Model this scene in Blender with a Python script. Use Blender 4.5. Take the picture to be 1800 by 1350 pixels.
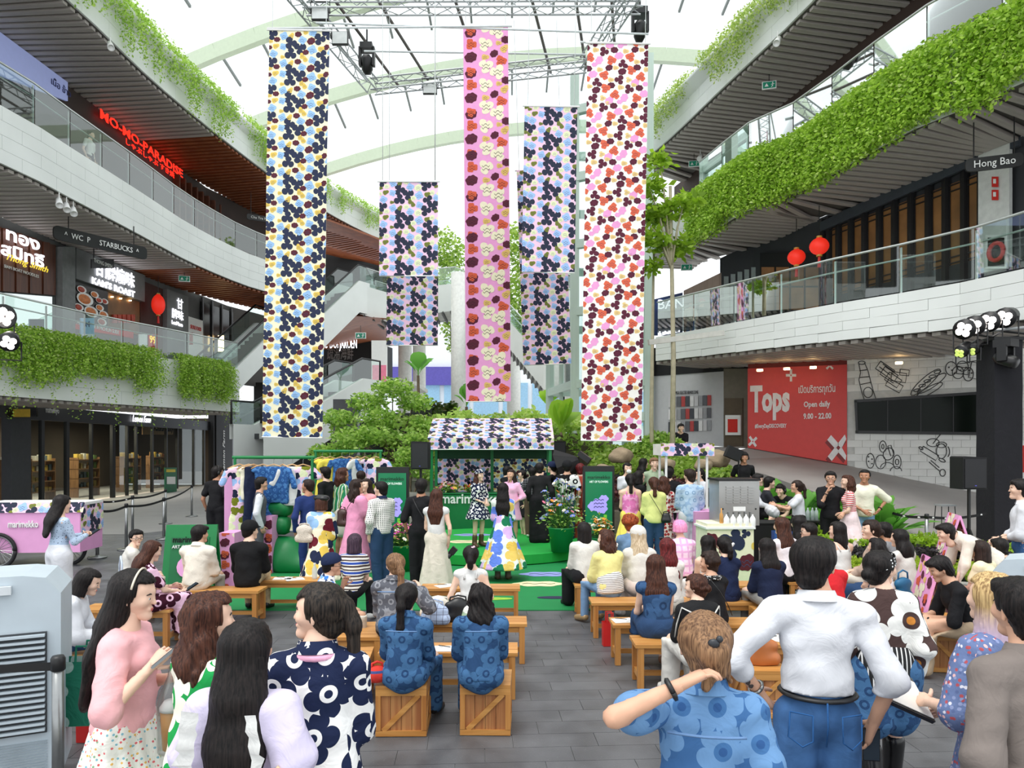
import bpy,math,random
import numpy as np
from mathutils import Vector,Matrix
for _o in list(bpy.data.objects):bpy.data.objects.remove(_o)
SC=bpy.context.scene
COL =SC.collection
PI=math.pi
R=math.radians
# ---------------------------------------------------------------- camera (level, slightly risen front)
F,HZ,HC=1250.0,785.0,2.17
cam_d =bpy.data.cameras.new('camera'); cam =bpy.data.objects.new('camera',cam_d); COL.objects.link(cam)
cam.location =(0,0,HC); cam.rotation_euler =(R(90),0,0)
cam_d.sensor_width =36; cam_d.lens =F/1800 *36; cam_d.shift_y =(HZ-675)/1800
cam_d.clip_end =400; cam_d.clip_start =.05
SC.camera =cam
# ---------------------------------------------------------------- sky
W=bpy.data.worlds.new('sky'); SC.world =W; W.use_nodes =True
_bg =W.node_tree.nodes['Background']
_bg.inputs[0].default_value =(.93,.97,1.0,1); _bg.inputs[1].default_value =1.35
# ---------------------------------------------------------------- soft daylight through the roof
_s=bpy.data.lights.new('sun','SUN'); _s.energy =1.6; _s.angle =R(35); _s.color =(1,.97,.92)
sun =bpy.data.objects.new('sun',_s); COL.objects.link(sun); sun.rotation_euler =(R(16),R(-14),0)
SC.view_settings.view_transform ='Standard'; SC.view_settings.look ='None'
SC.view_settings.exposure =0.24; SC.view_settings.gamma =1; SC.view_settings.use_curve_mapping =False
try:
    SC.cycles.max_bounces =6; SC.cycles.transparent_max_bounces =16; SC.cycles.diffuse_bounces =3
    SC.cycles.glossy_bounces =2; SC.cycles.transmission_bounces =3; SC.cycles.use_denoising =True
    SC.cycles.caustics_reflective =False; SC.cycles.caustics_refractive =False
except Exception:pass
# ================================================================ helpers
def at(px,py,d):return Vector(((px-900)*d/F,d,HC-(py-HZ)*d/F))
def dz(py,z):return F*(z-HC)/(HZ-py)            # distance of a point at height z seen at row py
def atz(px,py,z):return at(px,py,dz(py,z))
def lin(c):
    if isinstance(c,str):
        c=c.lstrip('#'); c=tuple(int(c[i:i+2],16) for i in (0,2,4))
    return tuple(((v/255)/12.92 if v/255 <= .04045 else ((v/255 +.055)/1.055) ** 2.4) for v in c)
MATS ={}
def new_mat(key):
    m=bpy.data.materials.new(key); m.use_nodes =True; MATS[key]=m
    nt=m.node_tree; p=nt.nodes['Principled BSDF']
    return m,nt,p
def nd(nt,t,**kw):
    n=nt.nodes.new(t)
    for k,v in kw.items():setattr(n,k,v)
    return n
def setin(n,i,v):n.inputs[i].default_value =v
def mat(key,col,rough=.6,metal=0.,var=.08,vs=7.,bump=0.,bs=60.,emit=0.,spec=.5,stretch=None,sheen=0.,alpha=1.):
    if key in MATS:return MATS[key]
    m,nt,p=new_mat(key); c=lin(col)
    setin(p,'Roughness',rough); setin(p,'Metallic',metal); setin(p,'Specular IOR Level',spec)
    if sheen:setin(p,'Sheen Weight',sheen)
    tc=nd(nt,'ShaderNodeTexCoord'); src =tc.outputs['Object']
    if stretch:
        mp=nd(nt,'ShaderNodeMapping'); setin(mp,'Scale',stretch); nt.links.new(src,mp.inputs[0]); src =mp.outputs[0]
    if var:
        n=nd(nt,'ShaderNodeTexNoise'); setin(n,'Scale',vs); setin(n,'Detail',3.)
        nt.links.new(src,n.inputs['Vector'])
        r=nd(nt,'ShaderNodeValToRGB'); e=r.color_ramp.elements
        e[0].position =.3; e[1].position =.7
        e[0].color =(*[v*(1-var) for v in c],1); e[1].color =(*[min(1,v*(1+var)) for v in c],1)
        nt.links.new(n.outputs['Fac'],r.inputs[0]); nt.links.new(r.outputs[0],p.inputs['Base Color'])
    else:setin(p,'Base Color',(*c,1))
    if bump:
        n2=nd(nt,'ShaderNodeTexNoise'); setin(n2,'Scale',bs); setin(n2,'Detail',4.); setin(n2,'Distortion',1.4 if bs < 20 else .0)
        nt.links.new(src,n2.inputs['Vector'])
        b=nd(nt,'ShaderNodeBump'); setin(b,'Strength',bump); setin(b,'Distance',.02)
        nt.links.new(n2.outputs['Fac'],b.inputs['Height']); nt.links.new(b.outputs[0],p.inputs['Normal'])
    if emit:setin(p,'Emission Color',(*c,1)); setin(p,'Emission Strength',emit)
    if alpha < 1:setin(p,'Alpha',alpha)
    return m
def glass_mat(key,tint,refl=.12,rough=.02,density=1.):
    if key in MATS:return MATS[key]
    m,nt,p=new_mat(key); nt.nodes.remove(p); out =nt.nodes['Material Output']
    t=nd(nt,'ShaderNodeBsdfTransparent'); setin(t,0,(*[v*density for v in lin(tint)],1))
    g=nd(nt,'ShaderNodeBsdfGlossy'); setin(g,'Roughness',rough); setin(g,0,(.95,1,.98,1))
    lw=nd(nt,'ShaderNodeLayerWeight'); setin(lw,'Blend',.35)
    mr=nd(nt,'ShaderNodeMapRange'); setin(mr,3,refl *.5); setin(mr,4,min(1,refl *4))
    nt.links.new(lw.outputs['Fresnel'],mr.inputs[0])
    mx=nd(nt,'ShaderNodeMixShader')
    nt.links.new(mr.outputs[0],mx.inputs[0]); nt.links.new(t.outputs[0],mx.inputs[1]); nt.links.new(g.outputs[0],mx.inputs[2])
    nt.links.new(mx.outputs[0],out.inputs[0])
    return m
def wood(key,c1,c2,scale=1.,rough=.45,axis=2):
    if key in MATS:return MATS[key]
    m,nt,p=new_mat(key); setin(p,'Roughness',rough)
    tc=nd(nt,'ShaderNodeTexCoord'); mp=nd(nt,'ShaderNodeMapping')
    s=[26*scale]*3; s[axis]=1.6 *scale; setin(mp,'Scale',s)
    n=nd(nt,'ShaderNodeTexNoise'); setin(n,'Scale',1.); setin(n,'Detail',4.); setin(n,'Distortion',.6)
    oi=nd(nt,'ShaderNodeObjectInfo'); ad=nd(nt,'ShaderNodeVectorMath',operation='ADD')
    nt.links.new(tc.outputs['Object'],mp.inputs[0]); nt.links.new(mp.outputs[0],ad.inputs[0])
    sc=nd(nt,'ShaderNodeVectorMath',operation='SCALE'); setin(sc,0,(37,91,53)); nt.links.new(oi.outputs['Random'],sc.inputs['Scale'])
    nt.links.new(sc.outputs[0],ad.inputs[1]); nt.links.new(ad.outputs[0],n.inputs['Vector'])
    r=nd(nt,'ShaderNodeValToRGB'); e=r.color_ramp.elements
    e[0].position =.33; e[1].position =.66; e[0].color =(*lin(c1),1); e[1].color =(*lin(c2),1)
    nt.links.new(n.outputs['Fac'],r.inputs[0]); nt.links.new(r.outputs[0],p.inputs['Base Color'])
    b=nd(nt,'ShaderNodeBump'); setin(b,'Strength',.12); nt.links.new(n.outputs['Fac'],b.inputs['Height']); nt.links.new(b.outputs[0],p.inputs['Normal'])
    return m
def leaf_mat(key,c1,c2,c3=None,rough=.5):
    if key in MATS:return MATS[key]
    m,nt,p=new_mat(key); setin(p,'Roughness',rough); out =nt.nodes['Material Output']
    g=nd(nt,'ShaderNodeNewGeometry')
    r=nd(nt,'ShaderNodeValToRGB'); e=r.color_ramp.elements
    e[0].color =(*lin(c1),1); e[1].color =(*lin(c2),1)
    if c3:x=e.new(.9); x.color =(*lin(c2),1); e[-1].color =(*lin(c3),1)
    nt.links.new(g.outputs['Random Per Island'],r.inputs[0]); nt.links.new(r.outputs[0],p.inputs['Base Color'])
    t=nd(nt,'ShaderNodeBsdfTranslucent'); nt.links.new(r.outputs[0],t.inputs[0])
    mx=nd(nt,'ShaderNodeMixShader'); setin(mx,0,.5)
    nt.links.new(p.outputs[0],mx.inputs[1]); nt.links.new(t.outputs[0],mx.inputs[2]); nt.links.new(mx.outputs[0],out.inputs[0])
    return m
# ---------------------------------------------------------------- printed fabrics for clothes
def _cyl(nt,flat=False):
    """fabric coordinates: the two object axes that the surface faces least"""
    tc=nd(nt,'ShaderNodeTexCoord'); sx=nd(nt,'ShaderNodeSeparateXYZ'); nt.links.new(tc.outputs['Object'],sx.inputs[0])
    sn=nd(nt,'ShaderNodeSeparateXYZ'); nt.links.new(tc.outputs['Normal'],sn.inputs[0]); cb=nd(nt,'ShaderNodeCombineXYZ')
    if flat:nt.links.new(sx.outputs[0],cb.inputs[0]); nt.links.new(sx.outputs[2],cb.inputs[1]); return cb.outputs[0]
    ab=[math_(nt,'ABSOLUTE',sn.outputs[i]) for i in range(3)]
    side =math_(nt,'GREATER_THAN',ab[0],math_(nt,'MULTIPLY',ab[1],1.25)); topf =math_(nt,'GREATER_THAN',ab[2],math_(nt,'MULTIPLY',math_(nt,'MAXIMUM',ab[0],ab[1]),1.4))
    u=math_(nt,'ADD',math_(nt,'MULTIPLY',sx.outputs[0],math_(nt,'SUBTRACT',1.,side)),math_(nt,'MULTIPLY',math_(nt,'ADD',sx.outputs[1],.37),side))
    v=math_(nt,'ADD',math_(nt,'MULTIPLY',sx.outputs[2],math_(nt,'SUBTRACT',1.,topf)),math_(nt,'MULTIPLY',math_(nt,'ADD',sx.outputs[1],1.31),topf))
    nt.links.new(u,cb.inputs[0]); nt.links.new(v,cb.inputs[1])
    return cb.outputs[0]
def math_(nt,op,a,b=None,c=None):
    n=nd(nt,'ShaderNodeMath',operation=op)
    for i,v in enumerate((a,b,c)):
        if v is None:continue
        if isinstance(v,(int,float)):setin(n,i,float(v))
        else:nt.links.new(v,n.inputs[i])
    return n.outputs[0]
def mixc(nt,fac,c1,c2):
    n=nd(nt,'ShaderNodeMix',data_type='RGBA'); nt.links.new(fac,n.inputs[0])
    for i,c in ((6,c1),(7,c2)):
        if isinstance(c,tuple):setin(n,i,c)
        else:nt.links.new(c,n.inputs[i])
    return n.outputs[2]
def _weave(nt,p,strength=.5,sc=7.):
    tc=nd(nt,'ShaderNodeTexCoord'); n=nd(nt,'ShaderNodeTexNoise'); setin(n,'Scale',sc); setin(n,'Detail',3.); setin(n,'Distortion',1.4)
    nt.links.new(tc.outputs['Object'],n.inputs['Vector'])
    b=nd(nt,'ShaderNodeBump'); setin(b,'Strength',strength); setin(b,'Distance',.03)
    nt.links.new(n.outputs['Fac'],b.inputs['Height']); nt.links.new(b.outputs[0],p.inputs['Normal'])
def cloth(key,col,rough=.85,var=.07,bump=.6,bs=7.,sheen=0.):return mat(key,col,rough,0,var,9.,bump,bs,sheen=sheen,spec=.25)
def flower(key,base,petals,eye=None,dot=None,scale=7.,lobes=5,size=.46,flat=False,seed=0.,depth=.24):
    """big-flower print: petals = list of colours picked per flower; eye / dot are the rings in the middle"""
    if key in MATS:return MATS[key]
    m,nt,p=new_mat(key); setin(p,'Roughness',.85); setin(p,'Specular IOR Level',.2)
    uv=_cyl(nt,flat)
    vo=nd(nt,'ShaderNodeTexVoronoi',voronoi_dimensions='2D'); setin(vo,'Scale',scale); setin(vo,'Randomness',.55)
    ad=nd(nt,'ShaderNodeVectorMath',operation='ADD'); setin(ad,1,(seed,seed *1.7,0)); nt.links.new(uv,ad.inputs[0])
    nt.links.new(ad.outputs[0],vo.inputs['Vector'])
    ms=nd(nt,'ShaderNodeVectorMath',operation='SCALE'); setin(ms,'Scale',scale); nt.links.new(ad.outputs[0],ms.inputs[0])
    ps=nd(nt,'ShaderNodeVectorMath',operation='SCALE'); setin(ps,'Scale',scale); nt.links.new(vo.outputs['Position'],ps.inputs[0])
    sb=nd(nt,'ShaderNodeVectorMath',operation='SUBTRACT'); nt.links.new(ms.outputs[0],sb.inputs[0]); nt.links.new(ps.outputs[0],sb.inputs[1])
    s=nd(nt,'ShaderNodeSeparateXYZ'); nt.links.new(sb.outputs[0],s.inputs[0])
    ang =math_(nt,'ARCTAN2',s.outputs[1],s.outputs[0])
    sc=nd(nt,'ShaderNodeSeparateColor'); nt.links.new(vo.outputs['Color'],sc.inputs[0])
    ph=math_(nt,'MULTIPLY',sc.outputs[0],6.28)
    w=math_(nt,'ABSOLUTE',math_(nt,'COSINE',math_(nt,'ADD',math_(nt,'MULTIPLY',ang,lobes /2),ph)))
    rad =math_(nt,'MULTIPLY_ADD',math_(nt,'POWER',w,.6),depth *size *2,size *(1.-depth))
    ln=nd(nt,'ShaderNodeVectorMath',operation='LENGTH'); nt.links.new(sb.outputs[0],ln.inputs[0]); L=ln.outputs['Value']
    inside =math_(nt,'LESS_THAN',L,rad)
    pc=(*lin(petals[0]),1)
    if len(petals) > 1:
        r=nd(nt,'ShaderNodeValToRGB'); r.color_ramp.interpolation ='CONSTANT'; e=r.color_ramp.elements
        e[0].color =(*lin(petals[0]),1); e[1].position =1/len(petals); e[1].color =(*lin(petals[1]),1)
        for i in range(2,len(petals)):x=e.new(i/len(petals)); x.color =(*lin(petals[i]),1)
        nt.links.new(sc.outputs[1],r.inputs[0]); pc=r.outputs[0]
    c=mixc(nt,inside,(*lin(base),1),pc)
    if eye:c=mixc(nt,math_(nt,'LESS_THAN',L,size *.42),c,(*lin(eye),1))
    if dot:c=mixc(nt,math_(nt,'LESS_THAN',L,size *.2),c,(*lin(dot),1))
    nt.links.new(c,p.inputs['Base Color']); _weave(nt,p)
    return m
def stripes(key,cols,period=.08,axis='z',wob=0.):
    if key in MATS:return MATS[key]
    m,nt,p=new_mat(key); setin(p,'Roughness',.85); uv=_cyl(nt); s=nd(nt,'ShaderNodeSeparateXYZ'); nt.links.new(uv,s.inputs[0])
    v=s.outputs[1 if axis == 'z' else 0]
    fr=math_(nt,'FRACT',math_(nt,'DIVIDE',math_(nt,'ADD',v,50.),period))
    r=nd(nt,'ShaderNodeValToRGB'); r.color_ramp.interpolation ='CONSTANT'; e=r.color_ramp.elements
    e[0].color =(*lin(cols[0][1]),1); e[1].position =cols[1][0]; e[1].color =(*lin(cols[1][1]),1)
    for q,c in cols[2:]:x=e.new(q); x.color =(*lin(c),1)
    nt.links.new(fr,r.inputs[0]); nt.links.new(r.outputs[0],p.inputs['Base Color']); _weave(nt,p)
    return m
def plaid(key,base,line,period=.06,wd=.12):
    if key in MATS:return MATS[key]
    m,nt,p=new_mat(key); setin(p,'Roughness',.85); uv=_cyl(nt); s=nd(nt,'ShaderNodeSeparateXYZ'); nt.links.new(uv,s.inputs[0])
    f=[math_(nt,'LESS_THAN',math_(nt,'FRACT',math_(nt,'DIVIDE',math_(nt,'ADD',s.outputs[i],50.),period)),wd) for i in (0,1)]
    nt.links.new(mixc(nt,math_(nt,'MAXIMUM',*f),(*lin(base),1),(*lin(line),1)),p.inputs['Base Color']); _weave(nt,p)
    return m
def dots(key,base,dot,scale=30.,size=.3,rnd=.1):
    if key in MATS:return MATS[key]
    m,nt,p=new_mat(key); setin(p,'Roughness',.85); uv=_cyl(nt)
    vo=nd(nt,'ShaderNodeTexVoronoi',voronoi_dimensions='2D'); setin(vo,'Scale',scale); setin(vo,'Randomness',rnd); nt.links.new(uv,vo.inputs['Vector'])
    if isinstance(dot,list):
        sc=nd(nt,'ShaderNodeSeparateColor'); nt.links.new(vo.outputs['Color'],sc.inputs[0])
        r=nd(nt,'ShaderNodeValToRGB'); r.color_ramp.interpolation ='CONSTANT'; e=r.color_ramp.elements
        e[0].color =(*lin(dot[0]),1); e[1].position =1/len(dot); e[1].color =(*lin(dot[1]),1)
        for i in range(2,len(dot)):x=e.new(i/len(dot)); x.color =(*lin(dot[i]),1)
        nt.links.new(sc.outputs[1],r.inputs[0]); dc=r.outputs[0]
    else:dc=(*lin(dot),1)
    nt.links.new(mixc(nt,math_(nt,'LESS_THAN',vo.outputs['Distance'],size),(*lin(base),1),dc),p.inputs['Base Color']); _weave(nt,p)
    return m
def hair_mat(key,c1,c2,z0=None,c3=None):
    if key in MATS:return MATS[key]
    m,nt,p=new_mat(key); setin(p,'Roughness',.5); setin(p,'Specular IOR Level',.22)
    tc=nd(nt,'ShaderNodeTexCoord'); mp=nd(nt,'ShaderNodeMapping'); setin(mp,'Scale',(130,130,5)); nt.links.new(tc.outputs['Object'],mp.inputs[0])
    n=nd(nt,'ShaderNodeTexNoise'); setin(n,'Scale',1.); setin(n,'Detail',3.); nt.links.new(mp.outputs[0],n.inputs['Vector'])
    r=nd(nt,'ShaderNodeValToRGB'); e=r.color_ramp.elements; e[0].position =.35; e[1].position =.65
    e[0].color =(*lin(c1),1); e[1].color =(*lin(c2),1); nt.links.new(n.outputs['Fac'],r.inputs[0]); c=r.outputs[0]
    if c3:
        sx=nd(nt,'ShaderNodeSeparateXYZ'); nt.links.new(tc.outputs['Object'],sx.inputs[0])
        mr=nd(nt,'ShaderNodeMapRange'); setin(mr,1,z0); setin(mr,2,z0-.12); nt.links.new(sx.outputs[2],mr.inputs[0])
        c=mixc(nt,mr.outputs[0],c,(*lin(c3),1))
    nt.links.new(c,p.inputs['Base Color'])
    b=nd(nt,'ShaderNodeBump'); setin(b,'Strength',.5); setin(b,'Distance',.006); nt.links.new(n.outputs['Fac'],b.inputs['Height']); nt.links.new(b.outputs[0],p.inputs['Normal'])
    return m
# ---------------------------------------------------------------- mesh builder
class MB:
    def __init__(s):s.v=[]; s.f=[]; s.m=[]
    def add(s,vs,fs,mi=0):
        n=len(s.v); s.v += [tuple(x) for x in vs]; s.f += [tuple(i+n for i in f) for f in fs]; s.m += [mi]*len(fs); return s
    def box(s,c,sz,mi=0,R=None):
        x,y,z=sz[0]/2,sz[1]/2,sz[2]/2; c=Vector(c)
        vs=[Vector((a*x,b*y,e*z)) for e in (-1,1) for b in (-1,1) for a in (-1,1)]
        if R:vs=[R @ v for v in vs]
        return s.add([v+c for v in vs],[(0,2,3,1),(4,5,7,6),(0,1,5,4),(2,6,7,3),(0,4,6,2),(1,3,7,5)],mi)
    def beam(s,a,b,w,h,mi=0,up=(0,0,1)):
        a,b=Vector(a),Vector(b); d=(b-a); L=d.length
        if L < 1e-6:return s
        d/=L; u=Vector(up)
        if abs(d.dot(u)) > .98:u=Vector((0,1,0))
        r=d.cross(u).normalized(); u=r.cross(d)
        return s.box((a+b)/2,(w,L,h),mi,Matrix((r,d,u)).transposed())
    def tube(s,pts,r,n=8,mi=0,cap=True,flat=None):
        pts =[Vector(p) for p in pts]; N=len(pts); rs=r if isinstance(r,(list,tuple)) else [r]*N
        vs=[]; u=None
        for i,p in enumerate(pts):
            t=(pts[min(i+1,N-1)]-pts[max(i-1,0)]).normalized()
            if u is None:u=t.cross(Vector((0,0,1)) if abs(t.z) < .9 else Vector((1,0,0))).normalized()
            u=(u-t*u.dot(t)).normalized(); w=t.cross(u)
            for k in range(n):
                a=2*PI*k/n; vs.append(p+(u*math.cos(a)+w*math.sin(a)*(flat or 1))*rs[i])
        fs=[(i*n+k,i*n+(k+1) % n,(i+1)*n+(k+1) % n,(i+1)*n+k) for i in range(N-1) for k in range(n)]
        if cap:fs += [tuple(range(n))[::-1],tuple((N-1)*n+k for k in range(n))]
        return s.add(vs,fs,mi)
    def lathe(s,prof,c=(0,0,0),n=16,mi=0,R=None,sx=1.,sy=1.):
        c=Vector(c); vs=[]
        for r,z in prof:
            for k in range(n):
                a=2*PI*k/n; v=Vector((r*math.cos(a)*sx,r*math.sin(a)*sy,z)); vs.append((R @ v if R else v)+c)
        N=len(prof); fs=[(i*n+k,i*n+(k+1) % n,(i+1)*n+(k+1) % n,(i+1)*n+k) for i in range(N-1) for k in range(n)]
        if prof[0][0] > 1e-4:fs.append(tuple(range(n))[::-1])
        if prof[-1][0] > 1e-4:fs.append(tuple((N-1)*n+k for k in range(n)))
        return s.add(vs,fs,mi)
    def cyl(s,c,r,h,n=16,mi=0):return s.lathe([(r,0),(r,h)],c,n,mi)
    def sphere(s,c,r,nu=12,nv=8,mi=0,R=None):
        if not isinstance(r,(tuple,list)):r=(r,r,r)
        c=Vector(c); vs=[]; fs=[]
        for j in range(1,nv):
            t=PI*j/nv
            for i in range(nu):
                a=2*PI*i/nu; v=Vector((r[0]*math.sin(t)*math.cos(a),r[1]*math.sin(t)*math.sin(a),r[2]*math.cos(t))); vs.append((R @ v if R else v)+c)
        for q in (1,-1):v=Vector((0,0,q*r[2])); vs.append((R @ v if R else v)+c)
        T,B=len(vs)-2,len(vs)-1
        for i in range(nu):
            k=(i+1) % nu; fs.append((T,i,k)); fs.append((B,(nv-2)*nu+k,(nv-2)*nu+i))
            for j in range(nv-2):fs.append((j*nu+i,(j+1)*nu+i,(j+1)*nu+k,j*nu+k))
        return s.add(vs,fs,mi)
    def prism(s,poly,a,b,mi=0,Mx=None):
        """poly in local x,z ; extruded along y from a to b"""
        n=len(poly); vs=[Vector((x,a,z)) for x,z in poly]+[Vector((x,b,z)) for x,z in poly]
        if Mx:vs=[Mx @ v for v in vs]
        return s.add(vs,[tuple(range(n)),tuple(range(2*n-1,n-1,-1))]+[(i,i+n,(i+1) % n+n,(i+1) % n) for i in range(n)],mi)
    def quad(s,a,b,c,d,mi=0):return s.add([a,b,c,d],[(0,1,2,3)],mi)
    def loft(s,rows,mi=0,closed=False):
        n=len(rows[0]); vs=[p for r in rows for p in r]; m=n if closed else n-1
        return s.add(vs,[(i*n+k,i*n+(k+1) % n,(i+1)*n+(k+1) % n,(i+1)*n+k) for i in range(len(rows)-1) for k in range(m)],mi)
    def mesh(s,name,mats,smooth=False):
        me=bpy.data.meshes.new(name); me.from_pydata(s.v,[],s.f)
        for m in (mats if isinstance(mats,(list,tuple)) else [mats]):me.materials.append(m)
        if max(s.m,default=0):me.polygons.foreach_set('material_index',s.m)
        if smooth:me.polygons.foreach_set('use_smooth',[True]*len(s.f))
        me.update(); return me
    def build(s,name,mats,parent=None,smooth=False,loc=None,rz=0):
        return link(name,s.mesh(name,mats,smooth),parent,loc,rz)
def link(name,me,parent=None,loc=None,rz=0,Mx=None):
    o=bpy.data.objects.new(name,me); COL.objects.link(o)
    if parent:o.parent =parent
    if loc is not None:o.location =loc
    if rz:o.rotation_euler[2]=rz
    if Mx is not None:o.matrix_local =Mx
    return o
def tag(o,label=None,cat=None,group=None,kind=None):
    if label:o['label']=label
    if cat:o['category']=cat
    if group:o['group']=group
    if kind:o['kind']=kind
    return o
def thing(name,label,cat,loc=(0,0,0),rz=0,group=None):
    o=bpy.data.objects.new(name,None); COL.objects.link(o); o.location =loc; o.rotation_euler[2]=rz; o.empty_display_size =.1
    return tag(o,label,cat,group)
def struct(o):o['kind']='structure'; return o
def empty(name,loc=(0,0,0),rz=0,parent=None):
    o=bpy.data.objects.new(name,None); COL.objects.link(o); o.location =loc; o.rotation_euler[2]=rz
    if parent:o.parent =parent
    return o
def copy_tree(o,parent=None):
    c=o.copy(); COL.objects.link(c); c.parent =parent
    for k,v in o.items():
        if k != '_RNA_UI':c[k]=v
    for ch in o.children:copy_tree(ch,c)
    return c
def np_mesh(name,V,Fq,mats,mi=None,smooth=False):
    """fast mesh from numpy verts (N,3) and faces (M,k)"""
    me=bpy.data.meshes.new(name); M,k=Fq.shape
    me.vertices.add(len(V)); me.vertices.foreach_set('co',np.ascontiguousarray(V,dtype=np.float32).ravel())
    me.loops.add(M*k); me.loops.foreach_set('vertex_index',np.ascontiguousarray(Fq,dtype=np.int32).ravel())
    me.polygons.add(M); me.polygons.foreach_set('loop_start',np.arange(0,M*k,k,dtype=np.int32))
    for m in (mats if isinstance(mats,(list,tuple)) else [mats]):me.materials.append(m)
    if mi is not None:me.polygons.foreach_set('material_index',np.ascontiguousarray(mi,dtype=np.int32))
    if smooth:me.polygons.foreach_set('use_smooth',np.ones(M,dtype=bool))
    me.update(calc_edges=True); return me
# ---------------------------------------------------------------- lettering
def frame(x,y,z,o):
    """matrix with columns x,y,z (directions) and origin o"""
    M=Matrix((Vector(x).normalized(),Vector(y).normalized(),Vector(z).normalized())).transposed().to_4x4(); M.translation =Vector(o); return M
def text(s,size,m,o,xdir=(1,0,0),up=(0,0,1),parent=None,name='lettering',ext=.008,align='CENTER',shear=0.,bold=0.,width=None,sx=1.):
    c=bpy.data.curves.new('t','FONT'); c.body =s; c.size =size; c.extrude =ext; c.resolution_u =2; c.align_x =align; c.shear =shear; c.offset =bold
    t=bpy.data.objects.new('t',c); me=bpy.data.meshes.new_from_object(t); bpy.data.objects.remove(t); bpy.data.curves.remove(c)
    me.name =name; me.materials.clear(); me.materials.append(m)
    if width:
        xs=[v.co.x for v in me.vertices]; sx=width /max(1e-3,max(xs)-min(xs))
    x=Vector(xdir).normalized(); u=Vector(up).normalized()
    Mx=frame(x,u,x.cross(u),o)
    if sx != 1.:Mx=Mx @ Matrix.Diagonal((sx,1,1,1))
    me.transform(Mx)
    return link(name,me,parent)
# ---------------------------------------------------------------- printed flower motifs (flat polygons on a panel)
def _blob(kind,n=30):
    t=np.linspace(0,2*PI,n,endpoint=False)
    r={'navy':.36 +.64 *np.abs(np.cos(1.5 *t)) ** .55 +.06 *np.cos(t),'wine':.86 +.06 *np.cos(7*t)+.1*np.cos(2*t),'blue':.84 +.12 *np.cos(4*t)+.1*np.cos(t),
         'heart':.8+.14 *np.cos(2*t)+.1*np.cos(3*t),'coral':.55 +.4*np.abs(np.cos(1.5 *t+.3)) ** .7+.06 *np.cos(7*t),'cream':.42 +.55 *np.abs(np.cos(1.5 *t)) ** .6+.05 *np.cos(5*t),
         'cloud':.82 +.08 *np.cos(6*t)+.1*np.cos(2*t)}[kind]
    return np.stack([r*np.cos(t),r*np.sin(t)],1)
BL={}
def blob(k):
    if k not in BL:BL[k]=_blob(k)
    return BL[k]
# repeat unit: (kind, x, y, r, angle)
PAT_A =[('navy',.8,.57,.25,2.0),('navy',1.13,.75,.25,.5),('navy',.81,.95,.24,3.6),('navy',1.85,.4,.24,2.2),('navy',2.15,.2,.24,.8),('navy',.1,.25,.22,.4),('navy',1.93,.98,.22,1.),
         ('wine',.29,.43,.12,0),('wine',1.07,.24,.13,0),('wine',1.54,.47,.16,.6),('wine',1.35,.89,.12,.3),('wine',2.1,.68,.12,.9),('wine',.02,.72,.1,0),
         ('blue',.54,.32,.17,1.2),('blue',1.21,.45,.17,.2),('blue',1.6,.18,.16,2.),('blue',.51,.7,.15,.5),('blue',1.58,.8,.19,1.3),('blue',.15,.96,.17,.2),('blue',2.25,.88,.15,.2),
         ('heart',.82,.3,.12,1.),('heart',1.33,.14,.12,2.),('heart',.25,.67,.13,.4),('heart',1.9,.74,.13,.4),('heart',1.22,1.03,.12,1.8),('heart',2.26,.42,.1,0),('heart',.05,.5,.09,0),('heart',.5,.07,.09,0)]
PAT_C =[('wine',.45,.35,.2,.3),('navy',.3,.8,.24,1.),('coral',.95,.25,.24,.4),('cream',.8,.78,.15,0),('coral',1.45,.6,.24,1.5),('wine',1.25,.1,.18,0),('heart',1.75,.2,.16,0),('pinkb',1.15,.92,.22,.5),
         ('navy',2.2,.3,.24,2.),('pinkb',1.95,.75,.22,1.),('heart',.1,.15,.14,0),('coral',2.6,.75,.24,.2),('wine',2.75,.2,.18,0),('heart',2.45,0.05,.13,0),('pinkb',3.0,.5,.22,.2),('navy',3.2,.95,.22,1.5),
         ('heart',3.35,.25,.15,0),('coral',3.6,.55,.24,1.1),('wine',3.85,.15,.18,.4),('heart',3.95,.8,.15,0),('pinkb',1.7,.98,.14,0),('wine',.62,.05,.13,0)]
PAT_D =[('coral',.19,.28,.15,2.2),('coral',.18,.95,.13,.5),('coral',.92,.7,.15,.2),('wine',.18,.6,.16,.4),('wine',1.04,.18,.12,0),('wine',.75,.52,.11,.6),
         ('cream',.53,.28,.19,2.3),('cream',.55,.82,.19,.4),('cream',.83,.97,.2,1.),('heart',.53,.6,.1,0),('heart',1.0,.4,.12,.8),('heart',.86,.26,.08,0),('wine',.18,.0,.15,.4)]
PALS ={'A':dict(base='f6f0cf',navy='222b48',wine='5b1524',blue='9cc4ee',heart='eac85c',line='3a4a70'),
        'B':dict(base='f3cbe4',navy='20273e',wine='e9eec2',blue='a0c2f0',heart='767d22',line='44506a'),
        'C':dict(base='fbf8f2',navy='5b1a33',wine='58162f',coral='e2684a',cream='f0d28e',heart='f0d08c',pinkb='f2a4d8',line='7a3050'),
        'D':dict(base='f3a6da',coral='dc5f3e',wine='5b1430',cream='f8efd0',heart='e8c070',line='2a1a1c')}
SHAPE ={'pinkb':'cloud','heart':'heart'}
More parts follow.
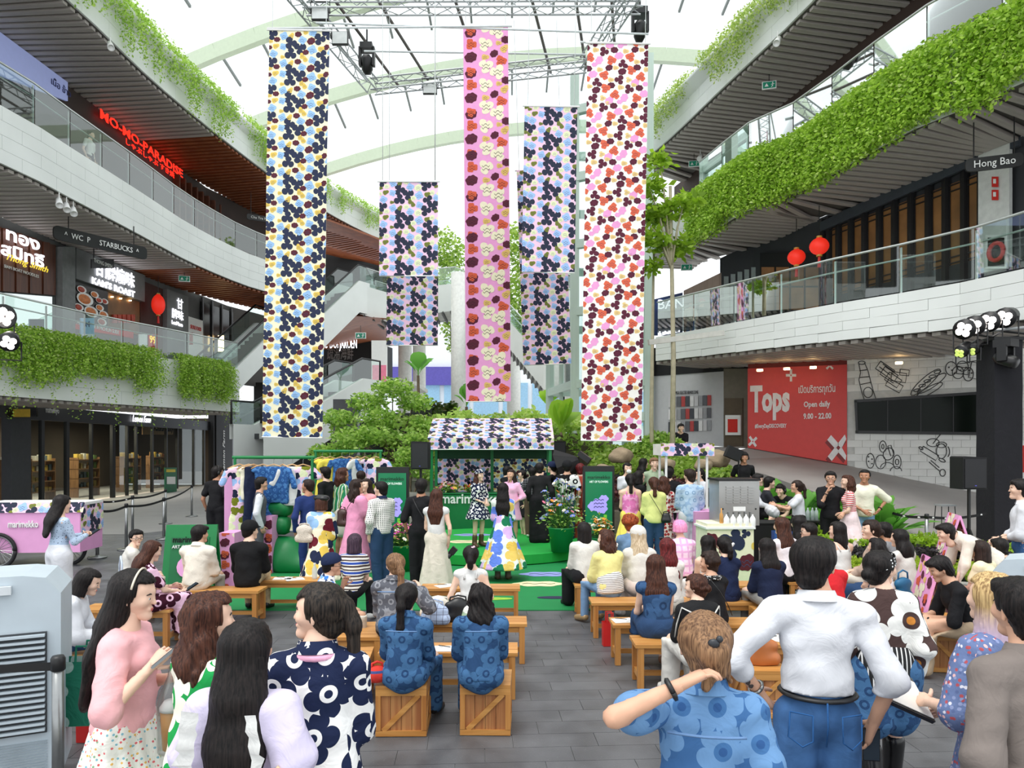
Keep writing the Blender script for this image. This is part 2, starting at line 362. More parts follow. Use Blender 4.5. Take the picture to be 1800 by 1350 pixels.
def print_panel(name,w,h,pal,pat,unit,parent=None,Mx=None,ox=0.,oz=0.,warp=None,back=True,thick=.006,flat=False,line=True):
    """a cloth or board of w x h (local x right, z up, print faces -y); warp(x,z)->y offset"""
    P=PALS[pal]; keys =[k for k in P if k != 'base']; mats =[mat('print_' +P['base'],P['base'],.8,var=.03,bump=.08,bs=40)]+[mat('print_' +P[k],P[k],.8,var=.04) for k in keys]
    mb=MB(); wf=warp or (lambda x,z:0.)
    nz=max(1,int(h/.25)) if warp else 1; nx=max(1,int(w/.12)) if warp else 1
    grid =[[Vector((w*i/nx,wf(w*i/nx,h*j/nz),h*j/nz)) for i in range(nx+1)] for j in range(nz+1)]
    mb.loft(grid); mb.loft([[p+Vector((0,thick,0)) for p in r][::-1] for r in grid])
    for e0,e1 in ((0,nx),):
        mb.loft([[r[e0]+Vector((0,thick,0)),r[e0]] for r in grid]); mb.loft([[r[e1],r[e1]+Vector((0,thick,0))] for r in grid])
    pw=2.35 if pat is PAT_A else (4.1 if pat is PAT_C else 99.)
    nu=int(w/(pw*unit))+2; lo_u =-2 if pat is PAT_C else -1; nv=int(h/unit)+2; eps =.0025; cnt =0
    for side in ((-1,1) if back else (-1,)):
        for iu in range(lo_u,nu):
            for iv in range(-1,nv):
                for k,x,y,r,a in pat:
                    cx=ox+(x+iu*pw+(1.37 *(iv % 3) if pat is PAT_C else 0))*unit; cz=oz+(iv+1-y)*unit; rr=r*unit *(.96 if k == 'navy' else 1.)*(1.16 if pat is PAT_C else 1)
                    if pat is PAT_C and cx > w+1.2:continue
                    if cx <-rr*.4 or cx > w+rr*.4 or cz <-rr*.4 or cz > h+rr*.4:continue
                    q=blob(SHAPE.get(k,k)); ca,sa=math.cos(a),math.sin(a)
                    X=np.clip(cx+rr*(q[:,0]*ca-q[:,1]*sa),0,w); Z=np.clip(cz+rr*(q[:,0]*sa+q[:,1]*ca),0,h)
                    cnt += 1; e=eps +(cnt % 5)*.0006
                    yo=(lambda xx,zz:wf(xx,zz)+(-e if side < 0 else thick +e))
                    vs=[(xx,yo(xx,zz),zz) for xx,zz in zip(X,Z)]; n=len(vs)
                    cxx,czz =min(max(cx,0),w),min(max(cz,0),h); vs.append((cxx,yo(cxx,czz),czz))
                    mb.add(vs,[(n,i,(i+1) % n) if side < 0 else (n,(i+1) % n,i) for i in range(n)],1+keys.index(k))
                    if line and side < 0 and k in ('blue','heart','cream','wine','coral') and rr > .05 and 0 < cx < w and 0 < cz < h and 'line' in P:
                        for o2 in (-.28,.12):
                            pts =[(cx+rr*(t*.5),cz+rr*(o2+.16 *math.cos(t*5))) for t in np.linspace(-1,1,6)]
                            pts =[(min(max(px,0),w),min(max(pz,0),h)) for px,pz in pts]; lw=rr*.035
                            mb.loft([[(px,wf(px,pz)-e-.002,pz-lw),(px,wf(px,pz)-e-.002,pz+lw)] for px,pz in pts],1+keys.index('line'))
    me=mb.mesh(name,mats)
    o=link(name,me,parent)
    if Mx is not None:o.matrix_local =Mx
    return o
# ---------------------------------------------------------------- foliage: thousands of folded leaves in one mesh
def leaves(name,P,size,mats,rng,parent=None,up=.3,droop=0.,aspect=.5,jit=.5,mi=None):
    """P (N,3) leaf positions"""
    P=np.asarray(P,np.float32); N=len(P)
    d=rng.normal(size=(N,3)); d[:,2]=d[:,2]*up-droop; d/=np.linalg.norm(d,axis=1,keepdims=True)+1e-6
    u=rng.normal(size=(N,3)); s=np.cross(d,u); s/=np.linalg.norm(s,axis=1,keepdims=True)+1e-6
    nrm =np.cross(s,d)
    L=(size *(1-jit /2+jit *rng.random(N)))[:,None]
    a=P; b=P+d*L*.5+s*L*aspect *.5+nrm *L*.08; c=P+d*L; e=P+d*L*.5-s*L*aspect *.5+nrm *L*.08
    V=np.stack([a,b,c,e],1).reshape(-1,3); I=np.arange(N,dtype=np.int32)[:,None]*4
    Fq=I+np.array([[0,1,2,3]],dtype=np.int32)
    return link(name,np_mesh(name,V,Fq,mats,mi),parent)
# ================================================================ people: smooth bodies from blended tapered limbs
V3=lambda *a:np.array(a,dtype=np.float64)
def surface_nets(D,o,h):
    """D grid of distances, o origin, h cell -> verts, quads"""
    ins =D < 0; nx,ny,nz=D.shape
    cnt =np.zeros((nx-1,ny-1,nz-1),np.int8)
    for a in (0,1):
        for b in (0,1):
            for c in (0,1):cnt += ins[a:nx-1+a,b:ny-1+b,c:nz-1+c]
    ci=np.argwhere((cnt > 0) & (cnt < 8)); idx =-np.ones(cnt.shape,np.int32); idx[ci[:,0],ci[:,1],ci[:,2]]=np.arange(len(ci))
    cv={}
    for a in (0,1):
        for b in (0,1):
            for c in (0,1):cv[a,b,c]=D[ci[:,0]+a,ci[:,1]+b,ci[:,2]+c]
    S=np.zeros((len(ci),3)); n=np.zeros(len(ci)); cs=list(cv)
    for i in range(8):
        for j in range(i+1,8):
            p,q=cs[i],cs[j]
            if sum(abs(p[k]-q[k]) for k in range(3)) != 1:continue
            u,v=cv[p],cv[q]; mk=(u < 0) != (v < 0)
            t=np.where(mk,u/np.where(mk,u-v,1),0)
            for k in range(3):S[:,k] += np.where(mk,p[k]+t*(q[k]-p[k]),0)
            n += mk
    Vv=(ci+S/n[:,None])*h+o
    Q=[]
    for ax in range(3):
        sl0 =[slice(None)]*3; sl1 =[slice(None)]*3; sl0[ax]=slice(0,-1); sl1[ax]=slice(1,None)
        A=ins[tuple(sl0)]; B=ins[tuple(sl1)]; e=np.argwhere(A != B)
        b,c=[k for k in range(3) if k != ax]
        ok=(e[:,b] > 0) & (e[:,c] > 0) & (e[:,b] < D.shape[b]-1) & (e[:,c] < D.shape[c]-1); e=e[ok]
        def g(db,dc):
            q=e.copy(); q[:,b] -= db; q[:,c] -= dc; return idx[q[:,0],q[:,1],q[:,2]]
        quad =np.stack([g(1,1),g(0,1),g(0,0),g(1,0)],1)
        fl=A[e[:,0],e[:,1],e[:,2]]
        if ax == 1:fl=~fl
        quad[~fl]=quad[~fl][:,::-1]; Q.append(quad)
    return Vv,np.concatenate(Q)
class Blend:
    """smooth union of tapered limbs; limb = (a, b, ra, rb, ky, fwd)"""
    def __init__(s,k=.03):s.p=[]; s.k=k; s.cuts =[]; s.disp =None; s.subs =[]
    def limb(s,a,b,ra,rb=None,ky=1.,fwd=(0,1,0),k=None):
        s.p.append((np.asarray(a,float),np.asarray(b,float),ra,ra if rb is None else rb,ky,np.asarray(fwd,float),s.k if k is None else k)); return s
    def ball(s,c,r,ky=1.,fwd=(0,1,0),k=None):return s.limb(c,c,r,r,ky,fwd,k)
    def cut(s,p,n):s.cuts.append((np.asarray(p,float),np.asarray(n,float)/np.linalg.norm(n))); return s
    def mesh(s,h):
        lo=np.min([np.minimum(a-ra,b-rb) for a,b,ra,rb,*_ in s.p],0)-2.5 *h-.01
        hi=np.max([np.maximum(a+ra,b+rb) for a,b,ra,rb,*_ in s.p],0)+2.5 *h+.01
        for p,n in s.cuts:
            for ax in range(3):
                if n[ax] > .99:hi[ax]=min(hi[ax],p[ax]+2.5 *h)
                if n[ax] <-.99:lo[ax]=max(lo[ax],p[ax]-2.5 *h)
        N=np.maximum(4,np.ceil((hi-lo)/h).astype(int)+1)
        ax=[(lo[i]+h*np.arange(N[i])).astype(np.float32) for i in range(3)]
        D=np.full(N,.2,np.float32)
        for a,b,ra,rb,ky,fw,k in s.p:
            m=max(k,2*h)+.01; l2=np.minimum(a-ra,b-rb)-m; h2=np.maximum(a+ra,b+rb)+m
            i0=np.clip(np.floor((l2-lo)/h).astype(int),0,N); i1=np.clip(np.ceil((h2-lo)/h).astype(int)+1,0,N)
            if np.any(i1 <= i0):continue
            sl=tuple(slice(i0[i],i1[i]) for i in range(3))
            X=ax[0][sl[0]][:,None,None]-np.float32(a[0]); Y=ax[1][sl[1]][None,:,None]-np.float32(a[1]); Z=ax[2][sl[2]][None,None,:]-np.float32(a[2])
            ab=(b-a).astype(np.float32); L2=float(ab @ ab)
            if L2 > 1e-8:
                t=np.clip((X*ab[0]+Y*ab[1]+Z*ab[2])/L2,0,1); rx=X-t*ab[0]; ry=Y-t*ab[1]; rz=Z-t*ab[2]; rr=ra+t*(rb-ra)
            else:rx,ry,rz,rr=X,Y,Z,ra
            q=rx*rx+ry*ry+rz*rz
            if ky != 1.:q=q+(ky*ky-1)*(rx*fw[0]+ry*fw[1]+rz*fw[2]) ** 2
            d=np.sqrt(q)-rr; E=D[sl]
            if k > 1e-4:
                hh=np.maximum(k-np.abs(E-d),0)/k; D[sl]=np.minimum(E,d)-hh*hh*k*.25
            else:D[sl]=np.minimum(E,d)
        X,Y,Z=ax[0][:,None,None],ax[1][None,:,None],ax[2][None,None,:]
        if s.disp:D=D+s.disp(X,Y,Z).astype(np.float32)
        for p,n in s.cuts:D=np.maximum(D,(X-p[0])*np.float32(n[0])+(Y-p[1])*np.float32(n[1])+(Z-p[2])*np.float32(n[2]))
        for f in s.subs:D=np.maximum(D,f(X,Y,Z).astype(np.float32))
        D[0]=D[-1]=.1; D[:,0]=D[:,-1]=.1; D[:,:,0]=D[:,:,-1]=.1
        return surface_nets(D,lo,h)
# ---------------------------------------------------------------- head (origin at its middle, faces +y)
def head_template(h):
    B=Blend(.02)
    B.limb((0,-.016,.03),(0,.002,.03),.086,.083,1.,k=.02)
    B.limb((0,.03,-.03),(0,.052,-.075),.058,.032,1.,k=.035)
    B.ball((0,.074,.035),.012,k=.03)
    B.limb((0,.087,.008),(0,.1,-.018),.007,.0095,1.,k=.014)
    B.limb((-.018,.085,-.048),(.018,.085,-.048),.008,k=.012)
    B.ball((0,.078,-.085),.02,k=.025)
    for x in (-1,1):
        B.ball((x*.045,.06,-.012),.022,k=.025); B.limb((x*.082,-.008,.014),(x*.08,-.002,-.026),.014,.009,1.5,(1,0,0),k=.006)
    B.limb((0,-.02,-.07),(0,-.03,-.14),.048,.052,k=.03)
    B.subs.append(lambda X,Y,Z:.0105 -np.sqrt((np.abs(X)-.032) ** 2+(Y-.092) ** 2+(Z-.006) ** 2))
    Vv,Q=B.mesh(h); T=[tuple(q) for q in Q]; mi=[0]*len(T); mb=MB()
    for x in (-1,1):
        mb.sphere((x*.032,.0785,.006),(.013,.007,.0075),8,5,1); mb.sphere((x*.032,.0835,.006),(.006,.003,.006),6,4,2)
        mb.tube([(x*.016,.0835,.026),(x*.034,.0825,.031),(x*.052,.072,.026)],[.003,.004,.002],5,2)
    mb.sphere((0,.0925,-.0465),(.017,.005,.004),8,5,3); mb.sphere((0,.0915,-.0535),(.014,.005,.004),8,5,3)
    return Vv,Q,mb
HEADS ={}
def head(h):
    if h not in HEADS:HEADS[h]=head_template(h)
    return HEADS[h]
def hand_template(curl):
    """x to the thumb, y along the fingers, palm faces -z"""
    mb=MB()
    mb.loft([[(x*w+ox,y,z*t) for x,z in ((-1,0),(-.7,1),(0,1.15),(.7,1),(1,0),(.7,-1),(0,-1.1),(-.7,-1))] for y,w,t,ox in ((-.03,.024,.02,0),(0,.026,.018,0),(.035,.036,.015,.002),(.07,.04,.0135,.001),(.088,.038,.011,0),(.094,.03,.004,0))],closed=True)
    for fx,L,r in ((.029,.068,.0088),(.010,.078,.009),(-.009,.073,.0087),(-.027,.056,.0078)):
        pts =[(fx,.075,0)]; a=curl *.35; y,z=.085,0.
        for k,s in enumerate((.45,.31,.24)):
            y += L*s*math.cos(a); z -= L*s*math.sin(a); pts.append((fx*(1+.05 *k),y,z)); a += curl *(.8 if k == 0 else .6)
        mb.tube(pts,[r,r,r*.92,r*.7],6)
    a=.7; p=Vector((.026,.015,-.004)); pts =[p]
    for L,da in ((.042,-.25),(.03,-.2),(.024,0)):p=p+Vector((L*math.sin(a),L*math.cos(a),-L*.45 *curl)); pts.append(p); a += da
    mb.tube(pts,[.013,.0105,.0095,.007],6)
    return mb
HANDS ={c:hand_template(c) for c in (.35,.8,1.3)}
def ik(S,Wt,l1,l2,hint):
    d=Wt-S; L=np.linalg.norm(d)
    mx=(l1+l2)*.995
    if L > mx:Wt=S+d/L*mx; d=Wt-S; L=mx
    L=max(L,abs(l1-l2)+.02); u=d/np.linalg.norm(d); a=(l1*l1-l2*l2+L*L)/(2*L); hh=math.sqrt(max(0,l1*l1-a*a))
    v=np.asarray(hint,float); v=v-u*(v @ u); v/=np.linalg.norm(v)+1e-9
    return S+u*a+v*hh,Wt
# ---------------------------------------------------------------- hair (in head space)
def hair_template(style,L,h):
    B=Blend(.025); wav =0.; n=26; amp =.0022
    B.limb((0,-.022,.036),(0,.004,.042),.096,.09,k=.02)
    if style == 'short':
        B.limb((0,-.03,.03),(0,-.05,-.05),.092,.066); B.subs.append(lambda X,Y,Z:np.minimum(Y-.035 -np.maximum(0,Z)*.3+0*X,.062 -Z+0*Y)); B.subs.append(lambda X,Y,Z:np.minimum(np.minimum(Y+.012 +0*X,.0-Z+0*X),9)); B.subs.append(lambda X,Y,Z:(-.085 -Z)+(Y+.03)*1.1 +0*X); amp =.003; n=17
        B.limb((-.045,.06,.09),(.045,.064,.085),.026,.026,k=.02)
    elif style == 'crop':
        B.limb((0,-.03,.03),(0,-.045,-.03),.088,.066); B.subs.append(lambda X,Y,Z:np.minimum(Y-.025 +0*X,.07 -Z+0*Y)); B.subs.append(lambda X,Y,Z:(-.06 -Z)+(Y+.03)*1.3 +0*X); amp =.001
    else:
        B.limb((0,-.03,.03),(0,-.045,-.045),.092,.068)
        B.subs.append(lambda X,Y,Z:np.minimum(Y-.035 +0*X,.062 -Z+(np.abs(X)-.03)*.6+0*Y))
        if style in ('pony','bun','lowbun','braid','claw'):
            B.subs.append(lambda X,Y,Z:(-.075 -Z)+(Y+.02)*1.2 +0*X); n=40
        if style == 'bun':B.ball((0,-.1,.09),.045); B.ball((.02,-.1,.1),.03)
        if style == 'lowbun':B.ball((0,-.125,-.03),.042)
        if style == 'claw':
            B.ball((0,-.115,.0),.052); B.limb((-.02,-.12,.03),(.035,-.13,-.06),.03,.018); B.limb((.03,-.12,.02),(-.02,-.12,-.11),.03,.02); B.limb((.05,-.08,.0),(.085,-.05,-.13),.02,.008)
        if style == 'braid':
            for i in range(9):
                a=-1.9 +i*.42; B.ball((.085 *math.sin(a),-.03 -.085 *math.cos(a),.005 -.02 *math.cos(a)+(i % 2)*.012),.024,k=.008)
            B.ball((.05,-.11,-.02),.04)
        if style == 'pony':
            B.ball((0,-.11,.03),.034); B.limb((0,-.125,.03),(0,-.15,-.05),.03,.036); B.limb((0,-.15,-.05),(.0,-.15,-.05 -L*.6),.036,.034,1.3); B.limb((0,-.15,-.05 -L*.6),(.01,-.14,-.05 -L),.034,.012,1.3)
        if style == 'bob':
            B.limb((0,-.035,.0),(0,-.03,-.03 -L),.097,.105); B.subs.append(lambda X,Y,Z:-.05 -L-Z+0*X+0*Y)
        if style == 'wavy':
            B.limb((0,-.035,.0),(0,-.05,-L*.55),.1,.125,1.25); B.limb((0,-.05,-L*.55),(0,-.07,-L),.125,.1,1.6); wav =.012; n=13; amp =.005
        if style == 'curly':
            for i in range(46):
                g=i*2.39996; z=1-(i+.5)/34; rr=math.sqrt(max(0,1-z*z)); B.ball((.095 *rr*math.cos(g),-.012 +.09 *rr*math.sin(g)-.01,.045 +.085 *z),.03,k=.008)
            amp =.004; n=9; wav =.01
        if style == 'long':
            B.limb((0,-.04,.0),(0,-.07,-.16),.098,.11,1.35); B.limb((0,-.07,-.16),(0,-.105,-L*.6),.115,.125,2.2); B.limb((0,-.105,-L*.6),(0,-.115,-L),.125,.085,2.8); n=34; amp =.0028
        if style == 'side':
            B.limb((0,-.03,.0),(0,-.035,-.14),.1,.11,1.1)
            for x in (-1,1):B.limb((x*.06,-.02,-.1),(x*.085,.03,-L),.055,.03,1.3)
            B.limb((0,-.07,-.12),(0,-.11,-L),.1,.08,2.4)
        if style in ('bob','wavy','long','side','curly'):
            B.subs.append(lambda X,Y,Z:np.minimum(np.minimum(Y-.012 +0*X,.074 -np.abs(X)),.075 -Z+0*X))
    B.disp =lambda X,Y,Z:amp *np.sin(n*np.arctan2(X,-(Y+.03))+9*np.sin(Z*11+1))+wav *np.sin(Z*38+3*np.sin(X*25))*np.sin(X*31+Y*23)
    return B.mesh(h)
HAIRS ={}
def hair_mesh(style,L,m,h):
    k=(style,L,m.name,h)
    if k not in HAIRS:
        if (style,L,h) not in HAIRS:HAIRS[style,L,h]=hair_template(style,L,h)
        Vv,Q=HAIRS[style,L,h]; HAIRS[k]=np_mesh('hair',Vv,Q,m,smooth=True)
    return HAIRS[k]
SKINS =[mat('skin_light',(236,196,172),.55,var=.05,vs=14),mat('skin_mid',(214,166,138),.55,var=.05,vs=14),mat('skin_tan',(184,132,102),.55,var=.05,vs=14)]
EYEW =mat('eye_white',(240,238,235),.3,var=0); DARK =mat('eye_dark',(30,22,20),.4,var=0); LIPS =[mat('lip_rose',(196,92,92),.4,var=0),mat('lip_bare',(190,120,104),.5,var=0)]
HC_ =dict(black=hair_mat('hair_black','0b090a','241e1d'),dark=hair_mat('hair_dark','1a1210','3a2a24'),brown=hair_mat('hair_brown','2c1712','5a3628'),ash=hair_mat('hair_ash','5a402e','9a7656'),
           red=hair_mat('hair_red','3a0f0f','7a2a2c'),ginger=hair_mat('hair_ginger','5a1d0c','b0562a'),blonde=hair_mat('hair_blonde','b09878','e2d0b4'),pink=hair_mat('hair_pink','e07ab0','f6b0d4'),
           purple=hair_mat('hair_purple','241828','54404e'),streak=hair_mat('hair_streak','8a6c48','e0c088',-.02,'cbb4c8'),tail=hair_mat('hair_tail','0c0a0a','3c332c'))
PEOPLE =[]
def wrinkle(rng,amp,f=26.):
    ws=[(rng.normal(size=3)*f*(.7,.7,.55),rng.random()*6.28) for _ in range(4)]
    def g(X,Y,Z):return amp *(sum(np.sin(w[0]*X+w[1]*Y+w[2]*Z+p) for w,p in ws[:2])*.5+sum(np.abs(np.sin(.8*w[0]*X+.8*w[1]*Y+1.1 *w[2]*Z+p)) for w,p in ws[2:])*.8-.8)
    return g
def person(label,px,py,d,face=0,sit=False,sex='f',hair=('long','black',.42),top=None,bottom=None,shoe='white',head_yaw=0,head_pitch=0,lean=None,arms=('down','down'),skin=0,base=0.,seat=.40,cross=False,group=None,curl=(.8,.8),stance=.0,knees=0.,legspread=0.,wide=1.,hscale=1.,name='person',side_lean=0.):
    """px,py: pixel of the crown of the head, d: distance. top=(mat, sleeve, dict) bottom=(kind, mat, dict)"""
    rng =np.random.default_rng(abs(hash((round(px),round(py)))) % 99991)
    ztop =HC-(py-HZ)*d/F; lean =(R(9) if sit else R(2)) if lean is None else R(lean)
    if sit:
        k=(ztop -seat)/(.09 +.73 *math.cos(lean) ** .6); kk=min(1.06,max(.86,k))
        if abs(k-kk) > .03:print('SIT scale',label,round(k,2))
    else:
        k=(ztop -base)/(.96 +.73 *math.cos(lean)); kk=min(1.12,max(.84,k))
        if abs(k-kk) > .02:print('STAND scale',label,round(k,2))
    k=kk; m=sex == 'm'; hw=(.17 if m else .146)*k*wide
    pel =V3(0,0,seat +.09 *k if sit else base +.96 *k); fw=V3(0,math.cos(lean),-math.sin(lean)); up=V3(math.sin(side_lean),math.sin(lean),math.cos(lean))
    X=V3(1,0,0); P=lambda x,y,z:pel +X*x*k+fw*y*k+up*z*k
    waist =P(0,0,.13); chest =P(0,.005,.31); nb=P(0,-.008,.47); hd=P(0,.022,.47)+up*.142 *k
    nb=P(0,-.012,.465)
    sh=[P(s*hw/k,-.005,.393) for s in (-1,1)]
    hip =[pel +V3(s*.088 *k,0,-.05 *k if not sit else -.01) for s in (-1,1)]
    kn,an,toe =[],[],[]
    for i,s in enumerate((-1,1)):
        if sit:
            if cross and s > 0:K=hip[i]+V3(-.10,.40 *k,.06 +knees); A=K+V3(-.12,.14,-.36 *k)
            else:K=hip[i]+V3(s*(.02 +legspread),.42 *k,.03 +knees); A=V3(K[0]+s*.01,K[1]+(.02 if not knees else -.05),base +.09)
            if seat < .2:K=hip[i]+V3(s*.2,.3*k,.08); A=V3(-s*.05,.28 *k,base +seat +.06)
        else:
            st=stance *(1 if s > 0 else -1); K=hip[i]+V3(s*.008 +s*legspread *.5,.012 +st*.5,-.41 *k); A=V3(hip[i][0]+s*legspread,-.02 +st,base +.085 *k)
        kn.append(K); an.append(A); toe.append(A+V3(s*.03,.13 *k,-.055 *k if A[2] < base +.2 else -.09))
    el,wr=[],[]
    PRE =dict(down=(.04,.03,-.50),front=(-.11,.24,-.36),phone=(-.10,.30,-.20),hip=(.06,.02,-.36),face=(-.08,.24,.02),cross=(-.16,.22,-.26),back=(-.1,-.16,-.42),lap=(-.10,.30,-.34),reach=(-.03,.42,-.12),table=(-.06,.38,-.24),bag=(.03,.16,-.36),side=(.12,.0,-.2),hair=(-.06,-.19,.14),chin=(-.12,.2,.0),clap=(.08,.2,-.02))
    for i,s in enumerate((-1,1)):
        a=arms[i]; v=PRE[a] if isinstance(a,str) else a; tgt =sh[i]+(X*s*v[0]+fw*v[1]*.9+V3(0,0,1)*v[2]+V3(0,v[1]*.1,0))*k
        hint =V3(s*(1.3 if a in ('hip','hair','side') else .55),-.5 if a != 'hair' else -.1,-.7 if a != 'hair' else -.75)
        E_,W_=ik(sh[i],tgt,.285 *k,.25 *k,hint); el.append(E_); wr.append(W_)
    root =bpy.data.objects.new(name,None); COL.objects.link(root); root.empty_display_size =.1
    h=min(.03,max(.0135,.0027 *d))
    # ---- body
    B=Blend(.035)
    B.limb(pel,waist,.118 *k,.108 *k,1.2,fw); B.limb(waist,chest,.108 *k,.125 *k,1.3,fw); B.limb(chest,nb,.125 *k,.06 *k,1.35,fw); B.limb(sh[0],sh[1],.046 *k,.046 *k)
    for i in (0,1):B.limb(nb,sh[i],.042 *k,.044 *k)
    if not m:B.ball(P(-.06,.075,.3),.055 *k); B.ball(P(.06,.075,.3),.055 *k)
    B.limb(nb,hd-up*.05 *k,(.056 if m else .048)*k,(.054 if m else .046)*k)
    for i in (0,1):
        B.limb(sh[i],el[i],.047 *k,.037 *k,k=.03); B.limb(el[i],wr[i],.038 *k,.026 *k,k=.015)
        B.limb(hip[i],kn[i],.082 *k,.055 *k); B.limb(kn[i],kn[i]*.62 +an[i]*.38,.054 *k,.053 *k,k=.02); B.limb(kn[i]*.62 +an[i]*.38,an[i],.053 *k,.035 *k,k=.02); B.limb(an[i],toe[i],.036,.028,k=.02)
    Vb,Qb=B.mesh(min(.034,h*1.4))
    sk=SKINS[skin]; VV=[Vb]; QQ=[Qb]; MI=[np.zeros(len(Qb),int)]; T3=[]; T3m =[]; off =len(Vb)
    yaw =R(head_yaw); pit =-R(head_pitch)+lean *.3
    Mh=Matrix.Translation(Vector(hd)) @ Matrix.Rotation(-yaw,4,'Z') @ Matrix.Rotation(-pit,4,'X') @ Matrix.Scale(k*.99 *hscale,4)
    Mn=np.array(Mh); ap=lambda A:np.asarray(A) @ Mn[:3,:3].T+Mn[:3,3]
    Vh,Qh,mbh =head(.0065 if d < 5 else (.0085 if d < 9 else .011))
    VV.append(ap(Vh)); QQ.append(Qh+off); MI.append(np.zeros(len(Qh),int)); off += len(Vh)
    extra =[(ap(np.array(mbh.v)),mbh.f,mbh.m)]
    for i,s in enumerate((-1,1)):
        y=wr[i]-el[i]; y/=np.linalg.norm(y); t=V3(0,1,0) if abs(y[1]) < .75 else V3(-s*.6,0,1.)
        t=t-y*(t @ y); t/=np.linalg.norm(t); z=np.cross(t,y); out_ =V3(s,0,.35); fl=1. if z @ out_ > 0 else -1.
        A=np.array(HANDS[curl[i]].v)*k*(1.04 if m else .95); A[:,2] *= fl
        extra.append((wr[i]+A[:,:1]*t+A[:,1:2]*y+A[:,2:]*z,HANDS[curl[i]].f,HANDS[curl[i]].m))
    me=bpy.data.meshes.new('body'); allV =[tuple(v) for A in VV for v in A.tolist()]; allF =[tuple(q) for A in QQ for q in A.tolist()]; allM =[int(x) for A in MI for x in A]
    for A,f,mm in extra:
        o_=len(allV); allV += [tuple(v) for v in A.tolist()]; allF += [tuple(i+o_ for i in q) for q in f]; allM += list(mm)
    me.from_pydata(allV,[],allF); me.polygons.foreach_set('material_index',allM); me.polygons.foreach_set('use_smooth',[True]*len(allF))
    for q in (sk,EYEW,DARK,LIPS[1 if m else 0]):me.materials.append(q)
    me.update(); link('body',me,root)
    G=lambda nm,Bl,mm,hh=h:link(nm,np_mesh(nm,*Bl.mesh(hh),mm,smooth=True),root)
    # ---- lower garment
    bk,bm,bo=(bottom +({},))[:3] if bottom else ('none',None,{})
    if bk in ('trousers','shorts','jeans'):
        w=bo.get('w',.0); fl=bo.get('flare',.0); B=Blend(.03); B.limb(pel +up*.06 *k,pel -up*.03,.12 *k+w*.3,.128 *k+w*.4,1.05,fw)
        for i in (0,1):
            end =kn[i]*(1-bo.get('len',1.))+an[i]*bo.get('len',1.) if bk != 'shorts' else hip[i]*(1-bo.get('len',.7))+kn[i]*bo.get('len',.7)
            if bk == 'shorts':B.limb(hip[i],end,.1*k+w,.095 *k+w)
            else:B.limb(hip[i],kn[i],.088 *k+w,.068 *k+w); B.limb(kn[i],end,.07 *k+w,.052 *k+w+fl,k=.02)
        B.disp =wrinkle(rng,.004); G('trousers' if bk != 'shorts' else 'shorts',B.cut(pel +up*.1*k,up),bm)
    elif bk == 'skirt':
        hem =bo.get('hem',.45); fl=bo.get('flare',.26); B=Blend(.05); nf=bo.get('folds',9); fa=bo.get('fold',.012)
        if sit:
            for i in (0,1):B.limb(hip[i],kn[i],.115 *k,.1*k); B.limb(kn[i],V3(kn[i][0],kn[i][1]+.03,hem),.1*k,.1*k+fl*.1)
            B.ball(pel,.15 *k)
        else:B.limb(waist,V3(0,0,hem -.0),.115 *k,fl,1.06); B.limb(hip[0]+up*.03 *k,hip[1]+up*.03 *k,.1*k)
        B.disp =(lambda X,Y,Z:fa*np.sin(nf*np.arctan2(X,Y)+2*np.sin(Z*5))*np.clip((pel[2]+.1-Z)*2.5,0,1)) if not sit else wrinkle(rng,.005)
        if not sit or hem < seat -.05:B.cut((0,0,hem),(0,0,-1))
        G('skirt',B.cut(waist +up*.03,up),bm)
    # ---- upper garment
    tm,sl,to=(top +({},))[:3]
    g=to.get('loose',.012)*.72; B=Blend(.03); dress =to.get('dress'); hemz =to.get('hem',None)
    lowc =pel -up*((.10 if not sit else .05)*k); B.limb(lowc,waist,.118 *k+g*1.2,.112 *k+g*1.3,1.12,fw); B.limb(waist,chest,.112 *k+g*1.3,.128 *k+g,1.22,fw)
    B.limb(chest,P(0,-.005,.42),.13 *k+g,.075 *k+g*.5,1.3,fw)
    if not m:B.ball(P(-.06,.075,.3),.06 *k+g*.5); B.ball(P(.06,.075,.3),.06 *k+g*.5)
    if sl != 'strap':
        B.limb(sh[0],sh[1],.054 *k+g*.4,.054 *k+g*.4,k=.035)
        for i in (0,1):B.limb(P(0,-.012,.44),sh[i],.054 *k+g*.3,.053 *k+g*.4)
    hq=(.082 if sit else .095)*k+g; B.limb(hip[0]*.8+hip[1]*.2+up*.04 *k,hip[1]*.8+hip[0]*.2+up*.04 *k,hq,hq,1.,fw)
    cuts =[]
    ends ={'none':.0,'strap':0.,'short':.62,'elbow':1.}.get(sl)
    for i,s in enumerate((-1,1)):
        puff =to.get('puff',0)
        if sl in ('short','elbow'):B.limb(sh[i],sh[i]+(el[i]-sh[i])*ends,.05 *k+g*.6+puff,.05 *k+g*.9+puff *.8,k=.016)
        if sl in ('long','roll'):
            e_=el[i]+(wr[i]-el[i])*(.97 if sl == 'long' else .4); B.limb(sh[i],el[i],.05 *k+g*.6,.044 *k+g*.8,k=.016); B.ball(el[i],.05 *k+g*.9,k=.02); B.limb(el[i],e_,.044 *k+g*.8,.034 *k+g*.8,k=.012)
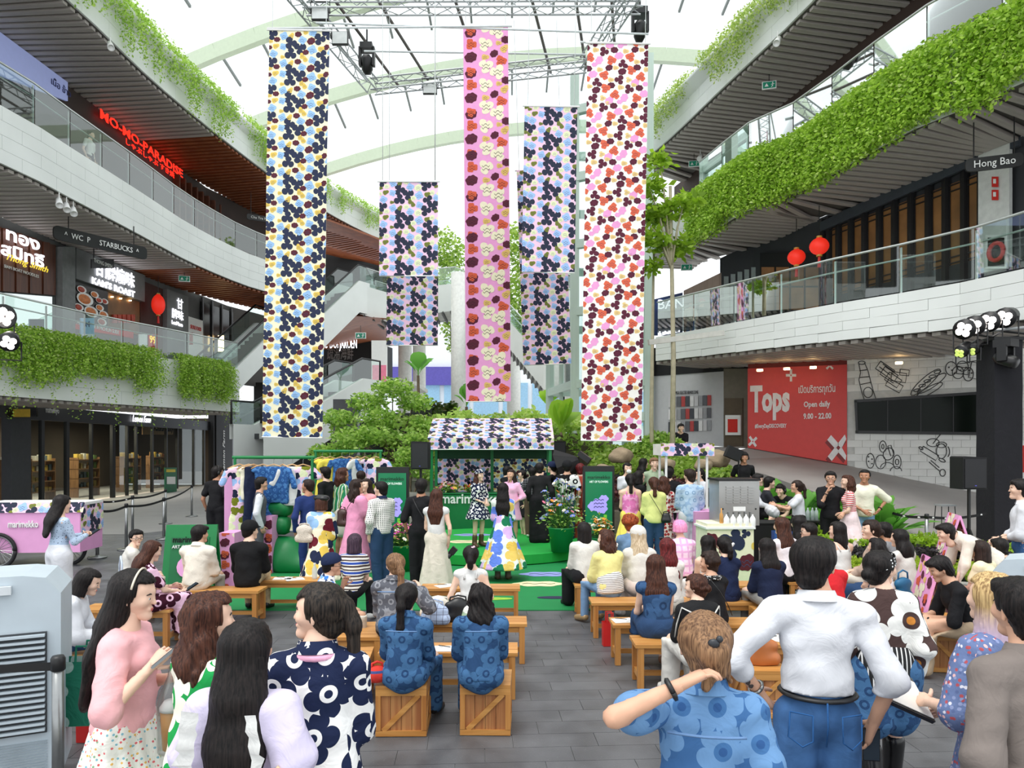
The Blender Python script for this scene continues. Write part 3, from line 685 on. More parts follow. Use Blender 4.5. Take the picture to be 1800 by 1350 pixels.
    if dress:
        hem,fl=dress; nf=to.get('folds',9)
        if sit:
            for i in (0,1):B.limb(hip[i],kn[i],.115 *k,.095 *k,k=.06)
            if hem < seat:
                for i in (0,1):B.limb(kn[i],V3(kn[i][0],kn[i][1]+.03,hem),.095 *k,.11 *k,k=.06)
                B.cut((0,0,hem),(0,0,-1))
        else:B.limb(waist -up*.04,V3(0,0,hem -.0),.12 *k+g,fl,1.06,k=.05); B.cut((0,0,hem),(0,0,-1))
        wk=wrinkle(rng,.004); B.disp =lambda X,Y,Z:wk(X,Y,Z)+(.011 *np.sin(nf*np.arctan2(X,Y)+2*np.sin(Z*4))*np.clip((pel[2]+.05 -Z)*2.2,0,1) if not sit else 0)
    else:
        B.disp =wrinkle(rng,to.get('wr',.0055),30.); hm=pel +up*((to.get('hemup',-.09 if not sit else -.05))*k); B.cut(hm,-up)
    if sl in ('strap',):B.cut(P(0,0,.36),up)
    nk=to.get('neck',.012); B.cut(P(0,.03,.46 +nk),up+fw*.45)
    G(to.get('name','dress' if dress else 'top'),B,tm)
    if to.get('collar'):
        mb=MB(); c=P(0,-.006,.455); rr=.072 *k; rows =[]
        for z,q in ((-.01,1.1),(.058,.96),(.06,1.05),(.012,1.32)):
            rows.append([Vector(c+X*rr*q*math.sin(t)+fw*rr*q*.95 *(-math.cos(t))+up*(z+.0-.02 *(1-math.cos(t))*.5)) for t in np.linspace(-2.6,2.6,15)])
        mb.loft(rows); mb.build('collar',to.get('collarmat',tm),root,True)
    if sl == 'strap' or (sl == 'none' and to.get('tank')):
        mb=MB()
        for s in (-1,1):mb.tube([P(s*.07,.09,.34),P(s*.085,.04,.43),P(s*.08,-.04,.44),P(s*.07,-.1,.34)],.011 if sl == 'strap' else .022,6,flat=.5)
        mb.build('strap',tm,root,True)
    # ---- shoes
    if not (d < 3.6):
        sm=SHOES[shoe]
        for i in (0,1):
            B=Blend(.015); B.limb(an[i]+V3(0,-.02,-.02),toe[i]+V3(0,.015,.0),.045,.038,1.,k=.015)
            if shoe in ('boot','brownboot'):B.limb(an[i],an[i]+(kn[i]-an[i])*(.75 if shoe == 'boot' else .35),.05,.064 if shoe == 'boot' else .052)
            if not sit:B.cut((0,0,base +.001),(0,0,-1))
            G('shoe' if 'boot' not in shoe else 'boot',B,sm,min(h,.02))
    # ---- hair
    if hair:
        st,hc,L=hair; hm_ =HC_[hc]; o=link('hair',hair_mesh(st,L,hm_,.0095 if d < 7 else .014),root); o.matrix_local =Mh
    info =dict(root=root,Mh=Mh,wr=wr,el=el,sh=sh,P=P,k=k,pel=pel,hd=hd,fw=fw,up=up,kn=kn,an=an,d=d)
    a=-R(face); ca,sa=math.cos(a),math.sin(a)
    hx,hy=hd[0]*ca-hd[1]*sa,hd[0]*sa+hd[1]*ca; wp=at(px,py,d)
    root.location =(wp.x-hx,d-hy,0); root.rotation_euler[2]=a
    tag(root,label,'person',group); PEOPLE.append(info)
    info['Mw']=Matrix.Translation(root.location) @ Matrix.Rotation(a,4,'Z')
    return info
SHOES =dict(white=mat('shoe_white',(225,224,220),.5),black=mat('shoe_black',(22,22,24),.4),boot=mat('shoe_boot',(20,20,22),.25),brownboot=mat('shoe_brown',(84,62,44),.4),brown=mat('shoe_tan',(120,80,56),.45),gold=mat('shoe_gold',(170,140,100),.35,.3))
def W_(p,v):return p['Mw'] @ Vector(v)
def hx(p,x,y,z):return p['Mh'] @ Vector((x,y,z))          # head space -> person space
def glasses(p,m,lens=None):
    mb=MB()
    for s in (-1,1):
        c=[hx(p,s*.034 +.024 *math.cos(t),.1,.004 +.017 *math.sin(t)) for t in np.linspace(0,2*PI,11)]; mb.tube(c,.0025,5)
        mb.tube([hx(p,s*.058,.1,.008),hx(p,s*.088,.02,.012),hx(p,s*.088,-.01,.006)],.002,5)
        if lens:mb.add(c[:-1],[tuple(range(10))],1)
    mb.tube([hx(p,-.01,.101,.008),hx(p,.01,.101,.008)],.002,5); mb.build('glasses',[m,lens or m],p['root'])
def cap(p,m,peak=1,kind='cap',z=.03):
    B=Blend(.01); B.limb((0,-.02,.048),(0,.004,.052),.106,.1); B.cut((0,0,z),(0,.25 if kind == 'cap' else .35,-1))
    if kind == 'beret':B=Blend(.02); B.limb((-.04,-.02,.09),(.04,-.03,.085),.09,.095,1.7,(0,0,1))
    if kind == 'beanie':B.limb((0,-.02,.05),(0,.0,.055),.112,.106,1.); B.cut((0,0,.035),(0,.2,-1))
    if kind == 'cap' and peak:B.limb((-.05,peak *.09,.052),(.05,peak *.09,.052),.05,.05,3.5,(0,0,1))
    o=link('hat',np_mesh('hat',*B.mesh(.009),m,smooth=True),p['root']); o.matrix_local =p['Mh']; return o
def band(p,m,z=.07,tilt=.0,w=.022,r=.104,name='headband',arc=PI):
    mb=MB(); rows =[]
    for t in np.linspace(-arc,arc,22):
        c=Vector((r*math.sin(t)*.94,-.012 +r*math.cos(t),z+tilt *math.cos(t))); rows.append([c+Vector((0,0,-w)),c+Vector((0,0,w))*1.-Vector((math.sin(t),math.cos(t),0))*.008])
    mb.loft(rows); o=mb.build(name,m,p['root'],True); o.matrix_local =p['Mh']; return o
# ================================================================ the atrium: floors, edges, walls
WHITE =mat('white_tile',(226,229,226),.45,var=.05,vs=.7,bump=.04,bs=6)
GROUT =mat('grout',(204,206,202),.8)
CONC =mat('pale_concrete',(206,206,200),.75,var=.1,vs=1.5)
SLATG =mat('soffit_slat_grey',(178,170,164),.6,var=.1,vs=2)
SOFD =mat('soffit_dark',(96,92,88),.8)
SLATW =wood('soffit_slat_wood','7a3e22','a05c36',.4,axis=0)
STEEL =mat('brushed_steel',(150,152,152),.3,.9,var=.05,vs=20)
RAILM =mat('rail_steel',(204,208,206),.3,.6)
GL=glass_mat('balustrade_glass',(222,240,234),.2)
SHOPGL =glass_mat('shop_glass',(200,210,206),.16,density=.9)
BLACKM =mat('black_metal',(24,24,26),.4,var=.05)
BLACK =mat('matt_black',(20,20,22),.75,var=.1)
DARKWALL =mat('charcoal_wall',(52,54,58),.7,var=.08,vs=1.)
INTER =mat('shop_inside',(62,54,46),.8,var=.2,vs=.6)
WARM =mat('warm_lamp',(255,214,150),.5,var=0,emit=9.)
COOL =mat('cool_lamp',(240,244,255),.5,var=0,emit=7.)
WHT =mat('plain_white',(240,240,238),.5,var=.02)
RED =mat('sign_red',(214,40,32),.5,var=.03)
def plan(samples,z):return [Vector((p.x,p.y)) for p in (atz(x,y,z) for x,y in samples)]
def resample(pts,step):
    pts =[Vector(p) for p in pts]; Q=[pts[0]*2-pts[1]]+pts +[pts[-1]*2-pts[-2]]; out =[]
    for i in range(1,len(Q)-2):
        for t in np.linspace(0,1,16,endpoint=False):
            a,b,c,e=Q[i-1:i+3]; out.append(.5*(2*b+(c-a)*t+(2*a-5*b+4*c-e)*t*t+(3*b-a-3*c+e)*t ** 3))
    out.append(pts[-1]); L=[0]
    for a,b in zip(out,out[1:]):L.append(L[-1]+(b-a).length)
    n=max(1,round(L[-1]/step)); res =[]
    for q in np.linspace(0,L[-1],n+1):
        k=int(np.searchsorted(L,q,side='right'))-1; k=min(k,len(out)-2); t=(q-L[k])/max(1e-6,L[k+1]-L[k]); res.append(out[k].lerp(out[k+1],t))
    return res
def normals(c,sgn):
    r=[]
    for i in range(len(c)):
        t=(c[min(i+1,len(c)-1)]-c[max(i-1,0)]).normalized(); r.append(Vector((-t.y,t.x))*sgn)
    return r
V=Vector
def p3(p,z):return Vector((p.x,p.y,z))
UNIT =MB().box((0,0,0),(1,1,1))
def unit_box(m):
    k='ub_' +m.name
    if k not in HAIRS:HAIRS[k]=UNIT.mesh(k,m)
    return HAIRS[k]
def bar(name,a,b,w,h,m,parent,up=(0,0,1)):
    """a bar between two points: one shared unit mesh, own transform"""
    a,b=Vector(a),Vector(b); d=b-a; L=d.length; d=d/L; u=Vector(up)
    if abs(d.dot(u)) > .98:u=Vector((0,1,0))
    r=d.cross(u).normalized(); u=r.cross(d)
    Mx=frame(r,d,u,(a+b)/2) @ Matrix.Diagonal((w,L,h,1)); return link(name,unit_box(m),parent,Mx=Mx)
def level(nm,c,sgn,z0,z1,depth,courses=4,panel=1.25,slat=SLATG,slat2=None,d2=99,rake=0.,slats=True,zend=None,zofs=None):
    """slab with tiled fascia and slatted soffit along plan curve c ; sgn +1: outside lies to the left of travel"""
    C=resample(c,panel); Nn=normals(C,sgn); n=len(C)
    bz=[(z0 if zend is None else z0+(zend -z0)*i/(n-1)) for i in range(n)]
    slab =MB()
    fr=[p3(p+q*.06,z1) for p,q in zip(C,Nn)]; fb=[p3(p+q*(.06 +rake),b) for p,q,b in zip(C,Nn,bz)]
    bk=[p3(p+q*depth,z1) for p,q in zip(C,Nn)]; bb=[p3(p+q*depth,b+.02) for p,q,b in zip(C,Nn,bz)]
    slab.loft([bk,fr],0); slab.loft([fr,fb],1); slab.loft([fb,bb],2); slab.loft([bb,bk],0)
    slab.add([fr[-1],bk[-1],bb[-1],fb[-1]],[(0,1,2,3)],1); slab.add([fr[0],bk[0],bb[0],fb[0]],[(0,3,2,1)],1)
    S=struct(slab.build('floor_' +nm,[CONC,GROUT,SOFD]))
    fas =struct(empty('wall_' +nm)); g=.0035
    for i in range(n-1):
        for k in range(courses):
            za,zb=[(bz[j]+(z1-bz[j])*k/courses,bz[j]+(z1-bz[j])*(k+1)/courses) for j in (i,i+1)][0]
            za2,zb2 =bz[i+1]+(z1-bz[i+1])*k/courses,bz[i+1]+(z1-bz[i+1])*(k+1)/courses
            o0=(.0 if k % 2 else .5); f=lambda t:(C[i].lerp(C[i+1],t) if 0 <= t <= 1 else (C[min(i+1,n-1)].lerp(C[min(i+2,n-1)],t-1)))
            fn=lambda t:Nn[i].lerp(Nn[min(i+1,n-1)],min(1,t))
            t0,t1=o0,1+o0
            if i == n-2 and o0:t1=1
            mb=MB(); rows =[]
            for t in (t0+g,(t0+t1)/2,t1-g):
                tt=min(1,max(0,t)); p,q=f(t),fn(t); aa=za+(za2 -za)*tt; bb_ =zb+(zb2 -zb)*tt
                ra,rb=rake *(1-k/courses),rake *(1-(k+1)/courses)
                rows.append([p3(p+q*ra,aa+g),p3(p+q*rb,bb_ -g),p3(p+q*(rb+.05),bb_ -g),p3(p+q*(ra+.05),aa+g)])
            mb.loft(rows,closed=True); mb.add([*rows[0]],[(3,2,1,0)]); mb.add([*rows[2]],[(0,1,2,3)]); mb.build('panel',WHITE,fas)
    if slats:
        C2=resample(c,.3); N2=normals(C2,sgn); soff =struct(empty('ceiling_' +nm))
        for i,(p,q) in enumerate(zip(C2,N2)):
            if p.y > 46:break
            z=(z0 if zend is None else z0+(zend -z0)*i/(len(C2)-1))-.05
            mm=slat2 if slat2 and p.y > d2 else slat
            bar('slat',p3(p+q*(.12 +rake),z),p3(p+q*(depth -.1),z),.17,.08,mm,soff)
    return C,Nn
def balustrade(label,c,sgn,z,hgt=1.1,panel=1.5,inset=.08,mid=True):
    C=resample(c,panel); Nn=normals(C,-sgn); T=thing('balustrade',label,'balustrade')
    C=[p-q*inset for p,q in zip(C,Nn)]
    for i in range(len(C)-1):
        a,b=C[i],C[i+1]; e=(b-a)*.012
        mb=MB(); nn=Nn[i]*.012
        mb.loft([[p3(a+e,z+.04),p3(b-e,z+.04)],[p3(a+e,z+hgt -.03),p3(b-e,z+hgt -.03)]]); mb.build('pane',GL,T)
        bar('post',p3(a-nn*4,z),p3(a-nn*4,z+hgt -.06),.03,.05,RAILM,T)
    MB().tube([p3(p,z+hgt) for p in C],.028,6).build('rail',RAILM,T,True)
    if mid:MB().tube([p3(p-q*.1,z+hgt *.72) for p,q in zip(C,Nn)],.022,6).build('handrail',RAILM,T,True)
    return T
def onwall(px,py,A,B):
    """where the line of sight meets the upright plane through plan points A, B"""
    k=(px-900)/F; dx,dy=B[0]-A[0],B[1]-A[1]; t=(k*A[1]-A[0])/(dx-k*dy); y=A[1]+t*dy; return at(px,py,y)
def wall_run(nm,pts,z0,z1,m,th=.2,side=1):
    mb=MB(); c=[Vector(p) for p in pts]; N=normals(c,side)
    a=[p3(p,z0) for p in c]; b=[p3(p,z1) for p in c]; e=[p3(p+q*th,z1) for p,q in zip(c,N)]; f=[p3(p+q*th,z0) for p,q in zip(c,N)]
    mb.loft([a,b,e,f,a]); mb.add([a[0],b[0],e[0],f[0]],[(0,1,2,3)]); mb.add([a[-1],b[-1],e[-1],f[-1]],[(3,2,1,0)]); return struct(mb.build('wall_' +nm,m))
# ---------------------------------------------------------------- ground floor of slate planks
SLATE =None
def slate():
    m,nt,p=new_mat('slate_tile'); setin(p,'Roughness',.42)
    tc=nd(nt,'ShaderNodeTexCoord'); oi=nd(nt,'ShaderNodeObjectInfo'); gm=nd(nt,'ShaderNodeNewGeometry')
    n=nd(nt,'ShaderNodeTexNoise'); setin(n,'Scale',3.); setin(n,'Detail',6.); nt.links.new(gm.outputs['Position'],n.inputs['Vector'])
    n2=nd(nt,'ShaderNodeTexNoise'); setin(n2,'Scale',90.); setin(n2,'Detail',2.); nt.links.new(gm.outputs['Position'],n2.inputs['Vector'])
    r=nd(nt,'ShaderNodeValToRGB'); e=r.color_ramp.elements; e[0].position =.3; e[1].position =.72; e[0].color =(*lin((70,71,74)),1); e[1].color =(*lin((100,101,104)),1)
    a=math_(nt,'ADD',n.outputs['Fac'],math_(nt,'MULTIPLY',math_(nt,'SUBTRACT',math_(nt,'MAXIMUM',oi.outputs['Random'],gm.outputs['Random Per Island']),.5),.22))
    nt.links.new(a,r.inputs[0])
    sp=math_(nt,'GREATER_THAN',n2.outputs['Fac'],.7); nt.links.new(mixc(nt,math_(nt,'MULTIPLY',sp,.35),r.outputs[0],(.35,.35,.36,1)),p.inputs['Base Color'])
    mr=nd(nt,'ShaderNodeMapRange'); setin(mr,3,.28); setin(mr,4,.6); nt.links.new(n.outputs['Fac'],mr.inputs[0]); nt.links.new(mr.outputs[0],p.inputs['Roughness'])
    b=nd(nt,'ShaderNodeBump'); setin(b,'Strength',.15); setin(b,'Distance',.01); nt.links.new(n2.outputs['Fac'],b.inputs['Height']); nt.links.new(b.outputs[0],p.inputs['Normal'])
    return m
SLATE =slate()
PALEJ =mat('pale_joint',(148,148,146),.85)
floor =struct(MB().box((0,16,-.06),(60,50,.1)).build('floor',PALEJ))
rng =np.random.default_rng(5); random.seed(5)
TA=R(3.2); tl,tw,gp=.62,.235,.004
tile_me =MB().box((0,0,0),(tl-gp,tw-gp,.022)).mesh('tile',SLATE); cand =[]
for j in range(-6,120):
    for i in range(-40,40):
        x=(i+(j % 3)/3)*tl; y=2.2 +j*tw; X=x*math.cos(TA)-y*math.sin(TA)+.4; Y=x*math.sin(TA)+y*math.cos(TA)
        if Y < 1.8 or Y > 27 or X <-17.5 or X > 15:continue
        cand.append((X,Y))
vis =lambda X,Y:abs(X/max(Y,.1)) < .76 and Y > 4.5
free =lambda X,Y:(-.35 < X < 1.25 or X <-5 or Y < 5.6 and -1.4 < X or X > 3)
cand.sort(key=lambda q:(0 if vis(*q) and free(*q) else 1,q[1]))
for X,Y in cand[:300]:
    o=link('tile',tile_me,floor,(X,Y,-.011)); o.rotation_euler[2]=TA
mb=MB(); Rz=Matrix.Rotation(TA,3,'Z')
for X,Y in cand[300:]:mb.box((X,Y,-.011),(tl-gp,tw-gp,.022),0,Rz)
o=mb.build('tiles',SLATE,floor); o['kind']='stuff'
GREYF =mat('grey_paving',(140,138,136),.6,var=.06,vs=1.5)
struct(MB().add([(-18.5,17,.003),(-9.3,17.6,.003),(-6.2,24,.003),(-6,40,.003),(-20,40,.003)],[(0,1,2,3,4)]).build('floor_paving',GREYF))
# ---------------------------------------------------------------- edges of the storeys
L3L =plan([(0,184),(107,248),(227,324),(267,350),(333,393),(411,434),(463,455)],10.7); L3L =[L3L[0]+V((-1.5,-6))]+L3L +[V((-9.6,36.))]
L4L =plan([(120,0),(290,160),(465,300),(577,374),(664,418)],14.2); L4L =[L4L[0]+V((-.7,-5))]+L4L +[V((-5.6,44.))]
L2L =plan([(0,514),(91,535),(176,554),(283,575),(421,603)],6.5); L2L =[L2L[0]+V((-.8,-4))]+L2L
L2R =plan([(1800,472),(1587,514),(1448,537),(1320,561),(1200,584)],5.6); L2R =[L2R[0]+V((.9,-5))]+L2R +[V((4.5,22.3))]
L3R =plan([(1800,144),(1600,229),(1400,339),(1320,365),(1225,420)],9.2); L3R =[L3R[0]+V((.9,-4.))]+L3R
L4R =plan([(1430,0),(1290,135),(1155,262)],13.8); L4R =[L4R[0]+V((.9,-6.))]+L4R
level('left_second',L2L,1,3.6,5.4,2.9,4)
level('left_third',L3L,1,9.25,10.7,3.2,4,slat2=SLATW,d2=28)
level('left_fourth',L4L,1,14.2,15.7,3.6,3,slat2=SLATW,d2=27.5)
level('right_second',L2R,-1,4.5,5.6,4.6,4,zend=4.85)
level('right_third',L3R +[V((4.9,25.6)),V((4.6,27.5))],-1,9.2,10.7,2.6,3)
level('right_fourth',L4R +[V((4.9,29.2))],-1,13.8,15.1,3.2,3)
balustrade('glass balustrade of the third floor on the left side',L3L,1,10.7,1.12)
balustrade('glass balustrade behind the vines of the second floor, left side',L2L,1,5.4,1.1)
balustrade('long glass balustrade of the second floor on the right side',L2R,-1,5.6,1.1)
balustrade('glass balustrade above the thick vines on the right side',L3R,-1,10.7,1.1)
# curved ledges that carry the hanging plants on the fourth floor
for nm,c,sg,z in (('left',L4L,1,15.1),('right',L4R,-1,14.6)):
    C=resample(c,1.1); N=normals(C,-sg); mb=MB()
    mb.loft([[p3(p+q*a,zz) for p,q in zip(C,N)] for a,zz in ((-.02,z),(.32,z+.25),(.36,z+.33),(.0,z+.4),(-.05,z+.2))]); struct(mb.build('trim_ledge_' +nm,WHITE,smooth=True))
# ---------------------------------------------------------------- back walls of the storeys (shop fronts)
WL1A,WL1B =(-16.6,22.),(-17.4,40.); WL2A,WL2B =(-16.4,17.),(-14.4,36.); WL3A,WL3B =(-15.1,16.),(-14.2,33.)
WR1A,WR1B =(7.3,22.),(12.6,18.9); WR2A,WR2B =(12.,15.2),(8.4,25.2); WR3A,WR3B =(10.6,17.5),(7.3,32.)
wall_run('left_shop_back',[(-21.5,14),(-22.5,41.5),(-17.3,41)],0,3.8,INTER,.2,1)
wall_run('left_second_shops',[(-20.4,12),WL2A,WL2B,(-13.,40)],5.4,9.3,mat('grey_cement',(104,104,104),.8,var=.12,vs=1.2),.25,1)
wall_run('left_third_shops',[(-15.4,10),WL3A,WL3B,(-12.6,38)],10.7,14.2,mat('brown_panel',(62,50,46),.7,var=.1,vs=1.),.25,1)
wall_run('right_second_shops',[(13.6,11),WR2A,WR2B],5.6,9.25,DARKWALL,.25,-1)
wall_run('right_third_shops',[(12.4,9.5),WR3A,WR3B],10.7,13.85,mat('brown_panel2',(70,54,48),.7,var=.1,vs=1.),.25,-1)
BRICKW =mat('white_brick',(226,226,222),.6,var=.04,vs=3)
_pa,_pb =onwall(1489,700,WR1A,WR1B),V((15.8,17.05,0))
wall_run('right_ground',[WR1A,(_pa.x,_pa.y)],0,4.75,mat('poster_backing',(120,40,36),.7),.25,1)
wall_run('right_brick',[(_pa.x,_pa.y),WR1B,(_pb.x,_pb.y)],0,4.75,mat('brick_joint',(200,200,196),.8),.25,1)
# white glazed bricks of the mural wall, each its own piece for the nearest 300
br=struct(empty('wall_bricks')); a=V((_pa.x,_pa.y)); b=V((WR1B[0],WR1B[1])); c2=V((_pb.x,_pb.y)); u=(b-a).normalized(); nrm =V((u.y,-u.x))
bl,bh=.4,.2; bme =MB().box((0,0,0),(bl-.008,.03,bh-.008)).mesh('brick',BRICKW); ang =math.atan2(u.y,u.x); cnt =0
rest =MB(); Rb=Matrix.Rotation(ang,3,'Z'); LT=(c2-a).length
bricks =[]
for j in range(0,19):
    z=.95 +j*bh
    for i in range(int(LT/bl)+1):
        x=(i+.5*(j % 2))*bl+bl/2
        if x > LT:continue
        p=a+u*x; q=at(0,0,1); zz=z+bh/2
        pxl =900 +F*p.x/p.y; wz0,wz1 =2.66,3.62
        if 1500 < pxl < 1735 and wz0 -.05 < zz < wz1 +.05:continue
        bricks.append((p,zz))
bricks.sort(key=lambda q:(q[0]-V((12.6,18.9))).length)
for p,zz in bricks[:300]:
    o=link('brick',bme,br,(p.x+nrm.x*.015,p.y+nrm.y*.015,zz)); o.rotation_euler[2]=ang
for p,zz in bricks[300:]:rest.box((p.x+nrm.x*.015,p.y+nrm.y*.015,zz),(bl-.008,.03,bh-.008),0,Rb)
o=rest.build('bricks',BRICKW,br); o['kind']='stuff'
# ---------------------------------------------------------------- ramp on the right, raised plaza at the back
RAMPM =mat('ramp_concrete',(150,146,143),.6,var=.07,vs=1.2)
mb=MB()
top =[onwall(px,py,WR1A,WR1B) for px,py in ((1315,787),(1400,803),(1489,818),(1600,842),(1730,868))]+[V((15.8,17.05,.62))]
bot =[V((5.6,21.5,1.75)),V((6.6,18.6,1.45)),V((7.0,16.2,1.1)),V((7.1,14.6,.75)),V((7.6,13.2,.42)),V((9.5,11.2,.05))]
mb.loft([bot,top]); mb.loft([[V((p.x,p.y,-.01)) for p in bot],bot]); struct(mb.build('floor_ramp',RAMPM))
struct(MB().add([(5.6,21.5,1.75),(7.3,22.2,2.17),(7.5,30,2.17),(2.,30,2.),(2.,22.5,1.8)],[(0,1,2,3,4)]).build('floor_plaza',RAMPM))
struct(MB().box((3.,50,.8),(20,44,1.6)).build('floor_terrace',mat('terrace',(188,188,184),.7,var=.05)))
# ---------------------------------------------------------------- glass roof with arched girders
GIRD =mat('pale_green_steel',(196,208,184),.5,var=.03); PURL =mat('grey_purlin',(120,126,124),.5,var=.05)
roof =struct(empty('roof'))
RZ=lambda x,y:24.5 -.010 *(x-2) ** 2-.09 *(y-20)
ys=[10,15.5,21,26.5,32,38,45]
for y in ys:
    mb=MB(); pts =[V((x,y-x*.12,RZ(x,y))) for x in np.linspace(-20,20,21)]
    for a,b in zip(pts,pts[1:]):mb.beam(a,b,.35,.7)
    mb.build('girder',GIRD,roof)
for y0,y1 in zip(ys,ys[1:]):
    for x in np.linspace(-18,18,19):
        a=V((x,y0-x*.12,RZ(x,y0)+.2)); b=V((x,y1-x*.12,RZ(x,y1)+.2)); bar('purlin',a.lerp(b,.08),a.lerp(b,.5),.1,.12,PURL,roof)
RGL =glass_mat('roof_glass',(250,252,252),.03)
for y0,y1 in zip(ys,ys[1:]):
    for x0,x1 in zip(np.linspace(-20,20,9),np.linspace(-20,20,9)[1:]):
        MB().quad(*[V((x,y-x*.12,RZ(x,y)+.35)) for x,y in ((x0,y0),(x1,y0),(x1,y1),(x0,y1))]).build('pane',RGL,roof)
# ---------------------------------------------------------------- lighting truss
ALU =mat('truss_aluminium',(176,180,182),.4,.5,var=.05)
def truss(label,a,b,w=.4,parent=None,vertical=False):
    T=thing('lighting_truss',label,'truss') if parent is None else parent
    a,b=V(a),V(b); d=(b-a).normalized(); s=d.cross(V((0,0,1))); s=V((1,0,0)) if s.length < .1 else s.normalized(); u=s.cross(d)
    off =[s*w/2*i+u*w/2*j for i,j in ((-1,-1),(1,-1),(1,1),(-1,1))]
    for o in off:MB().tube([a+o,b+o],.03,6).build('chord',ALU,T)
    n=max(2,int((b-a).length /.55)); mb=MB()
    for k in range(4):
        o,q=off[k],off[(k+1) % 4]
        for i in range(n):
            p0=a.lerp(b,i/n); p1=a.lerp(b,(i+1)/n); mb.tube([p0+(o if i % 2 else q),p1+(q if i % 2 else o)],.014,4)
    mb.build('lacing',ALU,T); return T
TZ=15.2; tc=[atz(x,y,TZ) for x,y in ((535,8),(655,152),(1030,112),(1128,6))]
TR=truss('rectangular aluminium lighting truss hung under the glass roof',tc[0]+(tc[0]-tc[1])*.3,tc[1])
for a,b in ((tc[1],tc[2]),(tc[2],tc[3]+V((0,-2,0))),(tc[0],tc[3])):truss('',a,b,parent=TR)
PIPE =mat('dark_pipe',(92,84,80),.5,.3)
for a,b in (((588,0),(700,150)),((664,0),(752,140)),((800,0),(815,46)),((935,0),(968,128)),((1012,0),(1030,120)),((1075,0),(1080,75))):MB().tube([atz(*a,TZ+.5),atz(*b,TZ+.4)],.05,7).build('pipe',PIPE,TR)
for a,b,z in (((470,50),(900,46),13.9),((555,40),(1140,60),14.2),((640,90),(1030,96),14.6),((1020,74),(1140,78),13.2)):MB().tube([atz(*a,z),atz(*b,z)],.028,6).build('pale_tube',mat('pale_tube',(214,220,222),.4),TR)
def floodlight(label,px,py,z,tilt=0.):
    p=atz(px,py,z); T=thing('floodlight',label,'lamp',p); MB().box((0,0,0),(.5,.1,.4)).box((0,.1,0),(.3,.12,.25)).build('housing',BLACKM,T); MB().box((0,-.06,0),(.46,.02,.36)).build('lens',mat('pale_lens',(228,232,230),.2),T)
    MB().tube([(-.28,0,0),(-.28,0,.35),(.28,0,.35),(.28,0,0)],.02,5).build('yoke',BLACKM,T)
for i,(x,y) in enumerate(((563,24),(598,68),(756,156))):floodlight(['square floodlight at the upper left of the truss','square floodlight halfway down the left truss side','square floodlight under the front truss bar'][i],x,y,TZ-.3)
for i,(x,y) in enumerate(((645,100),(1125,40))):
    p=atz(x,y,TZ-.2); T=thing('moving_head_lamp',['black moving head lamp slung on the left truss side','black moving head lamp on the upright end of the truss'][i],'lamp',p)
    MB().box((0,0,.3),(.4,.4,.2)).build('base',BLACKM,T); MB().box((-.22,0,0),(.08,.2,.6)).build('yoke_arm',BLACKM,T); MB().box((.22,0,0),(.08,.2,.6)).build('yoke_arm',BLACKM,T); MB().tube([(0,0,.35),(0,0,.9)],.03,6).build('clamp',BLACKM,T)
    MB().lathe([(.1,-.35),(.18,-.2),(.18,.15),(.1,.25)],(0,0,-.2),12,R=Matrix.Rotation(.5,3,'X')).build('head',BLACKM,T,True)
# ---------------------------------------------------------------- vines hanging over the edges
VINE =leaf_mat('vine_leaf','80ac34','c8e868','e8f2b0'); VINED =leaf_mat('vine_leaf_deep','2a4416','6f9a34','9ab850'); VINEL =leaf_mat('vine_leaf_pale','86a844','cadc7c','e6eeb0')
def vines(label,c,sgn,z,n,lmin,lmax,per=.05,size=.085,out=.22,m=VINE,rng=None,clump=None,gap=0.,sink=0.,span=(0,1)):
    C=resample(c,.25); N=normals(C,-sgn); rng =rng or np.random.default_rng(len(label)+n); P=[]
    cl=rng.random(200)
    for _ in range(n):
        s=span[0]+(span[1]-span[0])*rng.random(); i=min(len(C)-2,int(s*(len(C)-1))); p=C[i].lerp(C[i+1],rng.random()); q=N[i]
        w=cl[int(s*len(C)*.25 /.9) % 200]
        if clump is not None:w=clump(s,w)
        if w < gap:continue
        L=lmin +(lmax -lmin)*w*(.55 +.45 *rng.random()); o=out *(.3+.9*rng.random()); k=max(3,int(L/per)); t=np.arange(k)/k
        base =p+q*(o*.25); swing =rng.normal(size=2)*.06
        x=base.x+q.x*o*np.minimum(1,t*L*3)+swing[0]*t*2; y=base.y+q.y*o*np.minimum(1,t*L*3)+swing[1]*t*2; zz=z+.12 *rng.random()+.06 -t*L
        P.append(np.stack([x+rng.normal(size=k)*.04,y+rng.normal(size=k)*.04,zz],1))
    o=leaves('hanging_vines',np.concatenate(P),size,m,rng,up=.5,droop=.5,aspect=.6); return tag(o,label,'vines',kind='stuff')
vines('dense curtain of green vines hanging over the right third floor',L3R,-1,10.75,1900,1.2,2.15,.055,.1,.3,leaf_mat('vine_right','86b030','c6ea5c','e8f8a0'),clump=lambda s,w:.55 +.45 *w)
vines('thin green vines over the white ledge of the fourth floor, left side',L4L,1,15.75,1150,.6,2.2,.06,.09,.4,leaf_mat('vine_left','84ae3a','c8ea70','e8f6b0'),gap=.06)
vines('sparse pale vines over the white ledge of the fourth floor, right side',L4R,-1,15.25,560,.5,1.9,.06,.09,.4,VINEL,gap=.1)
vines('bushy vines spilling over the second floor on the left',L2L,1,5.55,900,.8,1.9,.05,.085,.35,leaf_mat('vine_low','80ac34','c8e868','e8f2b0'),span=(.1,.69),clump=lambda s,w:.4+.6*w)
vines('three clumps of vines beside the bare stretch of left fascia',L2L,1,5.5,330,.9,1.95,.05,.085,.3,VINE,span=(.75,.95),clump=lambda s,w:.9*(.35 +.65 *abs(math.sin((s-.75)*47))),gap=.36)
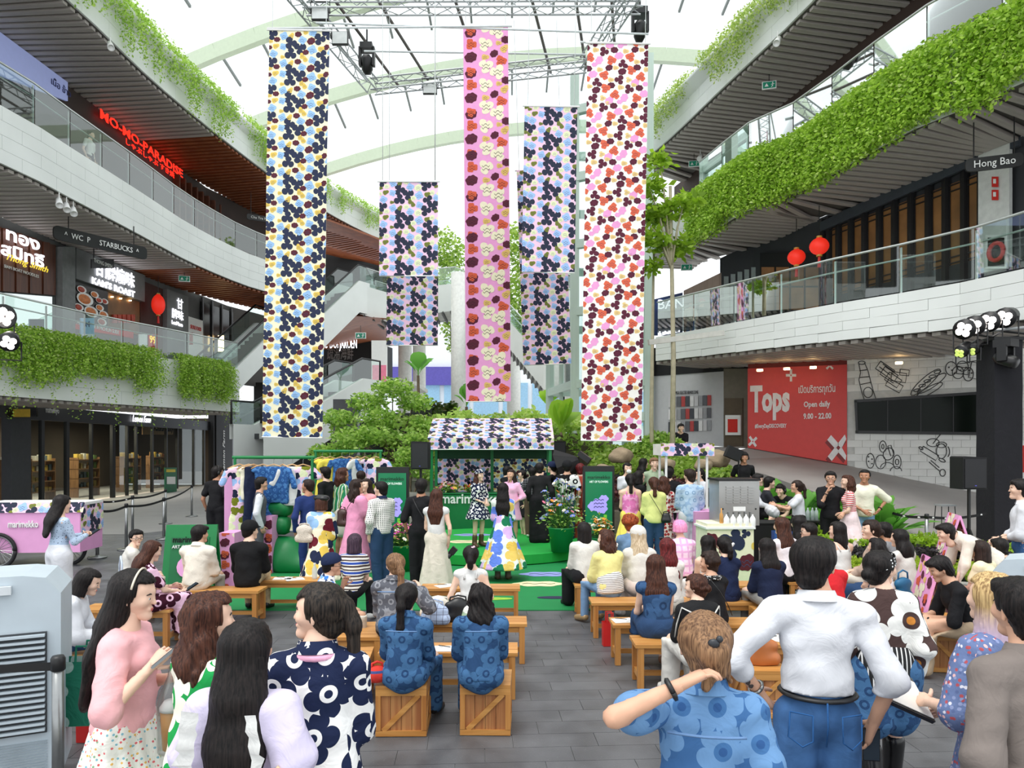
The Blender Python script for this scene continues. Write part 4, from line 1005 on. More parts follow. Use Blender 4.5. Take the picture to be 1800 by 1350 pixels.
vines('thin trailing vine strands dangling below the left second floor',L2L,1,5.4,46,1.9,3.0,.07,.08,.4,VINE,span=(.12,.95),clump=lambda s,w:.3+.7*w)
# ================================================================ shop fronts, signs, escalators, bridge, lift
def wframe(A,B,toward=1):
    u=V((B[0]-A[0],B[1]-A[1])).normalized()
    if u.x < 0 and abs(u.x) > abs(u.y):u=-u
    return u
def face_dir(A,B):
    """reading direction and outward (to the viewer) normal of an upright wall"""
    u=V((B[0]-A[0],B[1]-A[1],0)).normalized(); n=V((u.y,-u.x,0)); mid =V(((A[0]+B[0])/2,(A[1]+B[1])/2,0))
    if n.dot(-mid) < 0:n=-n
    x=V((0,0,1)).cross(n); return x,n
def wtext(s,size,m,px,py,A,B,off=.06,**kw):
    x,n=face_dir(A,B); return text(s,size,m,onwall(px,py,A,B)+n*off,x,**kw)
def wpanel(name,m,pts,A,B,off=.03,th=.04,parent=None,mi=None):
    x,n=face_dir(A,B); P=[onwall(px,py,A,B) for px,py in pts]; mb=MB(); k=len(P)
    mb.add([p+n*(off +th) for p in P]+[p+n*off for p in P],[tuple(range(k)),tuple(range(2*k-1,k-1,-1))]+[(i,i+k,(i+1) % k+k,(i+1) % k) for i in range(k)])
    return mb.build(name,m,parent)
def rect(x0,y0,x1,y1):return [(x0,y0),(x1,y0),(x1,y1),(x0,y1)]
NEON =mat('sign_white_light',(246,246,255),.5,var=0,emit=2.4); NEONR =mat('sign_red_light',(255,40,24),.5,var=0,emit=1.6); NEONY =mat('sign_yellow',(240,210,60),.5,var=0,emit=.8)
# ---- ground floor food shop on the left
shop =struct(empty('window_1'))
ms=[(44,3),(73,8),(117,8),(160,4),(198,9),(223,4),(239,4),(267,4),(292,4),(311,3),(340,4),(358,5)]
for px,w in ms:
    p=onwall(px,800,WL1A,WL1B); bar('mullion',V((p.x,p.y,0)),V((p.x,p.y,3.3)),w*p.y/F,.12,BLACKM,shop,up=(1,0,0))
for (a,_),(b,_) in zip(ms,ms[1:]):
    p,q=onwall(a,800,WL1A,WL1B),onwall(b,800,WL1A,WL1B); MB().quad(V((p.x,p.y,.05)),V((q.x,q.y,.05)),V((q.x,q.y,3.2)),V((p.x,p.y,3.2))).build('pane',SHOPGL,shop)
x1,n1=face_dir(WL1A,WL1B); hp,hq=onwall(-30,720,WL1A,WL1B),onwall(372,720,WL1A,WL1B)
bar('header',V((hp.x,hp.y,3.35)),V((hq.x,hq.y,3.35)),.2,.5,BLACKM,shop)
struct(wpanel('wall_pier',mat('grey_pier',(58,60,64),.6),rect(8,735,44,905),WL1A,WL1B,-.1,.3)); struct(wpanel('wall_pier_end',BLACK,rect(366,715,400,858),WL1A,WL1B,.0,.3))
struct(wpanel('wall_shop_beyond',mat('dark_glazing',(22,22,24),.15),rect(400,705,470,850),WL1A,WL1B,-.3,.1))
o=wpanel('shop_sign',mat('yellow_sign',(226,186,40),.5),rect(12,719,40,733),WL1A,WL1B,.2,.05); tag(o,'plain yellow sign plate above the dark grey pier','sign')
T=thing('shop_sign','dark hanging sign with pale lower-case drugstore lettering','sign'); wpanel('board',BLACKM,rect(48,713,100,732),WL1A,WL1B,.3,.06,T); wtext('matsukiyo',.3,mat('pale_letter',(190,190,190),.5),73,726,WL1A,WL1B,.38,parent=T,width=.78)
T=thing('shop_sign','white glowing handwritten grocery sign over the shop door','sign'); wtext('Lemon Farm',.42,NEON,243,742,WL1A,WL1B,.16,parent=T,shear=.3,width=1.75)
T=thing('shop_sign','wooden board with black script lettering behind the shop window','sign'); wpanel('board',wood('sign_wood','b07c4a','c89a62'),rect(268,738,320,764),WL1A,WL1B,-.5,.05,T); wtext('Natural Beauty',.42,BLACK,303,758,WL1A,WL1B,-.44,parent=T,shear=.3,width=2.2)
T=thing('shop_sign','tall black pillar with white handwritten lettering running upwards','sign'); wpanel('board',BLACK,rect(369,716,389,852),WL1A,WL1B,.32,.05,T); text('Lemon Farm',.5,mat('chalk_white',(214,214,210),.6),onwall(383,795,WL1A,WL1B)+n1*.4,(0,0,1),-x1,parent=T,shear=.3)
# shelves with goods inside
ORD =['first','second','third','fourth','fifth','sixth']; rg=random.Random(3); GOODC =[mat('goods_%d' % i,c,.6) for i,c in enumerate([(150,110,60),(90,120,60),(170,150,90),(120,60,40),(190,190,180),(80,100,110),(200,170,70)])]
gm=[MB().box((0,0,.5),(1,1,1)).mesh('pack',g) for g in GOODC]; SHW =wood('shelf_wood','6a4a30','8a6844')
for k,(px,nm) in enumerate(((100,'first'),(140,'second'),(215,'third'),(285,'fourth'),(330,'fifth'))):
    p=onwall(px,800,WL1A,WL1B)-n1*1.6; T=thing('shelf_unit','wooden grocery shelf inside the shop, %s from the grey pier' % nm,'shelf',(p.x,p.y,0),math.atan2(x1.y,x1.x))
    for z in (.4,.8,1.2,1.6):MB().box((0,0,z),(1.7,.4,.04)).build('shelf',SHW,T)
    for s in (-.83,.83):MB().box((s,0,.85),(.04,.4,1.7)).build('side',SHW,T)
    for z in (.4,.8,1.2,1.6):
        for i in range(6):
            w=rg.uniform(.12,.22); o=link('grocery_pack',gm[rg.randrange(7)],None); c=x1*(-.68 +i*.27)+n1*.02
            o.matrix_local =Matrix.Translation((p.x+c.x,p.y+c.y,z+.025)) @ Matrix.Rotation(math.atan2(x1.y,x1.x),4,'Z') @ Matrix.Diagonal((w,.15,rg.uniform(.14,.28),1))
            tag(o,'grocery pack, %s from the left on the %s board of the %s shop shelf' % (ORD[i],{.4:'lowest',.8:'second',1.2:'third',1.6:'top'}[z],nm),'package','packs on the %s grocery shelf' % nm)
for k,(px,py) in enumerate(((140,735),(200,737),(300,745))):
    p=onwall(px,py,WL1A,WL1B)-n1*1.2; o=thing('strip_light','','lamp',p,math.atan2(x1.y,x1.x)); MB().box((0,0,0),(1.3,.1,.06)).build('tube',COOL,o); MB().tube([(0,0,0),(0,0,3.62 -p.z)],.012,5).build('cord',BLACKM,o); L_=bpy.data.lights.new('shop_light','AREA'); L_.energy =260; L_.size =2.5; L_.color =(1,.86,.66); lo=bpy.data.objects.new('shop_light',L_); COL.objects.link(lo); lo.parent =o; lo.location =(0,.6,-.1); tag(o,['bright strip light inside the shop, above the first window','bright strip light inside the shop beside the door','bright strip light behind the wooden script board'][k],'lamp')
struct(MB().add([V((-16.2,15,3.62)),V((-17.6,42,3.62)),V((-22.6,42,3.62)),V((-21.6,15,3.62))],[(0,1,2,3)]).build('ceiling_shop',SOFD))
T=thing('standing_poster','green standing poster with yellow headline by the shop door','poster'); wpanel('board',mat('poster_green',(28,110,74),.5),rect(254,822,276,878),WL1A,WL1B,.9,.04,T)
wpanel('headline',mat('poster_yellow',(220,200,60),.5),rect(256,825,273,830),WL1A,WL1B,.945,.004,T); wpanel('print',WHT,rect(257,838,273,851),WL1A,WL1B,.945,.004,T)
# ---- second floor shops on the left
WOODD =wood('dark_wood_board','4a2618','6a3a24',.5)
T=thing('shop_facade','dark wooden restaurant front with white Thai lettering on the left','shop front')
for i in range(9):a,b=-14+i*12,-14+i*12+11.2; wpanel('plank',WOODD,[(a,397 +i*4.0),(b,399 +i*4.),(b,512 +i*.9),(a,511 +i*.9)],WL2A,WL2B,.04,.1 if i % 2 else .06,T)
wtext('ทอง',.52,NEON,28,431,WL2A,WL2B,.25,parent=T,bold=.012,width=1.35); wtext('สมิทธิ์',.52,NEON,28,459,WL2A,WL2B,.25,parent=T,bold=.012,width=1.75); wtext('Thong Smith',.28,NEONY,32,468,WL2A,WL2B,.3,parent=T,shear=.4,width=1.7)
wtext('SIAM BOAT NOODLES',.14,WHT,26,480,WL2A,WL2B,.25,parent=T)
wpanel('pane',SHOPGL,[(-10,514),(92,522),(92,605),(-10,600)],WL2A,WL2B,.06,.02,T)
struct(wpanel('wall_pier_concrete',mat('pier_grey',(128,130,130),.8,var=.1),rect(97,434,120,610),WL2A,WL2B,.02,.25))
T=thing('hanging_sign','small dark hanging sign with a restaurant name by the concrete pier','sign'); wpanel('board',BLACKM,rect(112,457,153,473),WL2A,WL2B,1.,.05,T); wtext('THONG SMITH',.2,WHT,132,468,WL2A,WL2B,1.07,parent=T,width=.95)
MB().tube([onwall(118,458,WL2A,WL2B)+face_dir(WL2A,WL2B)[1],onwall(118,436,WL2A,WL2B)+face_dir(WL2A,WL2B)[1]],.02,5).build('rod',BLACKM,T)
T=thing('shop_facade','roast meat shop front with Chinese letters and food photo','shop front')
wpanel('lintel',mat('cement_panel',(122,124,124),.8,var=.12,vs=2),[(122,436),(244,484),(244,531),(122,490)],WL2A,WL2B,.06,.2,T)
wtext('甘牌燒味',.6,NEON,189,493,WL2A,WL2B,.32,parent=T,width=2.3,bold=.01); wtext("KAM'S ROAST",.32,NEON,187,511,WL2A,WL2B,.32,parent=T,width=2.45,bold=.01)
ph=wpanel('photo',mat('photo_dark',(44,36,34),.4),[(123,500),(184,512),(184,573),(123,568)],WL2A,WL2B,.08,.05,T)
x2,n2=face_dir(WL2A,WL2B); FOOD =[mat('food_red',(176,66,44),.5,var=.3,vs=9),mat('food_orange',(206,120,62),.5,var=.3,vs=9)]
for i,(px,py,r) in enumerate(((136,509,8),(142,526,14),(131,540,8),(153,548,12),(167,528,6),(168,541,7),(177,530,6),(175,553,8),(172,566,8),(159,518,7))):
    p=onwall(px,py,WL2A,WL2B)+n2*.14; rr=r*p.y/F; Rr=Matrix((x2,-n2,V((0,0,1)))).transposed()
    pl=MB().lathe([(0,0),(rr*.8,.005),(rr,.03),(rr*.75,.012)],p,16,0,Rr @ Matrix.Rotation(PI/2,3,'X'),1.5,.8).build('plate',WHT,ph); MB().lathe([(rr*.74,.012),(rr*.5,.04),(0,.05)],p,14,0,Rr @ Matrix.Rotation(PI/2,3,'X'),1.5,.8).build('food',FOOD[i % 2],pl)
wpanel('counter_window',mat('counter_inside',(120,84,48),.5,var=.3,vs=1.5),[(184,512),(243,530),(243,590),(184,573)],WL2A,WL2B,.02,.04,T)
for px in (192,200,208,216,224):wpanel('roast',FOOD[0],rect(px,553,px+6,568),WL2A,WL2B,.1,.08,T)
for px in (190,205,222):wpanel('downlight',WARM,rect(px,521 +(px-190)*.2,px+4,523 +(px-190)*.2),WL2A,WL2B,.1,.03,T)
wpanel('banner',RED,[(122,568),(228,584),(228,596),(122,578)],WL2A,WL2B,.14,.02,T); wtext('ONE MICHELIN STAR IN MICHELIN GUIDE',.2,WHT,160,578,WL2A,WL2B,.18,parent=T,width=2.6)
wpanel('base',mat('cement_base',(96,92,86),.8),[(122,578),(243,596),(243,640),(122,618)],WL2A,WL2B,.06,.1,T)
def lantern(label,p,r,m,oval=1.):
    T=thing('lantern',label,'lantern',p); prof =[(r*.3,-r*oval)]+[(r*math.sin(PI*t),-r*oval *math.cos(PI*t)) for t in np.linspace(.12,.88,9)]+[(r*.3,r*oval)]
    MB().lathe(prof,n=16).build('shade',m,T,True); MB().cyl((0,0,r*oval),.3*r,.05,10).cyl((0,0,-r*oval -.05),.3*r,.05,10).build('caps',mat('lantern_gold',(196,150,60),.4),T); MB().tube([(0,0,r*oval),(0,0,r*oval +.9)],.012,5).build('cord',BLACKM,T); MB().tube([(0,0,-r*oval),(0,0,-r*oval -.35)],[.03,.05],6).build('tassel',RED,T)
LRED =mat('lantern_red',(226,44,28),.5,var=.05,emit=.5)
lantern('tall red cylinder lantern in the brown doorway',onwall(254,536,WL2A,WL2B)+n2*.6,.26,LRED,1.6)
struct(wpanel('wall_doorway',mat('doorway_brown',(70,40,34),.7),[(244,492),(283,508),(283,645),(244,636)],WL2A,WL2B,.02,.05))
T=thing('shop_sign','grey concrete panel with stacked white Chinese letters','sign'); wpanel('board',mat('cement_panel',(122,124,124),.8),[(284,508),(322,522),(322,650),(284,645)],WL2A,WL2B,.05,.2,T); wtext('甘',.5,NEON,306,542,WL2A,WL2B,.28,parent=T); wtext('牌味',.45,NEON,302,560,WL2A,WL2B,.28,parent=T); wtext('LeeMum',.24,NEON,301,572,WL2A,WL2B,.28,parent=T)
T=thing('poster','tall white food poster beside the concrete sign panel','poster'); wpanel('board',WHT,[(322,556),(348,564),(348,640),(322,634)],WL2A,WL2B,.2,.04,T); wtext('SEOUL FOOD',.25,RED,335,580,WL2A,WL2B,.26,parent=T,width=.9); wpanel('picture',FOOD[0],rect(324,585,330,606),WL2A,WL2B,.245,.004,T)
T=thing('standing_poster','pale blue promotion poster behind the left balustrade','poster'); wpanel('board',mat('poster_blue',(150,190,226),.5),rect(92,560,117,608),WL2A,WL2B,1.,.04,T); wpanel('picture',WHT,rect(95,588,115,604),WL2A,WL2B,1.045,.004,T); wtext('x4',.3,mat('poster_navy',(30,50,120),.5),103,575,WL2A,WL2B,1.05,parent=T)
T=thing('standing_poster','white and red price poster behind the left balustrade','poster'); wpanel('board',RED,rect(227,588,242,626),WL2A,WL2B,.8,.04,T); wtext('99',.42,NEONY,233,604,WL2A,WL2B,.86,parent=T); wpanel('sheet',WHT,rect(209,588,224,624),WL2A,WL2B,.8,.04,T)
for i in range(5):
    px=352 +i*17; p=onwall(px,560,WL2A,WL2B)+n2*.1; struct(bar('trim_%d' % (i+1),V((p.x,p.y,5.4)),V((p.x,p.y,9.2)),.12,.1,BLACKM,None,up=(1,0,0)))
struct(wpanel('window_2',mat('dark_glazing',(22,22,24),.15),[(350,530),(440,560),(440,665),(350,650)],WL2A,WL2B,.04,.05))
o=wpanel('glow_lamp',WARM,rect(373,590,380,618),WL2A,WL2B,.3,.1); tag(o,'upright glowing lamp panel beyond the left balustrade','lamp')
def hang_board(label,px,py,z,w,h,s,rz=0.,tsize=.2,m=BLACKM,tm=WHT,rod=.5,cat='sign',name='hanging_sign',width=None):
    p=atz(px,py,z); T=thing(name,label,cat,p,rz); n=10; r=h*.3
    poly =[(x*(w/2-r)+r*math.cos(a),zz*(h/2-r)+r*math.sin(a)) for x,zz,a0 in ((1,1,0),(-1,1,PI/2),(-1,-1,PI),(1,-1,1.5 *PI)) for a in np.linspace(a0,a0+PI/2,4)]
    MB().prism(poly,-.03,.03).build('board',m,T)
    for q in (-.35,.35):MB().tube([(q*w,0,h/2),(q*w,0,h/2+rod)],.014,5).build('rod',BLACKM,T)
    if s:text(s,tsize,tm,(0,-.05,-tsize *.35),parent=T,width=width)
    return T
hang_board('long dark direction sign hanging under the left soffit',180,428,8.6,2.9,.42,'^  WC  P     STARBUCKS  ^',R(58),.24,width=2.3,rod=.6)
hang_board('dark rounded restaurant sign hanging on the right',1747,286,8.2,1.05,.28,'Hong Bao',R(-20),.22,rod=.9,width=.75)
hang_board('dark direction sign under the far left wooden ceiling',458,384,12.6,1.2,.26,'Cha Tra Mue',R(30),.16,rod=1.)
EXITG =mat('exit_green',(10,110,84),.4,var=0,emit=.25)
def exit_sign(label,px,py,z,rz=0):
    p=atz(px,py,z); T=thing('exit_sign',label,'exit sign',p,rz,'green exit signs'); MB().box((0,0,0),(.42,.05,.24)).build('case',WHT,T); MB().box((0,-.03,0),(.37,.02,.19)).build('face',EXITG,T)
    text('▲',.13,WHT,(-.08,-.045,-.05),parent=T,name='arrow'); MB().tube([(.1,-.045,-.06),(.1,-.045,.05)],.012,5).tube([(.05,-.045,.0),(.15,-.045,.02)],.01,5).tube([(.1,-.045,-.02),(.06,-.045,-.08)],.01,5).sphere((.1,-.045,.06),.018,6,4).build('runner',WHT,T); MB().tube([(0,0,.12),(0,0,.4)],.012,5).build('rod',BLACKM,T)
exit_sign('green exit sign under the left soffit',324,490,8.9,R(20)); exit_sign('green exit sign under the topmost right soffit',1352,150,13.4,R(-15)); exit_sign('green exit sign by the tree crown under the upper right soffit',1220,288,13.3,R(-10)); exit_sign('green exit sign under the vine-covered right storey',1207,470,8.9,R(-5)); exit_sign('green exit sign under the wooden ceiling behind the bridge',634,590,6.6)
def spot(label,px,py,z,rz=0.):
    p=atz(px,py,z); T=thing('spotlight',label,'spotlight',p,rz,'white spotlights under the soffits'); MB().lathe([(.0,-.16),(.07,-.16),(.09,.05),(.1,.15),(.085,.15),(.07,.1)],n=12,R=Matrix.Rotation(2.4,3,'X')).build('head',WHT,T,True); MB().tube([(0,0,0),(0,0,.28)],.015,5).build('stem',WHT,T)
for l,x,y,z in (('first of three white spotlights under the left fascia',104,356,8.95),('second of three white spotlights under the left fascia',117,364,8.95),('third of three white spotlights under the left fascia',129,371,8.95),('single white spotlight under the topmost left fascia',194,80,13.9),('single white spotlight under the topmost right fascia',1367,72,13.5),('small white spotlight near the tree crown',1231,276,13.3)):spot(l,x,y,z,R(40 if x < 900 else -40))
def nozzle(label,p,n):
    x=V((0,0,1)).cross(n).normalized(); Rm=Matrix((x,V((0,0,1)),n)).transposed(); T=thing('air_nozzle',label,'air nozzle'); CR=mat('nozzle_cream',(222,218,204),.4)
    MB().lathe([(.24,-.04),(.24,.02),(.2,.06)],p,18,0,Rm).build('flange',CR,T,True); MB().lathe([(.2,.0),(.2,.1),(.17,.2),(.12,.24),(.12,.1)],p,18,0,Rm @ Matrix.Rotation(-.35,3,'Y')).build('spout',CR,T,True)
for l,px,py,z,n in (('round air nozzle on the left fascia, nearest of three',342,448,9.95,(1,-.25,0)),('round air nozzle on the left fascia, middle of three',407,482,9.9,(1,-.3,0)),('round air nozzle on the left fascia half behind the banner',460,503,9.9,(1,-.3,0)),('round air nozzle in the middle of the right fascia',1521,583,5.15,(-.75,-.66,0)),('round air nozzle on the right fascia near the tree',1281,612,5.15,(-.75,-.66,0))):
    d=dz(py,z); nozzle(l,at(px,py,d*.995),V(n).normalized())
# ---- third floor left: light box, red sign, slatted front
x3,n3=face_dir(WL3A,WL3B)
T=thing('light_box','pale blue advertising light box on the top left','light box'); wpanel('screen',mat('lightbox_blue',(150,160,206),.4,var=.03,emit=.35),[(-60,20),(110,145),(110,178),(-60,115)],WL3A,WL3B,.1,.08,T); wtext('เนื้อ ข้าว',.3,mat('lightbox_navy',(60,64,110),.5),97,160,WL3A,WL3B,.2,parent=T)
T=thing('shop_sign','glowing red restaurant sign on the left third floor','sign'); wtext('MO-MO-PARADISE',.46,NEONR,247,265,WL3A,WL3B,.2,parent=T,width=5.6,bold=.006); wtext('しゃぶしゃぶ すき焼',.26,NEONR,257,284,WL3A,WL3B,.2,parent=T,width=3.4)
T=thing('slat_screen','screen of dark wooden fins beyond the red sign','screen')
for i in range(15):
    px=305 +i*10.5; p=onwall(px,350,WL3A,WL3B)+n3*.1; bar('slat',V((p.x,p.y,10.7)),V((p.x,p.y,13.7)),.12,.35,WOODD,T,up=(1,0,0))
# ---- right second floor restaurant with black lattice windows
x5,n5=face_dir(WR2A,WR2B)
fr=struct(empty('window_3')); inside =mat('warm_inside',(120,84,48),.4,var=.35,vs=1.2,emit=.08); edges =[1730,1700,1667,1637,1606,1577,1550,1524,1500,1478,1461,1450]
for i,px in enumerate(edges):
    p=onwall(px,400,WR2A,WR2B)+n5*.08; bar('post',V((p.x,p.y,5.6)),V((p.x,p.y,9.15)),.16,.14,BLACKM,fr,up=(1,0,0))
    if i+1 < len(edges):
        q=onwall(edges[i+1],400,WR2A,WR2B)+n5*.08; a,b=V((p.x,p.y,0)),V((q.x,q.y,0)); Z=V((0,0,1))
        MB().quad(a+Z*6.7 -n5*.03,b+Z*6.7 -n5*.03,b+Z*8.75 -n5*.03,a+Z*8.75 -n5*.03).build('pane',inside,fr); MB().quad(a+Z*5.65,b+Z*5.65,b+Z*6.7,a+Z*6.7).build('panel',mat('dark_panel',(40,42,44),.5),fr)
        for z in (6.75,6.9,8.55,8.7):bar('lattice',a.lerp(b,.05)+Z*z,a.lerp(b,.95)+Z*z,.03,.03,BLACKM,fr)
        for t in (.2,.8):bar('lattice',a.lerp(b,t)+Z*6.7,a.lerp(b,t)+Z*8.75,.025,.03,BLACKM,fr,up=(1,0,0))
struct(wpanel('wall_header',mat('slate_blue_wall',(58,64,72),.7),[(1450,392),(1800,226),(1800,258),(1450,408)],WR2A,WR2B,.1,.1))
struct(wpanel('wall_white_bay',mat('bay_white',(214,216,212),.6),[(1731,248),(1786,232),(1786,470),(1731,483)],WR2A,WR2B,.12,.1))
for k,(py,l) in enumerate(((313,'upper'),(336,'lower'))):T=thing('fire_notice','%s red fire notice on the white bay at the upper right' % l,'notice'); wpanel('plate',RED,rect(1757,py,1768,py+18),WR2A,WR2B,.24,.02,T); wpanel('picture',WHT,rect(1760,py+4,1765,py+12),WR2A,WR2B,.265,.004,T)
T=thing('fire_hose_cabinet','white fire hose cabinet with red hose, upper right','hose cabinet'); wpanel('case',WHT,rect(1748,415,1786,474),WR2A,WR2B,.24,.06,T); wpanel('glass',mat('dark_glazing',(22,22,24),.15),rect(1753,420,1782,470),WR2A,WR2B,.305,.01,T)
p=onwall(1770,445,WR2A,WR2B)+n5*.36; MB().tube([p+x5*.17 *math.cos(t)+V((0,0,.2*math.sin(t))) for t in np.linspace(0,2*PI,15)],.05,6).build('hose',RED,T,True)
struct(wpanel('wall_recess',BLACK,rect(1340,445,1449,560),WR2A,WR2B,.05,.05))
for i in range(4):
    T=struct(wpanel('window_%d' % (4+i),mat('warm_lattice',(120,80,44),.4,var=.4,vs=2,emit=.12),rect(1344 +i*26,470,1344 +i*26+22,545),WR2A,WR2B,.11,.02)); wpanel('bar',BLACKM,rect(1344 +i*26,503,1344 +i*26+22,506),WR2A,WR2B,.135,.02,T)
lantern('round red lantern nearer the tall black windows',atz(1440,433,7.75),.26,LRED,.9); lantern('round red lantern further along the dark recess',atz(1400,452,7.7),.25,LRED,.9)
WR2C =(4.2,27.0)
struct(wpanel('wall_brown',wood('pink_wood','8a7468','a08a7c',.3),[(1202,512),(1268,480),(1268,590),(1202,590)],(5.5,26),(8.6,25),.0,.1)); struct(wpanel('wall_grey_corner',DARKWALL,[(1268,455),(1345,420),(1345,575),(1268,590)],(8.4,25.2),(9.6,24.),.0,.1))
for i in range(6):struct(wpanel('window_%d' % (10+i),mat('pale_reflection',(150,160,160),.2),rect(1276 +i*12,487 -i*4,1276 +i*12+8,580 -i*2),(8.4,25.2),(9.6,24.),.12,.03))
struct(wpanel('wall_blue_shop',mat('shop_blue',(30,52,104),.5),[(1146,528),(1200,515),(1200,590),(1146,590)],(4.5,26.6),(7.,26),.0,.1))
T=thing('shop_sign','white letters on the blue shop front','sign'); wtext('BANG BANG',.5,NEON,1152,545,(4.5,26.6),(7.,26),.16,parent=T)
# ---- right ground floor: red poster, mural, window
x4,n4=face_dir(WR1A,WR1B); PRED =mat('poster_red',(212,66,62),.5,var=.03)
T=thing('wall_poster','huge red supermarket poster with white lettering on the right wall','poster'); wpanel('sheet',PRED,[(1315,648),(1489,641),(1489,817),(1315,787)],WR1A,WR1B,.02,.03,T)
LT=mat('poster_letter',(232,226,226),.5)
wtext('Tops',1.08,LT,1354,722,WR1A,WR1B,.06,parent=T,bold=.045,width=1.15); wtext('เปิดบริการทุกวัน',.3,LT,1436,690,WR1A,WR1B,.06,parent=T,width=1.0,bold=.004); wtext('Open daily',.23,LT,1436,715,WR1A,WR1B,.06,parent=T,width=.72,bold=.006); wtext('9.00 - 22.00',.23,LT,1437,736,WR1A,WR1B,.06,parent=T,width=.76,bold=.006); wtext('#EveryDayDISCOVERY',.17,LT,1355,752,WR1A,WR1B,.06,parent=T,width=.92,bold=.004)
MARN =mat('poster_maroon',(130,36,40),.5)
for cx,cy,r,rot in ((1391,660,9,0),(1459,642,8,.8),(1324,776,9,.9),(1474,787,22,.75)):
    for k in range(4):
        a=rot +k*PI/2; w=r*.22; e=[(cx+r*t*math.cos(a)-s*w*math.sin(a),cy+(r*t*math.sin(a)+s*w*math.cos(a))*1.2) for t,s in ((.12,-1),(1,-1),(1,1),(.12,1))]
        e=[(min(1488,x),max(643 if cx > 1400 and cy < 650 else 600,y)) for x,y in e]
        if r > 20:wpanel('star_shade',MARN,[(x-(4 if x < 1487 else 0),y+5) for x,y in e],WR1A,WR1B,.052,.003,T)
        wpanel('star_arm',LT,e,WR1A,WR1B,.058,.004,T)
ink =mat('mural_ink',(58,58,58),.7)
def mural(label,lines,w=.012):
    mb=MB()
    for l in lines:mb.tube([onwall(x,y,WR1A,WR1B)+n4*.035 for x,y in l],w,4)
    return tag(mb.build('mural_drawing',ink),label,'drawing')
def ell(cx,cy,rx,ry,rot=0,a0=0,a1=2*PI,n=20):return [(cx+rx*math.cos(t)*math.cos(rot)-ry*math.sin(t)*math.sin(rot),cy+rx*math.cos(t)*math.sin(rot)+ry*math.sin(t)*math.cos(rot)) for t in np.linspace(a0,a1,n)]
def rr(cx,cy,w,h,rot):c,s=math.cos(rot),math.sin(rot); return [(cx+x*c-y*s,cy+x*s+y*c) for x,y in ((-w,-h),(w,-h),(w,h),(-w,h),(-w,-h))]
mural('line drawing of a bottle at the top of the white wall',[[(1510,640),(1513,655),(1510,668),(1515,690),(1520,704)],[(1520,638),(1526,652),(1530,668),(1536,690),(1540,702)],ell(1515,638,6,3),[(1511,652),(1524,650)],[(1511,664),(1529,662)],[(1513,676),(1532,672)],ell(1526,690,8,9)])
mural('line drawing of chocolate bars on the white wall',[rr(1556 +i*7,650 +i*9,15-i,8,.6) for i in range(3)]+[rr(1580,663,13,8,.15),rr(1572,678,14,7,.5),rr(1590,655,8,5,.1)]+[[(1546,645),(1566,660)],[(1552,640),(1572,654)]])
mural('line drawing of baguettes on the white wall',[ell(1627,672,34,8,-.72),ell(1638,674,30,7,-.6),ell(1634,686,26,6,-.5)]+[ell(1612 +i*9,686 -i*8,6,2.5,-.2) for i in range(5)])
mural('line drawing of biscuits at the upper right of the white wall',[ell(1672,648,10,12),ell(1684,655,10,11),ell(1692,644,10,9),ell(1702,658,9,12),rr(1716,652,11,14,.2),rr(1692,652,10,6,.1)]+[ell(1668 +i*5,646 +(i % 3)*5,.8,.8,n=6) for i in range(9)])
mural('line drawing of heaped cookies under the long window',[ell(1530,810,7,13),ell(1552,785,6,10),ell(1552,785,2,4),ell(1562,798,9,11,.5),ell(1548,812,9,12),ell(1577,812,7,12),ell(1577,812,3,5),ell(1560,822,12,9,0,PI,2*PI),ell(1575,828,10,8,0,PI,2*PI),rr(1566,792,3,9,-.3)]+[ell(1527 +(i % 2)*6,803 +i*4,.8,.8,n=6) for i in range(4)])
mural('line drawing of rolling pin, whisk, jug and spoon',[ell(1640,778,11,7),[(1640,780),(1646,772),(1656,760)],ell(1655,793,9,13,0),ell(1655,782,9,5),ell(1665,794,4,9,0,-1.4,1.4),rr(1634,797,16,5,.55),ell(1619,788,4,2,.55),ell(1656,809,6,2.5,.4),[(1633,812),(1648,825),(1652,828)],[(1636,809),(1651,822)],ell(1657,831,5,6)])
T=struct(wpanel('window_20',mat('dark_window',(16,24,18),.12,var=.4,vs=.8,spec=.12),[(1506,708),(1732,693),(1732,760),(1508,757)],WR1A,WR1B,.02,.02))
for a in ([(1502,703),(1732,688),(1732,693),(1502,708)],[(1504,757),(1732,760),(1732,765),(1504,762)],[(1502,704),(1507,704),(1509,761),(1505,761)]):wpanel('frame',BLACKM,a,WR1A,WR1B,.03,.06,T)
for px in (1560,1618,1675):wpanel('frame',BLACKM,[(px,704 -(px-1506)*.066),(px+1.5,704 -(px-1506)*.066),(px+1.5,760),(px,760)],WR1A,WR1B,.03,.05,T)
T=thing('fire_notice','red fire notice right of the black tower on the ground floor','notice'); wpanel('plate',RED,rect(1778,745,1788,766),WR1A,(15.8,17.05),.06,.02,T); wpanel('picture',WHT,rect(1781,749,1786,758),WR1A,(15.8,17.05),.085,.004,T)
T=thing('fire_hose_cabinet','red fire hose cabinet beside the black tower','hose cabinet'); wpanel('case',WHT,rect(1776,778,1800,845),WR1A,(15.8,17.05),.05,.1,T); wpanel('inside',RED,rect(1780,783,1800,830),WR1A,(15.8,17.05),.16,.02,T)
